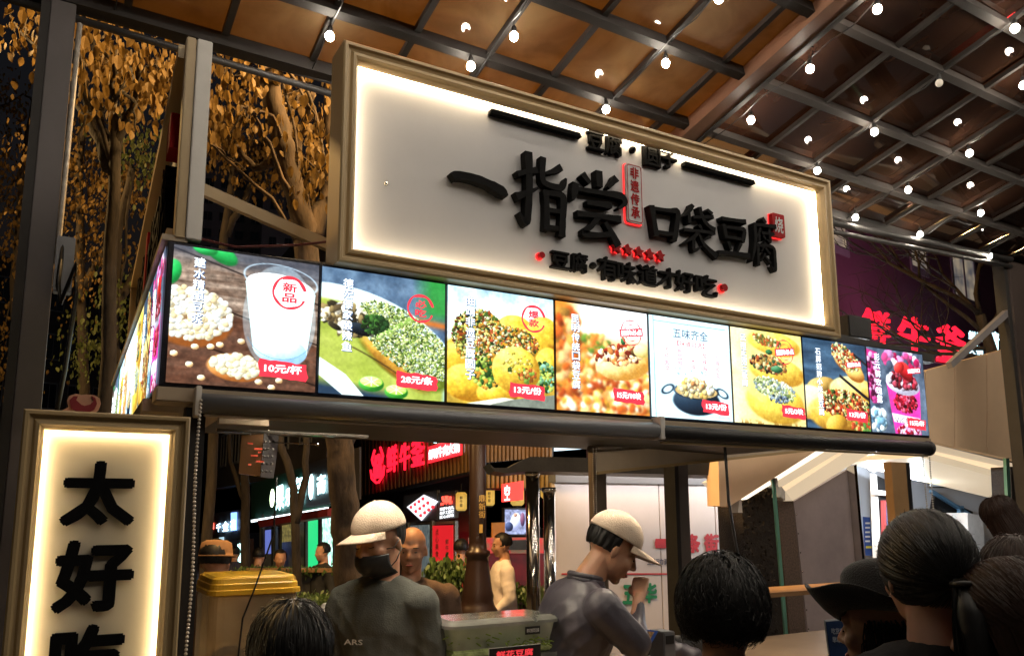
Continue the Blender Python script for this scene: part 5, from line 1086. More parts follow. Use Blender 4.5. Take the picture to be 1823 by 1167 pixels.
MB().prism([Vector((q.x, q.y, 2.17)) + fw * o for q, o in ((A, .20), (B, .20), (B, .26), (A, .26))], (0, 0, .03)).build('housing', M_alu, ll)
MB().prism([Vector((q.x, q.y, 2.16)) + fw * o for q, o in ((A, .21), (B, .21), (B, .25), (A, .25))], (0, 0, .008)).build('diffuser', emat('hoarding strip diffuser', (1, .93, .88), 16), ll)
M_pr = mat('red print', (.5, .02, .03), .6); M_pg = mat('green print ink', (.01, .22, .09), .6); M_pn = mat('navy print', (.05, .06, .12), .6)
for s_, q_ in (('一', (1166, 958, 1190, 975)), ('街', (1253, 949, 1280, 982)), ('条', (1222, 949, 1247, 984)), ('带', (1194, 949, 1218, 984))): text_on(plW, s_, [(q_[0], q_[1]), (q_[2], q_[1]), (q_[2], q_[3]), (q_[0], q_[3])], M_pr, hd, 'lettering', .05, off=-.006)
for s_, q_ in (('五', (1108, 1040, 1136, 1075)), ('华', (1141, 1036, 1170, 1073))): text_on(plW, s_, [(q_[0], q_[1]), (q_[2], q_[1]), (q_[2], q_[3]), (q_[0], q_[3])], M_pg, hd, 'lettering', .045, off=-.006)
text_on(plW, '互动南街便捷一辈子', [(1152, 993), (1281, 992), (1281, 1003), (1152, 1005)], M_pn, hd, 'lettering', .02, off=-.006)
facade_poly('red_rule', plW, [(1000, 1022), (1350, 1022), (1350, 1019.5), (1000, 1019.5)], M_pr, hd, .003, toward(.004))
# posts of the stall row behind
for (x0, x1, y, m, lab) in ((1060, 1082, 4.4, mat('grey brown post', (.11, .085, .065), .6), 'grey brown post behind the chains of the inner blind'),):
    a = onY(x0, 950, y); b = onY(x1, 950, y); tag(MB().box((a.x, y, 0), (b.x, y + .07, 2.45)).build('steel_post', m, None, bevel=.003), lab, 'post')
bc = empty('black_column', (0, 0, 0), 0, 'broad black steel column standing before the white hoarding', 'column')
a = onY(1185, 950, 4.52); b = onY(1206, 950, 4.4); c_ = onY(1229, 950, 4.42); bc.location = (a.x, 4.4, 0)
MB().prism([(a.x, 4.4, 0), (b.x + .03, 4.4, 0), (b.x + .03, 4.52, 0), (a.x, 4.52, 0)], (0, 0, 2.5)).build('front_face', M_black, bc)
MB().prism([(b.x + .032, 4.402, 0), (c_.x, 4.42, 0), (c_.x, 4.53, 0), (b.x + .032, 4.53, 0)], (0, 0, 2.5)).build('side_face', mat('brown grey steel', (.07, .06, .058), .5), bc)
# inner beige roller blind
ib = empty('roller_blind', onY(1050, 800, 4.0), 0, 'beige fabric roller blind hanging at an angle inside the stall', 'blind')
A = onY(1050, 799, 4.0); B = onY(1480, 772, 4.6); MB().tube([A, B], .022, 14).build('tube', mat('dark bronze tube', (.06, .045, .035), .4, .5), ib, True)
A2 = onY(1060, 803, 4.0); B2 = onY(1480, 776, 4.6); A3 = onY(1062, 839, 4.0); B3 = onY(1480, 795, 4.6)
MB().prism([A2, B2, B3, A3], (0, .006, 0)).build('cloth', M_fabric, ib); MB().beam(A3 - Vector((0, .005, .008)), B3 - Vector((0, .005, .008)), .02, .018).build('bottom_bar', M_cream, ib)
ball_chain(A.x - .005, 3.96, A.z, 1.35, 'long pair of bead chains hanging from the inner beige blind', .02, .004)
# ================================================================== neighbouring gabled kiosk at right
plK = vplane(Vector((0, 4.9, 0)), 1, 0); use(plK)
ki = empty('kiosk', (6.5, 4.9, 0), 0, 'beige gabled kiosk with glowing cream light troughs under its slopes, right of the stall', 'kiosk')
M_kb = mat('beige kiosk cladding', (.80, .58, .38), .55, 0, .06, 2, .03)
facade_poly('cladding_panel', plK, [(1296, 902), (1322, 886), (1461, 797), (1500, 772), (1500, 700), (1296, 700)], M_kb, ki, .08)
facade_poly('hanging_panel', plK, [(1281, 900), (1294, 901), (1294, 700), (1276, 700)], M_kb, ki, .14, toward(.04))
xs = [1560, 1648, 1700, 1757, 1815, 1900]
for i in range(5):
    a, b = xs[i] + .8, xs[i + 1] - .8; T = lambda x: 660 - .27 * (x - 1645); B = lambda x: 785 + .22 * (x - 1657)
    facade_poly('cladding_panel', plK, [(a, B(a)), (b, B(b)), (b, T(b)), (a, T(a))], M_kb, ki, .08)
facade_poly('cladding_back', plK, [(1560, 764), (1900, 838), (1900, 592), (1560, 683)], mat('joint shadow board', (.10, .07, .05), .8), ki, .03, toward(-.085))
M_tr = emat('cream light trough', (1, .80, .55), .3)
M_tr2 = emat('bright trough edge', (1, .9, .72), .9)
for q_ in ([(1461, 799), (1503, 799), (1392, 866), (1378, 852)], [(1511, 800), (1556, 802), (1411, 891), (1398, 874)], [(1648, 787), (1900, 847), (1900, 856), (1644, 798)], [(1645, 803), (1900, 872), (1900, 882), (1638, 813)]):
    facade_poly('light_trough', plK, q_, M_tr, ki, .9, toward(-.10))
for q_ in ([(1460, 797), (1478, 797), (1330, 888), (1318, 890)], ):
    facade_poly('trough_edge', plK, q_, M_tr2, ki, .05, toward(-.09))
for q_ in ([(1392, 866), (1398, 874), (1398, 890), (1390, 884)], [(1376, 850), (1384, 850), (1386, 868), (1380, 866)], [(1316, 888), (1320, 888), (1322, 912), (1314, 912)]): facade_poly('trough_end', plK, q_, M_white, ki, .1, toward(-.05))
# planted dark wall, glass edge, granite strip and metal door panel
M_moss = mat('dark foliage wall', (.02, .014, .011), .85, 0, .5, 30, .8, 70); M_gran = mat('brown speckled panel', (.11, .075, .06), .6, 0, .5, 60, .5, 120)
facade_poly('planted_wall', plK, [(1334, 1160), (1402, 1160), (1376, 868), (1321, 886)], M_moss, ki, .3, toward(-.25))
mb = MB(); rs = random.Random(5)
for i in range(700):
    if i < 260: x = rs.uniform(1322, 1378); y = 886 - (x - 1321) * .33 + rs.gauss(0, 5)
    elif i < 420: t_ = rs.random(); y = 886 + t_ * 250; x = 1321 + t_ * 13 + rs.gauss(0, 2)
    else: t_ = rs.random(); y = 890 + t_ * 260; x = 1325 + t_ * 10 + rs.random() * 50
    p = plK(x, y, toward(-.24 + rs.uniform(0, .05))); A_ = Matrix.Translation(p) @ leaf_rot(rs.uniform(0, 3), rs.uniform(0, 6.3), rs.uniform(-1, 1)) @ Matrix.Scale(rs.uniform(.02, .04), 4); mb.add([A_ @ Vector(v) for v in LV], LF)
pw = mb.build('moss_leaves', M_moss, ki); pw['kind'] = 'stuff'
facade_poly('glass_edge', plK, [(1400, 1160), (1406, 1160), (1380, 850), (1375, 850)], mat('green glass edge', (.12, .28, .22), .15, 0, .1), ki, .015, toward(-.05))
facade_poly('speckled_strip', plK, [(1408, 1145), (1437, 1140), (1412, 888), (1383, 874)], M_gran, ki, .05, toward(-.2))
M_mp = mat('brown brushed metal panel', (.42, .35, .36), .34, .25, .25, 1.2, .05)
facade_poly('metal_panel', plK, [(1441, 1145), (1500, 1140), (1542, 1060), (1541, 990), (1521, 828), (1413, 892)], M_mp, ki, .04, toward(-.2))
for k in range(7): p = plK(1418 + k * 3.6, 915 + k * 34, toward(-.19)); MB().ell(p, (.008, .004, .008), None, 8, 5).build('screw', M_chrome, ki, True)
facade_poly('panel_edge', plK, [(1541, 1060), (1545, 1060), (1525, 826), (1520, 828)], M_chrome, ki, .08, toward(-.12))
# tan post
a = onY(1590, 870, 3.6); b = onY(1616, 870, 3.6)
tp = empty('tan_post', (a.x, 3.6, 0), 0, 'tan post with a dark side standing behind the ponytailed customer', 'post')
MB().prism([(a.x, 3.6, 0), (b.x, 3.6, 0), (b.x, 3.66, 0), (a.x, 3.66, 0)], (0, 0, 2.1)).build('front_face', mat('tan lacquer', (.34, .20, .09), .5, 0, .1), tp)
MB().prism([(b.x + .002, 3.602, 0), (b.x + .06, 3.61, 0), (b.x + .06, 3.68, 0), (b.x + .002, 3.68, 0)], (0, 0, 2.1)).build('dark_face', M_black, tp)
# shop interior seen through the kiosk
plI = vplane(Vector((0, 7.2, 0)), 1, 0); use(plI)
sp = empty('clothes_shop', (10, 7.2, 0), 0, 'white walled shop interior with dark clothes shelf seen under the kiosk roof', 'shop')
M_iw = mat('bluish white shop wall', (.55, .6, .68), .7, 0, .04, 1)
facade_poly('back_wall', plI, [(1500, 1200), (1900, 1200), (1900, 700), (1500, 700)], M_iw, sp, .1)
facade_poly('cupboard', plI, [(1572, 1010), (1608, 1010), (1604, 866), (1562, 846)], M_black, sp, .06, toward(.5)); facade_poly('cupboard_side', plI, [(1562, 1010), (1571, 1010), (1561, 846), (1556, 842)], M_white, sp, .06, toward(.5))
for k in range(8): facade_poly('hanging_coat', plI, [(1576 + k * 4, 985 + (k % 3) * 5), (1579.4 + k * 4, 985), (1577.4 + k * 4, 890), (1574 + k * 4, 890)], mat('coat cloth %d' % (k % 4), [(.25, .03, .03), (.03, .06, .14), (.12, .05, .03), (.03, .03, .04)][k % 4], .9), sp, .05, toward(.58))
facade_poly('shelf', plI, [(1566, 880), (1606, 884), (1606, 878), (1566, 872)], M_white, sp, .1, toward(.62))
facade_poly('dark_display', plI, [(1650, 985), (1735, 1000), (1732, 910), (1665, 880)], M_black, sp, .05, toward(.2))
for q_ in ([(1715, 1080), (1722, 1080), (1716, 900), (1709, 900)], [(1660, 870), (1740, 920), (1740, 925), (1660, 876)], [(1740, 1060), (1752, 1060), (1745, 918), (1736, 918)]): facade_poly('window_frame', plI, q_, mat('steel blue frame', (.10, .22, .36), .4), sp, .05, toward(.3))
facade_poly('white_column', plI, [(1731, 1060), (1757, 1060), (1750, 918), (1722, 912)], mat('white lit column', (.6, .6, .6), .5), sp, .3, toward(.8))
ad = empty('framed_poster', plI(1690, 845), 0, 'pale framed poster with a slanted black capsule hanging right of the chains', 'poster')
facade_poly('frame', plI, [(1655, 868), (1710, 868), (1708, 822), (1655, 822)], M_dsteel, ad, .03, toward(.75)); facade_poly('sheet', plI, [(1658, 865), (1707, 865), (1705, 825), (1658, 825)], mat('pale poster paper', (.45, .5, .55), .5), ad, .02, toward(.78))
MB().caps(plI(1678, 832, toward(.82)), plI(1697, 848, toward(.82)), .055, .055, 12).build('black_capsule', M_black, ad, True)
bp_ = empty('blue_poster', plI(1546, 950), 0, 'narrow blue notice strip on the white wall beside the metal panel', 'poster')
facade_poly('sheet', plI, [(1541, 988), (1554, 989), (1549, 920), (1537, 919)], mat('blue print', (.02, .06, .25), .5), bp_, .01, toward(.05)); facade_poly('yellow_band', plI, [(1542, 975), (1552, 975), (1552, 971), (1542, 971)], mat('yellow print', (.6, .5, .05), .5), bp_, .005, toward(.06))
for k in range(5): facade_poly('white_print', plI, [(1541, 932 + k * 8), (1549, 932 + k * 8), (1549, 929 + k * 8), (1541, 929 + k * 8)], M_white, bp_, .005, toward(.06))
for (x, y, lab) in ((1556, 828, 'black track spotlight shining in the shop above the metal panel'), (1631, 843, 'small bright spotlight beside the tan post')):
    c = plI(x, y, toward(1.2)); t = empty('spotlight', c, 0, lab, 'lamp'); ax = (C0 - c).normalized() + Vector((0, 0, -.5)); ax.normalize()
    MB().lathe(c - ax * .2, [(0, .06), (.03, .085), (.2, .09)], 18, ax).build('housing', M_black, t, True); MB().lathe(c + ax * .002, [(0, .075), (.004, .072)], 18, ax).build('lens', emat('spotlight lens', (.85, .95, 1), 9), t, True)
    MB().tube([c - ax * .12 + Vector((0, 0, .06)), c - ax * .12 + Vector((0, 0, .35))], .01, 6).build('stem', M_black, t)
    l = bpy.data.lights.new('spot', 'POINT'); l.energy = 85; l.color = (.85, .93, 1); l.shadow_soft_size = .08; o = bpy.data.objects.new('spot_light', l); COL.objects.link(o); o.location = c + ax * .15; o.parent = t; o.matrix_parent_inverse = pmat(t).inverted()
# bench board behind the customers, cable, right glass
tag(MB().box((onY(1340, 1150, 4.2).x, 4.1, 1.18), (onY(1560, 1150, 4.2).x, 4.45, 1.21)).build('wooden_bench_top', M_wood), 'tan wooden bench top at the foot of the metal panel', 'bench')
pts = [onY(x, y, 3.4) for x, y in ((1290, 790), (1293, 830), (1297, 890), (1305, 940), (1316, 1000), (1322, 1040), (1330, 1100))]
tag(MB().tube(pts, .008, 8).build('power_cable', M_black, None, True), 'thick black cable hanging down before the white hoarding', 'cable')
use(plK)
gp = empty('glass_partition', plK(1800, 900), 0, 'glass partition with pale green edge and dark planting at the far right', 'partition')
facade_poly('glass_edge', plK, [(1800, 1010), (1806, 1010), (1797, 815), (1791, 815)], mat('green glass edge', (.12, .28, .22), .15), gp, .03, toward(.3)); facade_poly('planting', plK, [(1808, 1010), (1880, 1010), (1880, 830), (1799, 830)], M_moss, gp, .2, toward(.25))
tag(MB().beam(onY(1690, 650, 4.3), onY(1840, 512, 4.3), .05, .06).build('diagonal_strut', mat('grey strut', (.22, .2, .2), .5, .2)), 'grey diagonal strut rising from the kiosk cladding to the right pillar', 'strut')

# ================================================================== pink lit building with the red roof sign
plP = vplane(atd(1600, 500, 15), *hdir(2700).xy); use(plP)
M_pk = mat('wall tinted with neon glow', (.085, .045, .07), .8, 0, .2, 1.2, .1)  # pink neon glow is put into the wall colour
M_wl = emat('softly lit window', (.20, .16, .11), .8, (.05, .05, .055), 3)
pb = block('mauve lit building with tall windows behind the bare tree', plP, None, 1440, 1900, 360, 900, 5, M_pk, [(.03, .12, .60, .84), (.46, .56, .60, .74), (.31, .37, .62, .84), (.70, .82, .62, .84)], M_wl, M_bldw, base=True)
ns = empty('roof_sign', plP(1620, 600, toward(1)), 0, 'big red neon characters behind the bare branches with smaller blue white ones beside', 'sign')
for s_, q_ in (('鲜', [(1533, 547), (1582, 557), (1582, 615), (1533, 606)]), ('牛', [(1597, 560), (1652, 570), (1652, 632), (1597, 624)]), ('釜', [(1664, 575), (1716, 584), (1716, 650), (1664, 642)])):
    text_on(plP, s_, q_, M_neon, ns, 'neon_letter', .02, depth=.04, off=-1.2)
M_cy2 = emat('pale cyan sign letters', (.55, .9, 1), 1.6)
for s_, q_ in (('清', [(1760, 588), (1779, 591), (1779, 624), (1760, 621)]), ('真', [(1786, 594), (1803, 597), (1803, 628), (1786, 625)]), ('鲜切', [(1724, 588), (1750, 592), (1750, 608), (1724, 604)]), ('火锅', [(1724, 612), (1750, 616), (1750, 634), (1724, 630)])):
    text_on(plP, s_, q_, M_cy2, ns, 'neon_letter', .03, off=-1.2)
facade_poly('sign_rail', plP, [(1500, 612), (1900, 690), (1900, 684), (1500, 606)], M_dsteel, ns, .05, toward(1.1))
l = bpy.data.lights.new('neon wash', 'AREA'); l.shape = 'RECTANGLE'; l.size = 5; l.size_y = .5; l.energy = 22; l.color = (1, .35, .6); o = bpy.data.objects.new('neon_wash_light', l); COL.objects.link(o)
pz = plP(1640, 640, toward(1.0)); n_ = (plP(1640, 500) - pz); o.location = pz; o.rotation_euler = n_.to_track_quat('-Z', 'X').to_euler(); o.parent = ns; o.matrix_parent_inverse = pmat(ns).inverted()

# ================================================================== hedges and planters by the street
M_hedge = mat('hedge leaf', (.07, .12, .03), .5, 0, .5, 12)
def hedge(label, x0, x1, y0, y1, depth, n, s, seed, trough=True):
    a = atd(x0, y1, depth); b = atd(x1, y1, depth); rs = random.Random(seed); t = empty('hedge', ((a.x + b.x) / 2, (a.y + b.y) / 2, 0), 0, label, 'hedge')
    c = atd((x0 + x1) / 2, (y0 + y1) / 2, depth); leaves_stuff('foliage', [(a.lerp(b, (k + .5) / 8) + Vector((0, 0, (c.z - a.z))), ((b - a).length / 9, .18, abs(atd(x0, y0, depth).z - a.z) * .42), n // 8, s) for k in range(8)], M_hedge, t, rs)
    d = (b - a).normalized(); nn = Vector((-d.y, d.x, 0)) * .25; zt_ = a.z
    MB().prism([Vector((a.x, a.y, 0)), Vector((b.x, b.y, 0)), Vector((b.x, b.y, 0)) + nn, Vector((a.x, a.y, 0)) + nn], (0, 0, max(zt_, .1))).build('planter_box', M_dsteel, t)
    return t
hedge('long low hedge in front of the fruit shop', 430, 598, 1004, 1020, 10.5, 1500, .05, 1)
hedge('lower hedge row with wooden planter beside the cook', 532, 606, 1052, 1080, 9.0, 900, .05, 2)
hedge('bushy planter between the two cooks left of the street pole', 765, 824, 990, 1050, 8.3, 1000, .07, 3)
hedge('green shrubs right of the man in the white hoodie', 905, 975, 1035, 1075, 8.5, 800, .06, 4)
tag(MB().beam(atd(440, 1014, 10.4), atd(600, 1014, 10.4), .06, .05).build('wooden_rail', M_wood), 'pale wooden rail along the planters before the fruit shop', 'rail')
# wooden pipe / small extras inside the stall
rd = empty('hanging_radio', onY(460, 805, 3.2), 0, 'boxy player with amber reflecting panel and aerial hanging under the stall rail', 'radio')
A_ = [onY(x, y, yy) for x, y, yy in ((425, 842, 3.18), (463, 847, 3.12), (469, 772, 3.12), (430, 774, 3.18))]
MB().prism(A_, (.015, .05, 0)).build('amber_panel', mat('amber brushed panel', (.6, .38, .22), .3, .2, .2, 4), rd)
A_ = [onY(x, y, yy) for x, y, yy in ((464, 848, 3.12), (487, 851, 3.28), (497, 775, 3.28), (470, 771, 3.12))]
MB().prism(A_, (-.012, .012, 0)).build('speaker_side', M_black, rd)
for i in range(3):
    for j in range(5): c = onY(472 + i * 7.5 - j * 1.2, 786 + j * 13, 3.11 + i * .05); MB().ell(c, (.006, .004, .006), None, 8, 5).build('speaker_hole', M_dsteel, rd)
MB().tube([onY(484, 787, 3.1), onY(566, 791, 3.0)], [.0025, .0018], 6).build('aerial', M_chrome, rd)
MB().ell(onY(566, 791, 3.0), (.005,) * 3, None, 8, 6).build('aerial_tip', M_chrome, rd)
for x in (446, 478): MB().tube([onY(x, 764, 3.15), onY(x, 774, 3.15)], .003, 6).build('hook', M_white, rd)
mb = MB()
for (x, y, w_) in ((440, 790, .02), (452, 800, .03), (446, 812, .025), (455, 822, .03), (441, 828, .012), (459, 806, .01)): c = onY(x, y, 3.105); mb.box((c.x, 3.10, c.z), (c.x + w_, 3.104, c.z + .006))
mb.build('red_display', mat('dim red display', (.5, .06, .03), .4), rd)
pts = [onY(x, y, 2.9) for x, y in ((492, 850), (490, 900), (487, 950), (470, 1000), (452, 1050), (432, 1100), (424, 1167), (420, 1250))]
tag(MB().tube(pts, .003, 6).build('thin_cable', M_black, None, True), 'thin black wire dangling from the hanging player past the yellow lid', 'cable')

# yellow lidded tub
tb = empty('storage_tub', (.62, 3.0, 1.08), 0, 'clear plastic tub with a rounded yellow lid at the left end of the counter', 'container')
a = onY(366, 1060, 2.95); b = onY(533, 1060, 2.95); zl = onY(450, 1047, 2.95).z; zt_ = onY(450, 1023, 2.95).z
def rprism(mb, x0, x1, y0, y1, prof, r=.04):
    n = 7; rings = []
    for (z, ins) in prof:
        ring = []
        for (cx, cy, a0_) in ((x1 - r, y0 + r, -90), (x1 - r, y1 - r, 0), (x0 + r, y1 - r, 90), (x0 + r, y0 + r, 180)):
            for k in range(n): a_ = math.radians(a0_ + 90 * k / (n - 1)); rr = max(r - ins, .003); ring.append((cx + (rr) * math.cos(a_) + 0, cy + rr * math.sin(a_), z))
        rings.append(ring)
    m_ = len(rings[0]); vs = [p for r_ in rings for p in r_]; fs = []
    for i in range(len(rings) - 1):
        for k in range(m_): fs.append((i * m_ + k, i * m_ + (k + 1) % m_, (i + 1) * m_ + (k + 1) % m_, (i + 1) * m_ + k))
    fs += [tuple(range(m_))[::-1], tuple((len(rings) - 1) * m_ + k for k in range(m_))]; return mb.add(vs, fs)
M_yel = mat('yellow translucent plastic', (.75, .42, .03), .35, 0, .05, 4, coat=.3); M_yel.node_tree.nodes['Principled BSDF'].inputs['Subsurface Weight'].default_value = 0
mb = MB(); rprism(mb, a.x, b.x, 2.9, 3.25, [(zl - .018, .006), (zl - .014, 0), (zl, 0), (zl + .003, .008), (zl + .02, .010), (zl + .023, .014), (zt_ - .008, .018), (zt_, .03)], .05); mb.build('lid', M_yel, tb)
M_clear = glassmat('clear plastic wall', (.93, .92, .88), .2, .08, (.85, .68, .44), .6)  # amber film colour paints in the lit glow of the tub
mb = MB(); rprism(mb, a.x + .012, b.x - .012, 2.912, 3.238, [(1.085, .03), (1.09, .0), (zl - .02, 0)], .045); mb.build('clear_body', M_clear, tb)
MB().ell(((a.x + b.x) / 2 - .05, 3.08, 1.20), (.09, .08, .10)).build('jar', glassmat('amber jar glass', (.8, .6, .35), .2, .05, (.4, .2, .05), .3), tb, True)
MB().lathe(((a.x + b.x) / 2 + .06, 3.06, 1.09), [(0, .05), (.1, .05), (.17, .048), (.18, .03)], 16).build('inner_cup', mat('amber jelly', (.5, .25, .06), .3), tb, True)
# wrapped food tray
wt = empty('food_tray', (1.7, 2.95, 1.08), 0, 'stacked clear boxes of green noodles under cling film with a small black price label', 'container')
yt = 2.92; a = onY(797, 1110, yt); b = onY(998, 1110, yt); zt_ = onY(890, 1108, yt).z; zb_ = onY(890, 1167, yt).z
M_film = glassmat('cling film', (.95, .96, .95), .2, .10, (.92, .94, .86), .38)  # whitish film colour paints in the brightness of the lit boxes
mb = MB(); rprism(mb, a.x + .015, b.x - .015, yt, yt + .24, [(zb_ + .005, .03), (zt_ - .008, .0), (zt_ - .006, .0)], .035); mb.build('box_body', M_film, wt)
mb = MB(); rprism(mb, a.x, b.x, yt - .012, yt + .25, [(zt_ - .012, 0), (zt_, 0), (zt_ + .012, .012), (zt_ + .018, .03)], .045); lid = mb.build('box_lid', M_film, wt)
mb = MB(); rs = random.Random(3)
for i in range(420):
    x = rs.uniform(a.x + .04, b.x - .04); y = rs.uniform(yt + .02, yt + .2); z = zb_ + .02 + rs.random() * .045 + (.02 if x < (a.x + b.x) / 2 else 0); an = rs.uniform(0, 6.28)
    mb.tube([(x, y, z), (x + .02 * math.cos(an), y + .02 * math.sin(an), z + .008), (x + .045 * math.cos(an + .5), y + .04 * math.sin(an + .5), z)], .0028, 4)
n_ = mb.build('green_noodles', mat('green shredded food', (.22, .30, .05), .5, 0, .4, 40), wt); n_['kind'] = 'stuff'
MB().box((a.x + .03, yt + .015, zb_ + .0), (b.x - .03, yt + .22, zb_ + .03)).build('food_layer', mat('pale green food', (.42, .50, .22), .5, 0, .5, 25, .5, 60), wt, bevel=.008)
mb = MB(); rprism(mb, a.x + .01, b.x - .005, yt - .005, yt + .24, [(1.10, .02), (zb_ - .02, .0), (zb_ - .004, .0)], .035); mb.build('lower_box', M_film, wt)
o, w, h = boxpx(936, 1114, 962, 1128, yt - .018); MB().box((o.x, yt - .016, o.z), (o.x + w, yt - .013, o.z + h)).build('label', M_black, wt); mb = MB(); put_text(mb, '鲜切香菜豆腐', Vector((o.x + w * .08, yt - .017, o.z + h * .25)), ex, ez, w * .84, h * .5, .01); mb.build('label_lettering', M_white, wt)
pl_ = empty('price_card', (1.7, 2.87, 1.1), 0, 'black price card with red and white writing standing below the food boxes', 'card')
o, w, h = boxpx(872, 1150, 963, 1215, yt - .05); MB().box((o.x, yt - .05, o.z), (o.x + w, yt - .046, o.z + h)).build('card', M_black, pl_)
MB().box((o.x - .002, yt - .0455, o.z - .002), (o.x + w + .002, yt - .043, o.z + h + .002)).build('card_edge', M_white, pl_)
mb = MB(); put_text(mb, '鲜花豆腐', Vector((o.x + w * .12, yt - .0512, o.z + h * .72)), ex, ez, w * .72, h * .2, .03); mb.build('card_lettering', emat('red card print', (.7, .04, .05), .6), pl_)
MB().prism([(1.3, 2.86, 1.08), (2.1, 2.86, 1.08), (2.1, 3.2, 1.08), (1.3, 3.2, 1.08)], (0, 0, .018)).build('tray_shelf', M_white, wt)
pb2 = empty('paper_bag', onY(580, 1110, 3.25), 0, 'crumpled white bag lying left of the first cook behind the counter', 'bag')
mb = MB(); c = onY(570, 1112, 3.5); rs = random.Random(77)
for _ in range(9): mb.ell(c + Vector((rs.uniform(-.06, .06), rs.uniform(-.03, .03), rs.uniform(-.05, .05))), (rs.uniform(.05, .09), .05, rs.uniform(.04, .06)), Euler((rs.random() * 3, rs.random() * 3, 0)).to_matrix(), 9, 6)
mb.build('crumpled_paper', M_white, pb2)
# picture card by the second cook and the blue leaflet held in the crowd
pc_ = empty('picture_card', onY(1150, 1125, 2.75), 0, 'blue edged picture card standing on the counter beside the second cook', 'card')
A_ = [onY(x, y, 2.75) for x, y in ((1133, 1118), (1172, 1122), (1160, 1144), (1150, 1140))]
MB().prism(A_, (0, .006, 0)).build('card', mat('bright blue card', (.04, .12, .5), .4), pc_); A_ = [onY(x, y, 2.745) for x, y in ((1142, 1122), (1165, 1124), (1157, 1138), (1149, 1135))]
MB().prism(A_, (0, .003, 0)).build('food_picture', mat('food print', (.5, .3, .12), .5, 0, .8, 70), pc_)
nh = empty('napkin_box', onY(1180, 1150, 2.8), 0, 'grey metal napkin box on the counter right of the picture card', 'box')
a = onY(1168, 1122, 2.85); b = onY(1190, 1160, 2.85); MB().box((a.x, 2.8, 1.08), (b.x, 2.9, a.z)).build('case', M_alu, nh, bevel=.004); MB().box((a.x + .01, 2.796, a.z - .05), (b.x - .012, 2.799, a.z - .015)).build('slot', M_black, nh)
for k in range(6): mb = MB(); x = 1205 + k * 18; c = onY(x, 1150, 3.0); tag(mb.lathe((c.x, 3.0, 1.085), [(0, .03), (.07, .032), (.10, .02), (.11, .018)], 14).build('sauce_jar', M_dsteel, None, True), 'small dark condiment jar, %s from the left in the counter row' % ORD[k], 'jar', 'condiment jars on the counter')
# ================================================================== people
M_skin = mat('warm skin', (.50, .27, .17), .5, 0, .06, 12, .05, 200, sub=.15)
M_skin2 = mat('tanned skin', (.38, .19, .12), .5, 0, .06, 12, .05, 200, sub=.12)
M_hairb = mat('black hair', (.006, .0055, .0055), .52, 0, .3, 30, spec=.3)
M_hairbr = mat('dark brown hair', (.028, .013, .009), .5, 0, .4, 30, spec=.3)
M_lip = mat('lip', (.35, .09, .07), .4); M_eye = mat('dark eye', (.02, .015, .012), .15); 
def remesh(mb, name, m, parent, voxel=.006, smooth=6, wr=0.0, ws=14, seed=0, clip=None):
    me = bpy.data.meshes.new(name); me.from_pydata(mb.v, [], mb.f); o = bpy.data.objects.new(name, me); COL.objects.link(o)
    r = o.modifiers.new('r', 'REMESH'); r.mode = 'VOXEL'; r.voxel_size = voxel; r.use_smooth_shade = True
    s = o.modifiers.new('s', 'SMOOTH'); s.iterations = smooth; s.factor = .5
    dg = bpy.context.evaluated_depsgraph_get(); nm = bpy.data.meshes.new_from_object(o.evaluated_get(dg)); o.modifiers.clear(); o.data = nm; bpy.data.meshes.remove(me); nm.name = name
    if wr:
        n = len(nm.vertices); co = np.empty(n * 3); nm.vertices.foreach_get('co', co); no = np.empty(n * 3); nm.vertex_normals.foreach_get('vector', no); co = co.reshape(-1, 3); no = no.reshape(-1, 3)
        ph = np.random.default_rng(seed); d = np.zeros(n)
        for k in range(7):
            v = ph.normal(size=3) * ws * (.5 + .3 * k); v2 = ph.normal(size=3) * ws * .35; p0 = ph.random() * 6
            d += np.sin(co @ v + p0 + 1.8 * np.sin(co @ v2)) / (1 + .5 * k)
        for k in range(4):
            v = ph.normal(size=3) * ws * 1.5; v2 = ph.normal(size=3) * ws * .5; d += 1.1 * (.6 - np.abs(np.sin(co @ v + 2.2 * np.sin(co @ v2 + k)))) * np.clip(np.sin(co @ v2 * 1.3 + k * 2) * 1.5, 0, 1)
        d = d / 2.4; co = co + no * (d * wr)[:, None]; nm.vertices.foreach_set('co', co.reshape(-1).astype(np.float32)); nm.update()
    nm.materials.clear(); nm.materials.append(m)
    nm.shade_smooth()
    o.parent = parent; o.matrix_parent_inverse = pmat(parent).inverted() if not parent.get('local') else Matrix.Identity(4)
    return o
def finish_local(mb, name, m, parent, smooth=True):
    o = mb.build(name, m, None, smooth); o.parent = parent; return o
def xf(M_, p): return M_ @ Vector(p)
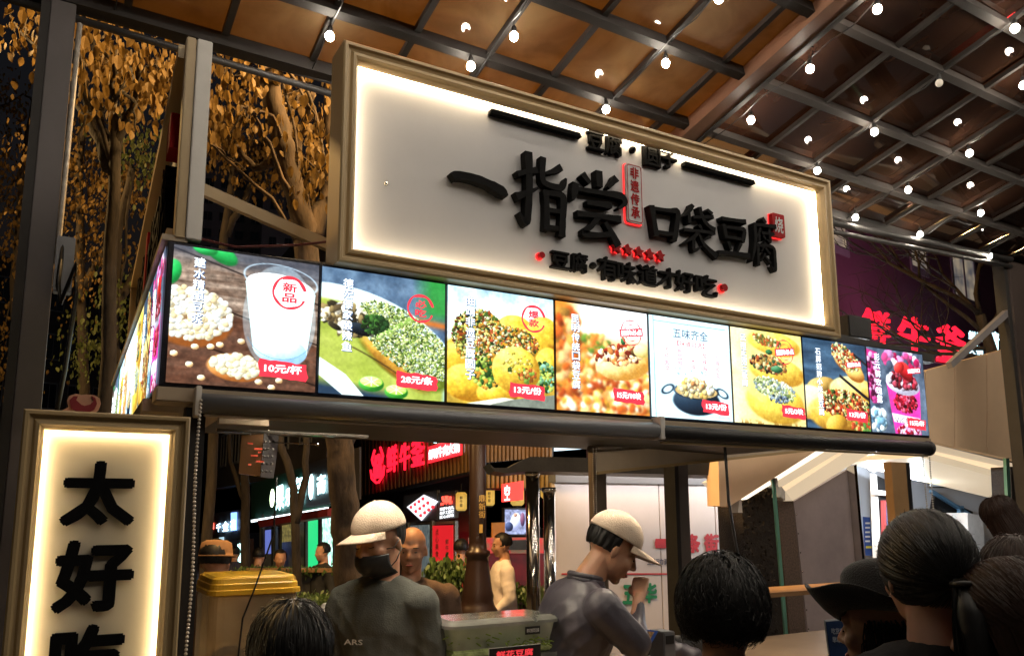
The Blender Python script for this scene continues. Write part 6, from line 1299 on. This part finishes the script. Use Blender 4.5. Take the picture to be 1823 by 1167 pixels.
def head_prims(mb, M_, s=1.0, neck=True):
    R3 = M_.to_3x3()
    def E_(c, r, rot=None): mb.ell(xf(M_, Vector(c) * s), Vector(r) * s, R3 @ rot if rot else R3, 16, 10)
    def K(a, b, ra, rb): mb.caps(xf(M_, Vector(a) * s), xf(M_, Vector(b) * s), ra * s, rb * s, 10)
    E_((0, -.012, .032), (.077, .095, .088)); E_((0, .022, -.028), (.063, .072, .085)); E_((0, .03, -.075), (.048, .052, .034)); E_((0, .064, -.098), (.022, .02, .017))
    K((0, .086, .012), (0, .108, -.026), .008, .0125); E_((.011, .098, -.032), (.009, .010, .008)); E_((-.011, .098, -.032), (.009, .010, .008))
    K((-.036, .078, .024), (-.012, .087, .020), .011, .009); K((.036, .078, .024), (.012, .087, .020), .011, .009)
    for q in (-1, 1):
        E_((q * .040, .060, -.028), (.022, .026, .024)); E_((q * .077, -.004, -.012), (.008, .017, .031), Euler((-.15, 0, q * .5)).to_matrix()); E_((q * .031, .074, .001), (.014, .013, .011))
    E_((0, .086, -.060), (.021, .013, .006)); E_((0, .085, -.071), (.017, .012, .007))
def head_face(t, M_, s=1.0, eyes=True, lips=True, closed=True):
    if eyes:
        for q in (-1, 1):
            if closed: mb = MB(); mb.tube([xf(M_, Vector((q * .031 + k * .013, .0885 - abs(k) * .006, -.003 - (1 - k * k) * .002)) * s) for k in (-1, -.5, 0, .5, 1)], .0018 * s, 6); finish_local(mb, 'eyelash', M_hairb, t)
            else: mb = MB(); mb.ell(xf(M_, Vector((q * .031, .0815, .001)) * s), Vector((.010, .0065, .0045)) * s, M_.to_3x3(), 10, 6); finish_local(mb, 'eye', M_eye, t)
            mb = MB(); mb.tube([xf(M_, Vector((q * .033 + k * .019, .0925 - abs(k) * .009 - q * k * .002, .026 - abs(k) * .003)) * s) for k in (-1, -.5, 0, .5, 1)], [.001, .0028, .003, .0028, .001], 6); finish_local(mb, 'eyebrow', M_hairb, t)
    if lips: mb = MB(); mb.ell(xf(M_, Vector((0, .0925, -.0655)) * s), Vector((.020, .009, .0065)) * s, M_.to_3x3(), 14, 8); finish_local(mb, 'lips', M_lip, t)
def hand_prims(mb, M_, s=1.0, curl=.5, side=1):
    "palm at the origin pointing along +y, palm facing -z"
    def K(a, b, ra, rb): mb.caps(xf(M_, Vector(a) * s), xf(M_, Vector(b) * s), ra * s, rb * s, 8)
    for k, (x, L_) in enumerate(((-.030, .068), (-.010, .078), (.010, .073), (.029, .058))):
        x *= side; K((x * .6, .0, 0), (x, .085, 0), .013, .0105); p = Vector((x, .085, 0)); an = 0
        for j, f_ in enumerate((.45, .32, .23)): an += curl * (.7 + .25 * j); q = p + Vector((0, math.cos(an), -math.sin(an))) * L_ * f_; K(p, q, .0095 - j * .001, .0085 - j * .001); p = q
    K((-.012 * side, .01, -.004), (-.042 * side, .04, -.012), .013, .012); K((-.042 * side, .04, -.012), (-.048 * side, .072, -.026), .0105, .0095); K((-.048 * side, .072, -.026), (-.040 * side, .096, -.034), .009, .008)
def hair_shell(M_, r, keep, m, t, name='hair', jag=.0025, seed=0, off=(0, -.012, .03), nu=96, nv=64):
    vs = []; ok = {}; rs = np.random.default_rng(seed); ph = rs.random(4) * 6; fs = []; O_ = Vector(off)
    for i in range(nv + 1):
        th = math.pi * i / nv
        for k in range(nu):
            a = 2 * math.pi * k / nu; d = Vector((math.sin(th) * math.cos(a), math.sin(th) * math.sin(a), math.cos(th)))
            bump = jag * (math.sin(a * 23 + ph[0] + 2 * math.sin(th * 3)) + .6 * math.sin(a * 41 + ph[1] + th * 2) + .5 * math.sin(a * 11 + th * 5 + ph[2]))
            vs.append(xf(M_, O_ + Vector((d.x * r[0], d.y * r[1], d.z * r[2])) * (1 + bump / .08))); ok[i * nu + k] = keep(d)
    for i in range(nv):
        for k in range(nu):
            f = (i * nu + k, (i + 1) * nu + k, (i + 1) * nu + (k + 1) % nu, i * nu + (k + 1) % nu)
            if all(ok[j] for j in f): fs.append(f)
    mb = MB(); mb.add(vs, fs); o = finish_local(mb, name, m, t); return o
def strands(M_, r, starts, flow, m, t, n=1500, steps=9, L=.2, w=.0022, seed=0, fall=None, lift=.004, off=(0, -.012, .03), name='strand_layer', fallz=-.1, wave=0.0, outz=.0):
    rs = random.Random(seed); mb = MB(); O_ = Vector(off)
    for _ in range(n):
        lf_ = rs.uniform(.6, 2.2)
        d = starts(rs)
        if d is None: continue
        p = Vector((d.x * r[0], d.y * r[1], d.z * r[2])) * (1 + rs.random() * lift / .08); pts = []; nrm = []; L_ = L * rs.uniform(.75, 1.1); st = L_ / steps; falling = False; tilt = rs.uniform(-.6, .6); wv = rs.uniform(0, 6)
        for k in range(steps + 1):
            nn = Vector((p.x / r[0] ** 2, p.y / r[1] ** 2, p.z / r[2] ** 2)).normalized(); pts.append(p.copy()); nrm.append(nn)
            if not falling:
                f = flow(p, rs); f = (f - nn * f.dot(nn)); 
                if f.length < 1e-4: f = Vector((0, 0, -1))
                f.normalize(); p = p + f * st; q = Vector((p.x / r[0], p.y / r[1], p.z / r[2])).length; p = p / q * (1 + (lift * lf_ + rs.random() * .0015) / .08) 
                if fall and p.z < fallz: falling = True; v = Vector((f.x * .2 + nn.x * outz, f.y * .2 + nn.y * outz, -1)).normalized()
            else: p = p + (v + Vector((math.sin(k * 1.3 + wv), math.cos(k * 1.1 + wv), 0)) * wave).normalized() * st
        vs = []; 
        for k, q in enumerate(pts):
            tg = (pts[min(k + 1, steps)] - pts[max(k - 1, 0)]).normalized(); sd = tg.cross(nrm[k])
            if sd.length < 1e-4: sd = tg.orthogonal()
            sd.normalize(); sd = (sd * math.cos(tilt) + nrm[k] * math.sin(tilt)).normalized(); ww = w * (1 - .75 * (k / steps) ** 2); vs += [xf(M_, O_ + q - sd * ww), xf(M_, O_ + q + sd * ww)]
        mb.add(vs, [(2 * k, 2 * k + 1, 2 * k + 3, 2 * k + 2) for k in range(steps)])
    o = finish_local(mb, name, m, t); o['kind'] = 'stuff'; return o
def person(label, hx_, hy_, depth, face_az, pitch=0, roll=0, floor=0.0, body_az=None, top=None, vox=.007, arms=None, bottom=None, hands=False, lean=0.0, s=1.0, skin=None, wr=.006, face=True, lips=True, closed=True, eyes=True, shoulder=.185, dx=0, collar=True, group=None, neckshift=(0, 0), build_head=True, tors=1.0, shd=.215):
    "face_az: compass direction the face points to in degrees, 0 = +x, 90 = +y"
    hc = atd(hx_, hy_, depth); t = empty('person', (hc.x, hc.y, floor), 0, label, 'person', group); t['local'] = 1; del t['local']
    o_ = Vector((hc.x, hc.y, floor)); H = hc.z - floor
    Mh = Matrix.Translation(Vector((0, 0, H))) @ Matrix.Rotation(math.radians(face_az - 90), 4, 'Z') @ Matrix.Rotation(math.radians(roll), 4, 'Y') @ Matrix.Rotation(-math.radians(pitch), 4, 'X')
    ba = face_az if body_az is None else body_az
    B = Matrix.Rotation(math.radians(ba - 90), 4, 'Z'); ln = lean
    sh = H - shd * s; hip = max(sh - .50, .45 * H)
    BT = lambda x, y, z: B @ Vector((x, y, z))
    yo = lambda z: -ln * (H - z)   # the body lies behind the head when leaning forward
    mb = MB(); head_prims(mb, Mh, s)
    mb.caps(xf(Mh, (0, -.02, -.06)), BT(0, yo(sh) - .035, sh + .03), .052 * s, .058 * s); mb.ell(BT(0, yo(sh - .13), sh - .12), (.15, .095, .2), B.to_3x3()); mb.ell(BT(0, yo(hip), hip), (.145, .10, .13), B.to_3x3()); mb.caps(BT(0, yo(sh - .2), sh - .2), BT(0, yo(hip), hip), .11, .12)
    J = {}
    for q in (-1, 1):
        S_ = (q * shoulder, yo(sh) - .01, sh - .03); E_ = (q * (shoulder + .05), yo(sh - .28) - .02, sh - .29); Wp = (q * (shoulder + .01), yo(sh - .45) + .16, sh - .46)
        if arms and q in arms: E_, Wp = arms[q]
        J[q] = (S_, E_, Wp); mb.caps(BT(0, S_[1], S_[2] + .02), BT(*S_), .055, .055); mb.caps(BT(*S_), BT(*E_), .05, .04); mb.caps(BT(*E_), BT(*Wp), .038, .026)
        d = (BT(*Wp) - BT(*E_)).normalized(); rot = d.to_track_quat('Y', 'Z').to_matrix().to_4x4(); hand_prims(mb, Matrix.Translation(BT(*Wp)) @ rot, 1.0, .45, q)
        kn = (q * .10, yo(hip) * .9 + .03, .27 * H + .02); an_ = (q * .11, yo(hip) * .9 - .02, .07)
        mb.caps(BT(q * .09, yo(hip), hip - .02), BT(*kn), .085, .06); mb.caps(BT(*kn), BT(*an_), .055, .04); mb.caps(BT(an_[0], an_[1] - .03, .04), BT(an_[0], an_[1] + .16, .035), .035, .03)
    b_ = remesh(mb, 'body', skin or M_skin, t, vox); b_.matrix_parent_inverse = Matrix.Identity(4)
    if face: head_face(t, Mh, s, eyes, lips, closed)
    if top:
        mb = MB(); g = .022 * tors
        mb.ell(BT(0, yo(sh - .13) - .005, sh - .13), (.165 + g, .11 + g, .21), B.to_3x3()); mb.caps(BT(0, yo(sh - .2), sh - .2), BT(0, yo(hip), hip + .02), .125 + g, .135 + g); mb.ell(BT(0, yo(hip), hip + .0), (.165 + g, .12 + g, .10), B.to_3x3())
        mb.ell(BT(0, yo(sh) - .02, sh - .0), (.11, .08, .045), B.to_3x3())
        if collar: mb.caps(BT(0, yo(sh) - .02, sh + .0), BT(0, yo(sh) - .035, sh + .045), .075, .065)
        for q in (-1, 1):
            S_, E_, Wp = J[q]; S2 = (S_[0] * .95, S_[1], S_[2] - .005); mb.caps(BT(q * .06, S_[1] - .01, sh + .025), BT(*S2), .056, .066); mb.caps(BT(*S2), BT(*E_), .068 + g * .4, .054 + g * .3); W2 = BT(*E_).lerp(BT(*Wp), .93); mb.caps(BT(*E_), W2, .054 + g * .3, .040)
        g_ = remesh(mb, 'top', top, t, vox * 1.1, 5, wr, 13, int(abs(hx_))); g_.matrix_parent_inverse = Matrix.Identity(4)
    mb = MB(); mb.ell(BT(0, yo(hip), hip - .03), (.158, .115, .12), B.to_3x3())
    for q in (-1, 1):
        kn = (q * .10, yo(hip) * .9 + .03, .27 * H + .02); an_ = (q * .11, yo(hip) * .9 - .02, .09); mb.caps(BT(q * .085, yo(hip), hip - .03), BT(*kn), .10, .075); mb.caps(BT(*kn), BT(*an_), .072, .062)
    tr_ = remesh(mb, 'trousers', bottom or M_trk, t, .012, 4, .004, 12, 3); tr_.matrix_parent_inverse = Matrix.Identity(4)
    for q in (-1, 1): mb = MB(); mb.caps(BT(q * .11, yo(hip) * .9 - .05, .045), BT(q * .11, yo(hip) * .9 + .17, .04), .045, .04); finish_local(mb, 'shoe', M_black, t)
    return t, Mh, B, sh, yo
M_trk = mat('dark trousers', (.02, .02, .025), .8, 0, .2, 8)
def cap_hat(t, M_, m, s=1.0, back=0.0):
    e = empty('cap'); e.parent = t
    # dome: fabric panels over an ellipsoid cut a little above the ears
    def P_(th, a, k=1.0): return xf(M_, Vector((0, -.010, .046)) * s + Vector((math.sin(th) * math.cos(a) * .086, math.sin(th) * math.sin(a) * .106, math.cos(th) * .092)) * k * s)
    nu, nv = 60, 16; vs = []; fs = []
    for i in range(nv + 1):
        th = .001 + 1.62 * i / nv
        for k in range(nu):
            a = 2 * math.pi * k / nu; seam = 1 - .012 * math.exp(-((((a / (math.pi / 3)) + .5) % 1 - .5) / .05) ** 2); vs.append(P_(th, a, seam * (1 + .01 * math.sin(a * 5 + th * 3))))
    for i in range(nv):
        for k in range(nu): fs.append((i * nu + k, (i + 1) * nu + k, (i + 1) * nu + (k + 1) % nu, i * nu + (k + 1) % nu))
    mb = MB(); mb.add(vs, fs); d = finish_local(mb, 'cap_crown', m, e); sol = d.modifiers.new('s', 'SOLIDIFY'); sol.thickness = .003; sol.offset = 1
    vs = []; fs = []; nx_, ny_ = 24, 9
    for j in range(ny_):
        v = j / (ny_ - 1)
        for i in range(nx_):
            u = -1 + 2 * i / (nx_ - 1); a = math.pi / 2 - u * 1.02; bx = math.cos(a) * .087; by = math.sin(a) * .107 - .008
            ext = .092 * math.sqrt(max(0, 1 - abs(u) ** 2.6)); vs.append(xf(M_, Vector((bx * (1 - .03 * v), by + ext * v, .044 + .004 * v - .008 * v * v - (u * u) * .016 * (.3 + v) - .004 * v)) * s))
    for j in range(ny_ - 1):
        for i in range(nx_ - 1): fs.append((j * nx_ + i, j * nx_ + i + 1, (j + 1) * nx_ + i + 1, (j + 1) * nx_ + i))
    mb = MB(); mb.add(vs, fs); d = finish_local(mb, 'brim', m, e); sol = d.modifiers.new('s', 'SOLIDIFY'); sol.thickness = .004; sol.offset = 0
    mb = MB(); mb.ell(P_(0, 0, 1.02), (.008 * s, .008 * s, .005 * s), None, 10, 6); finish_local(mb, 'button', m, e); return e
M_capw = mat('cream cotton cap', (.62, .50, .39), .9, 0, .08, 14, .35, 180)
M_swt = mat('charcoal sweatshirt', (.09, .095, .085), .9, 0, .2, 10, .25, 180); M_mask = mat('black pleated mask', (.012, .013, .014), .6, 0, .2, 20, .1)
def cam_az(px): r = ray(px, 900); return math.degrees(math.atan2(-r.y, -r.x))   # azimuth pointing from there to the camera
# ---- first cook
az = cam_az(670)
t, Mh, B, sh, yo = person('cook in a cream cap, black mask and charcoal sweatshirt looking down', 676, 962, 3.22, az - 42, 13, 4, .12, az - 22, M_swt, .006, hands=False, lean=.10, s=1.10, shoulder=.165, tors=.75, closed=True, wr=.011, lips=False, shd=.19)
cap_hat(t, Mh, M_capw, 1.12)
mb = MB(); vs = []; fs = []; n1, n2 = 26, 12; s = 1.12
for j in range(n2 + 1):
    v = j / n2
    for i in range(n1 + 1):
        u = -1 + 2 * i / n1; a = u * 1.12; zz_ = .0 - .098 * v; prof = .112 - .02 * (abs(v - .28) * 1.6) ** 2 * 2.4 - (.012 if v > .8 else 0)
        rr = prof; pl = .0022 * math.sin(v * 26) * (1 - abs(u)) 
        vs.append(xf(Mh, Vector((math.sin(a) * .080, math.cos(a) * (rr + pl) - (1 - math.cos(a)) * .0 + .006 * (1 - abs(u)) ** 2 * (1 if v < .6 else .6), -.028 + zz_ * (1 - .25 * abs(u)) - .008 * abs(u))) * s))
for j in range(n2):
    for i in range(n1): q = j * (n1 + 1) + i; fs.append((q, q + 1, q + n1 + 2, q + n1 + 1))
mb.add(vs, fs); d = finish_local(mb, 'face_mask', M_mask, t); so = d.modifiers.new('s', 'SOLIDIFY'); so.thickness = .003; so.offset = 1
for q in (-1, 1):
    for z_ in (-.02, -.085):
        mb = MB(); mb.tube([xf(Mh, Vector((q * .066, .045, z_)) * s), xf(Mh, Vector((q * .078, .02, (z_ - .012) * .7)) * s), xf(Mh, Vector((q * .086, -.012, .004 if z_ > -.05 else -.03)) * s)], .0022, 6); finish_local(mb, 'mask_strap', M_mask, t)
hair_shell(Mh, (.085 * 1.1, .103 * 1.1, .095 * 1.1), lambda d: d.y < .12 and -.62 < d.z < .25, M_hairb, t, 'hair', .001)
c_ = B @ Vector((.03, yo(sh - .17) + .155, sh - .17)); rB = (B.to_3x3() @ Vector((-1, 0, 0))); fB = B.to_3x3() @ Vector((0, 1, 0))
mb = MB(); put_text(mb, 'ARS', c_ - rB * .05 + fB * .02, rB * 1.0, ez, .075, .02, .02); finish_local(mb, 'lettering', mat('white print', (.6, .6, .58), .6), t)
def collar_ring(t, B, yo, sh, r, th, m, name='collar', up=.03, back=-.03):
    mb = MB(); mb.tube([B @ Vector((math.cos(a) * r, yo(sh) + back + math.sin(a) * r * .95, sh + up - .014 * math.sin(a))) for a in np.linspace(0, 2 * math.pi, 30)], th, 8); finish_local(mb, name, m, t)
collar_ring(t, B, yo, sh, .072, .010, M_swt)
# ---- bald man behind
t, Mh, B, sh, yo = person('bald man in a brown sweater standing behind the first cook', 733, 978, 4.7, cam_az(733) - 8, 8, 0, .0, cam_az(733) + 5, mat('brown sweater', (.085, .05, .035), .9, 0, .2, 12, .3, 160), .009, s=1.08, skin=M_skin2, shoulder=.22, closed=False, wr=.006)
# ---- second cook: bent, profile to the right
M_jk = mat('grey purple nylon jacket', (.075, .068, .085), .42, 0, .2, 6, .15, 60)
p2c = atd(1098, 975, 3.35)
azr = 0 - 22
t, Mh, B, sh, yo = person('cook in a cream cap and dark nylon jacket bending over, hand at chin', 1090, 975, 3.6, azr, 30, 0, .12, azr + 4, M_jk, .006, arms={1: ((.20, .02, 1.10), (.05, .10, 1.27)), -1: ((-.20, .10, 1.08), (-.08, .42, .98))}, lean=.52, s=1.18, shoulder=.20, wr=.015, closed=True, tors=2.1, shd=.165)
cap_hat(t, Mh, M_capw, 1.19)
for k_ in range(3): collar_ring(t, B, yo, sh, .078 - .003 * k_, .013, M_jk, 'collar', .04 + .018 * k_, -.025)
hair_shell(Mh, (.085 * 1.17, .103 * 1.17, .095 * 1.17), lambda d: d.y < .15 and -.55 < d.z < .25, M_hairb, t, 'hair', .002)
# ---- far passers-by
def far(label, x, y, d, az, top, bottom=None, hair=True, pitch=5, hm=None, vox=.014, skin=None, s=1.0, arms=None, shell=None):
    t, Mh, B, sh, yo = person(label, x, y, d, az, pitch, 0, 0.0, az, top, vox, bottom=bottom, s=s, skin=skin, closed=False, arms=arms, wr=.006, face=vox < .013)
    if hair: hair_shell(Mh, (.086 * s, .104 * s, .098 * s), shell or (lambda q: q.z > -.45 and not (q.y > .45 and q.z < .55)), hm or M_hairb, t, 'hair', .002, nu=40, nv=24)
    return t, Mh
far('man in a cream hoodie standing side on right of the street pole', 893, 970, 8.2, cam_az(893) - 75, mat('cream hoodie', (.68, .60, .58), .85, 0, .1, 10, .2), M_trk, vox=.012)
far('person in a red coat half hidden left of the street pole', 822, 978, 9.4, cam_az(822) + 150, mat('dull red coat', (.22, .015, .015), .8), mat('red skirt', (.15, .01, .01), .8))
far('person in a bright red top sitting before the fruit shop', 499, 994, 10.8, cam_az(499) + 10, mat('bright red top', (.55, .02, .03), .7))
far('person with a black cap beside the bright fruit display', 574, 982, 10.6, cam_az(574) - 60, mat('black coat', (.02, .02, .02), .8))
far('dark clothed person left of the red topped one', 461, 990, 11.5, cam_az(461) + 150, mat('black coat', (.02, .02, .02), .8))
far('distant walker in dark clothes by the blue lit shops', 419, 985, 14, cam_az(419) + 170, mat('navy coat', (.03, .03, .06), .8))
t, Mh = far('person in a brown hat and brown jacket just right of the black corner post', 384, 1000, 4.9, cam_az(384) + 160, mat('brown jacket', (.07, .035, .02), .8, 0, .2, 6), s=1.1, skin=M_skin2)
mb = MB(); mb.lathe(xf(Mh, (0, -.01, .03)), [(0, .125), (.006, .13), (.012, .10), (.03, .098), (.085, .088), (.10, .06)], 24, Mh.to_3x3() @ Vector((0, 0, 1))); finish_local(mb, 'hat', mat('tan felt hat', (.25, .13, .06), .9), t)

# ---- customers in front, seen from behind
awy = lambda px, d=0: cam_az(px) + 180 + d
def rdir(zlo, zhi, ylo=-1, yhi=1):
    def f(rs):
        for _ in range(30):
            d = Vector((rs.gauss(0, 1), rs.gauss(0, 1), rs.gauss(0, 1))).normalized()
            if zlo < d.z < zhi and ylo < d.y < yhi: return d
        return None
    return f
crown_flow = lambda c: (lambda p, rs: Vector((p.x - c[0] + rs.uniform(-.01, .01), p.y - c[1] + rs.uniform(-.01, .01), -.045)))
def hair_full(t, Mh, m, s=1.0, n=2600, L=.22, low=-.75, w=.0021, fall=True, seed=1, vol=1.0, messy=.0, crown=(0, -.03)):
    R_ = (.088 * s * vol, .106 * s * vol, .102 * s * vol)
    hair_shell(Mh, R_, lambda d: d.z > low and not (d.y > .5 and d.z < .55), m, t, 'hair', .0018, seed)
    strands(Mh, R_, rdir(-.5, 1, -1, .75), (lambda p, rs: Vector((p.x - crown[0] + rs.uniform(-messy, messy), p.y - crown[1] + rs.uniform(-messy, messy), -.05 + rs.uniform(-messy, messy)))), m, t, n, 9, L, w, seed, fall=fall, lift=.004 + messy * .1, fallz=-.03 * s)
    strands(Mh, R_, rdir(-.3, 1, -1, .75), (lambda p, rs: Vector((p.x - crown[0] + rs.uniform(-.08, .08), p.y - crown[1] + rs.uniform(-.08, .08), -.04 + rs.uniform(-.06, .06)))), m, t, 220, 6, .05, .0005, seed + 50, lift=.008, name='loose_hair')
M_blk = mat('black coat cloth', (.012, .012, .014), .85, 0, .3, 8, .2, 120)
t, Mh, B, sh, yo = person('customer with plain black hair at the bottom left of centre, only the crown showing', 516, 1172, 1.95, awy(516, 5), 5, 0, 0, None, M_blk, .012, face=False)
hair_full(t, Mh, M_hairb, 1.05, 5000, .30, -.9, .0014, seed=2)
t, Mh, B, sh, yo = person('customer with short tousled black hair in front of the black column', 1288, 1098, 2.05, awy(1288, -8), 6, 0, 0, None, mat('speckled dark coat', (.03, .03, .035), .85, 0, .8, 60, .4, 120), .010, face=False, skin=M_skin)
hair_full(t, Mh, M_hairb, 1.02, 8000, .15, -.62, .0014, seed=3, vol=1.06, messy=.05, fall=False)
# ponytail woman
M_hairp = mat('black combed hair', (.008, .0075, .008), .42, 0, .3, 30, spec=.4)
t, Mh, B, sh, yo = person('woman with black hair combed back into a ponytail with a dark tie', 1648, 1022, 1.78, awy(1648, 27), 3, 0, 0, awy(1648, 12), M_blk, .006, s=1.02, skin=mat('pink lit skin', (.46, .27, .21), .5, 0, .05, 12, .03, sub=.2))
R_ = (.088, .112, .104)
hair_shell(Mh, R_, lambda d: (d.z > -.18 or (d.y < -.25 and d.z > -.72)) and not (d.y > .62 and d.z < .5) and not (d.y > -.1 and d.z < .02), M_hairp, t, 'hair', .001, 4)
tie = Vector((.0, -.118, -.045))
strands(Mh, R_, rdir(-.75, 1, -1, .72), lambda p, rs: (tie - p) + Vector((0, 0, .0)), M_hairp, t, 7000, 9, .20, .0011, 5, lift=.003)
strands(Mh, R_, rdir(-.3, 1, -1, .72), lambda p, rs: (tie - p) + Vector((rs.uniform(-.08, .08), 0, rs.uniform(-.08, .08))), M_hairp, t, 200, 6, .05, .0004, 55, lift=.006, name='loose_hair')
tw = xf(Mh, Vector((0, -.012, .03)) + tie + Vector((0, -.005, 0)))
back = (Mh.to_3x3() @ Vector((0, -1, 0))).normalized(); 
mb = MB(); mb.tube([tw + Vector((math.cos(a) * .02, math.sin(a) * .02, math.sin(a * 2) * .002)) + back * .012 for a in np.linspace(0, 6.3, 16)], .006, 8); finish_local(mb, 'hair_tie', M_black, t)
mb = MB(); mb.ell(tw + back * .018 + (Mh.to_3x3() @ Vector((.016, 0, .012))), (.006, .006, .006), None, 10, 6); finish_local(mb, 'yellow_bead', mat('yellow bead', (.7, .5, .05), .3), t)
rs = random.Random(8); mb = MB()
for i in range(900):
    a = rs.uniform(0, 6.28); q = math.sqrt(rs.random()); ox_ = math.cos(a) * q; oy_ = math.sin(a) * q; vs = []; L_ = rs.uniform(.22, .36); ph = rs.uniform(0, 6); K_ = 9; rt_ = Mh.to_3x3() @ Vector((1, 0, 0))
    for k in range(K_ + 1):
        v = k / K_; wd = .018 + .040 * math.sin(min(1, v * 1.6) * math.pi / 2) * (1 - .35 * v); c_ = tw + back * (.012 + .03 * math.sin(v * 2.2)) + Vector((0, 0, -L_ * v)) + rt_ * (.01 * math.sin(v * 2)); p = c_ + rt_ * ox_ * wd + back * oy_ * wd * .6 + Vector((0, 0, .01 * math.sin(ph)))
        dd = Vector((math.cos(ph), math.sin(ph), 0)) * .0016 * (1 - .8 * v ** 3); vs += [p - dd, p + dd]
    mb.add(vs, [(2 * k, 2 * k + 1, 2 * k + 3, 2 * k + 2) for k in range(K_)])
for k in range(1): mb.tube([tw + back * .01, tw + back * .035 + Vector((0, 0, -.06)), tw + back * .04 + Vector((0, 0, -.18)), tw + back * .03 + Vector((0, 0, -.28))], [.014, .032, .030, .006], 12)
o = finish_local(mb, 'ponytail', M_hairp, t); o['kind'] = 'stuff'
# woman at the right edge with long brown hair
t, Mh, B, sh, yo = person('woman with long brown hair at the bottom right corner, forehead just showing', 1800, 1115, 1.62, awy(1800, 98), 10, 0, 0, awy(1800, 30), mat('dark teal coat', (.015, .04, .045), .8), .006, s=1.0)
R_ = (.089, .108, .104)
hair_shell(Mh, R_, lambda d: d.z > -.2 and not (d.y > .42 and d.z < .62) or (d.y < 0 and d.z > -.9), M_hairbr, t, 'hair', .0015, 6)
strands(Mh, R_, rdir(-.2, 1, -1, .7), lambda p, rs: Vector(((.05 if p.x > .004 else -.05), -.03, -.045)), M_hairbr, t, 7000, 12, .42, .0013, 7, fall=True, lift=.003, fallz=-.01, wave=.05)
t, Mh, B, sh, yo = person('customer with reddish brown hair mostly hidden behind the right corner woman', 1812, 1042, 2.2, awy(1812, 10), 4, 0, 0, None, M_blk, .012, face=False)
hair_full(t, Mh, M_hairbr, 1.0, 3500, .3, -.9, .0015, seed=9)
t, Mh, B, sh, yo = person('passer-by in a bright blue coat with loose brown hair at the right edge', 1780, 918, 5.6, awy(1786, 80), 30, 0, 0, awy(1786, 95), mat('bright blue coat', (.03, .12, .50), .6, 0, .1, 5), .010, face=False, lean=.45, shd=.19, tors=1.6)
hair_full(t, Mh, M_hairbr, 1.0, 3500, .34, -.9, .0018, seed=10, messy=.02)
# woman in the wide black felt hat
t, Mh, B, sh, yo = person('person in a wide black felt hat with a pale cord, cheek showing below the brim', 1572, 1118, 1.98, awy(1560, 70), 4, 0, 0, awy(1560, 40), M_blk, .006, s=.98)
hat = empty('felt_hat'); hat.parent = t; M_felt = mat('black felt', (.012, .011, .012), .95, 0, .3, 30, .35, 260, sheen=.3)
camr = Vector(rt); camf = -bk
HM = Matrix.Translation(xf(Mh, (0, -.008, .040))) @ Matrix.Rotation(math.radians(22), 4, -bk) @ Mh.to_3x3().to_4x4() @ Matrix.Rotation(math.radians(-14), 4, 'X') @ Matrix.Rotation(math.radians(6), 4, 'Y')
vs = []; fs = []; nu, prof = 56, [(.0, .118), (.045, .113), (.08, .098), (.097, .075), (.09, .035), (.086, .001), (.085, -.006), (.088, -.013), (.105, -.016), (.13, -.016), (.155, -.012), (.170, -.006)]
for i, (r, z) in enumerate(prof):
    for k in range(nu):
        a = 2 * math.pi * k / nu; q = max(0, (r - .088) / .08) if i > 6 else 0; up_ = q * q * (.035 * math.cos(a * 2 + .3) ** 2 + .045 * max(0, math.sin(a)) ** 3) + q * .012 * math.sin(a * 3 + 1)
        vs.append(xf(HM, (r * math.cos(a) * .95, r * math.sin(a) * 1.1, z * 1.12 + up_ - (.016 * math.exp(-((r * math.cos(a)) / .03) ** 2) if i < 3 else 0))))
for i in range(len(prof) - 1):
    for k in range(nu): fs.append((i * nu + k, (i + 1) * nu + k, (i + 1) * nu + (k + 1) % nu, i * nu + (k + 1) % nu))
mb = MB(); mb.add(vs, fs); d = finish_local(mb, 'hat_body', M_felt, hat); so = d.modifiers.new('s', 'SOLIDIFY'); so.thickness = .004; ss_ = d.modifiers.new('u', 'SUBSURF'); ss_.levels = 1; ss_.render_levels = 1
mb = MB(); mb.tube([xf(HM, (.0885 * .93 * math.cos(a), .0885 * 1.12 * math.sin(a), .012 + .006 * math.sin(a * 2))) for a in np.linspace(0, 6.28, 40)], .0022, 6); finish_local(mb, 'hat_cord', mat('pale cord', (.5, .42, .36), .7), hat)
strands(Mh, (.086, .104, .1), rdir(-.5, .0, -1, .2), crown_flow((0, 0)), M_hairb, t, 900, 8, .3, .002, 12, fall=True, fallz=-.02)
lf = empty('leaflet', atd(1500, 1140, 2.3), 0, 'dark blue leaflet held up beside the black felt hat', 'leaflet')
A_ = [atd(x, y, dd) for x, y, dd in ((1480, 1200, 2.3), (1552, 1200, 2.35), (1535, 1098, 2.35), (1468, 1103, 2.3))]
MB().prism(A_, (0, .003, 0)).build('sheet', mat('pale card', (.5, .52, .55), .5), lf)
c0_ = sum(A_, Vector()) / 4; B_ = [c0_ + (p - c0_) * .94 + (C0 - c0_).normalized() * .004 for p in A_]; MB().prism(B_, (0, .001, 0)).build('blue_print', mat('navy leaflet print', (.02, .045, .13), .4), lf)
mb = MB(); e1 = (B_[1] - B_[0]).normalized(); e2 = (B_[3] - B_[0]).normalized(); put_text(mb, '吃货家', B_[3] + e1 * .015 - e2 * .035 + (C0 - c0_).normalized() * .003, e1, e2, .045, .018, .02); put_text(mb, '早味道', B_[3] + e1 * .015 - e2 * .06 + (C0 - c0_).normalized() * .003, e1, e2, .045, .018, .02); mb.build('lettering', mat('silver print', (.45, .5, .6), .5), lf)
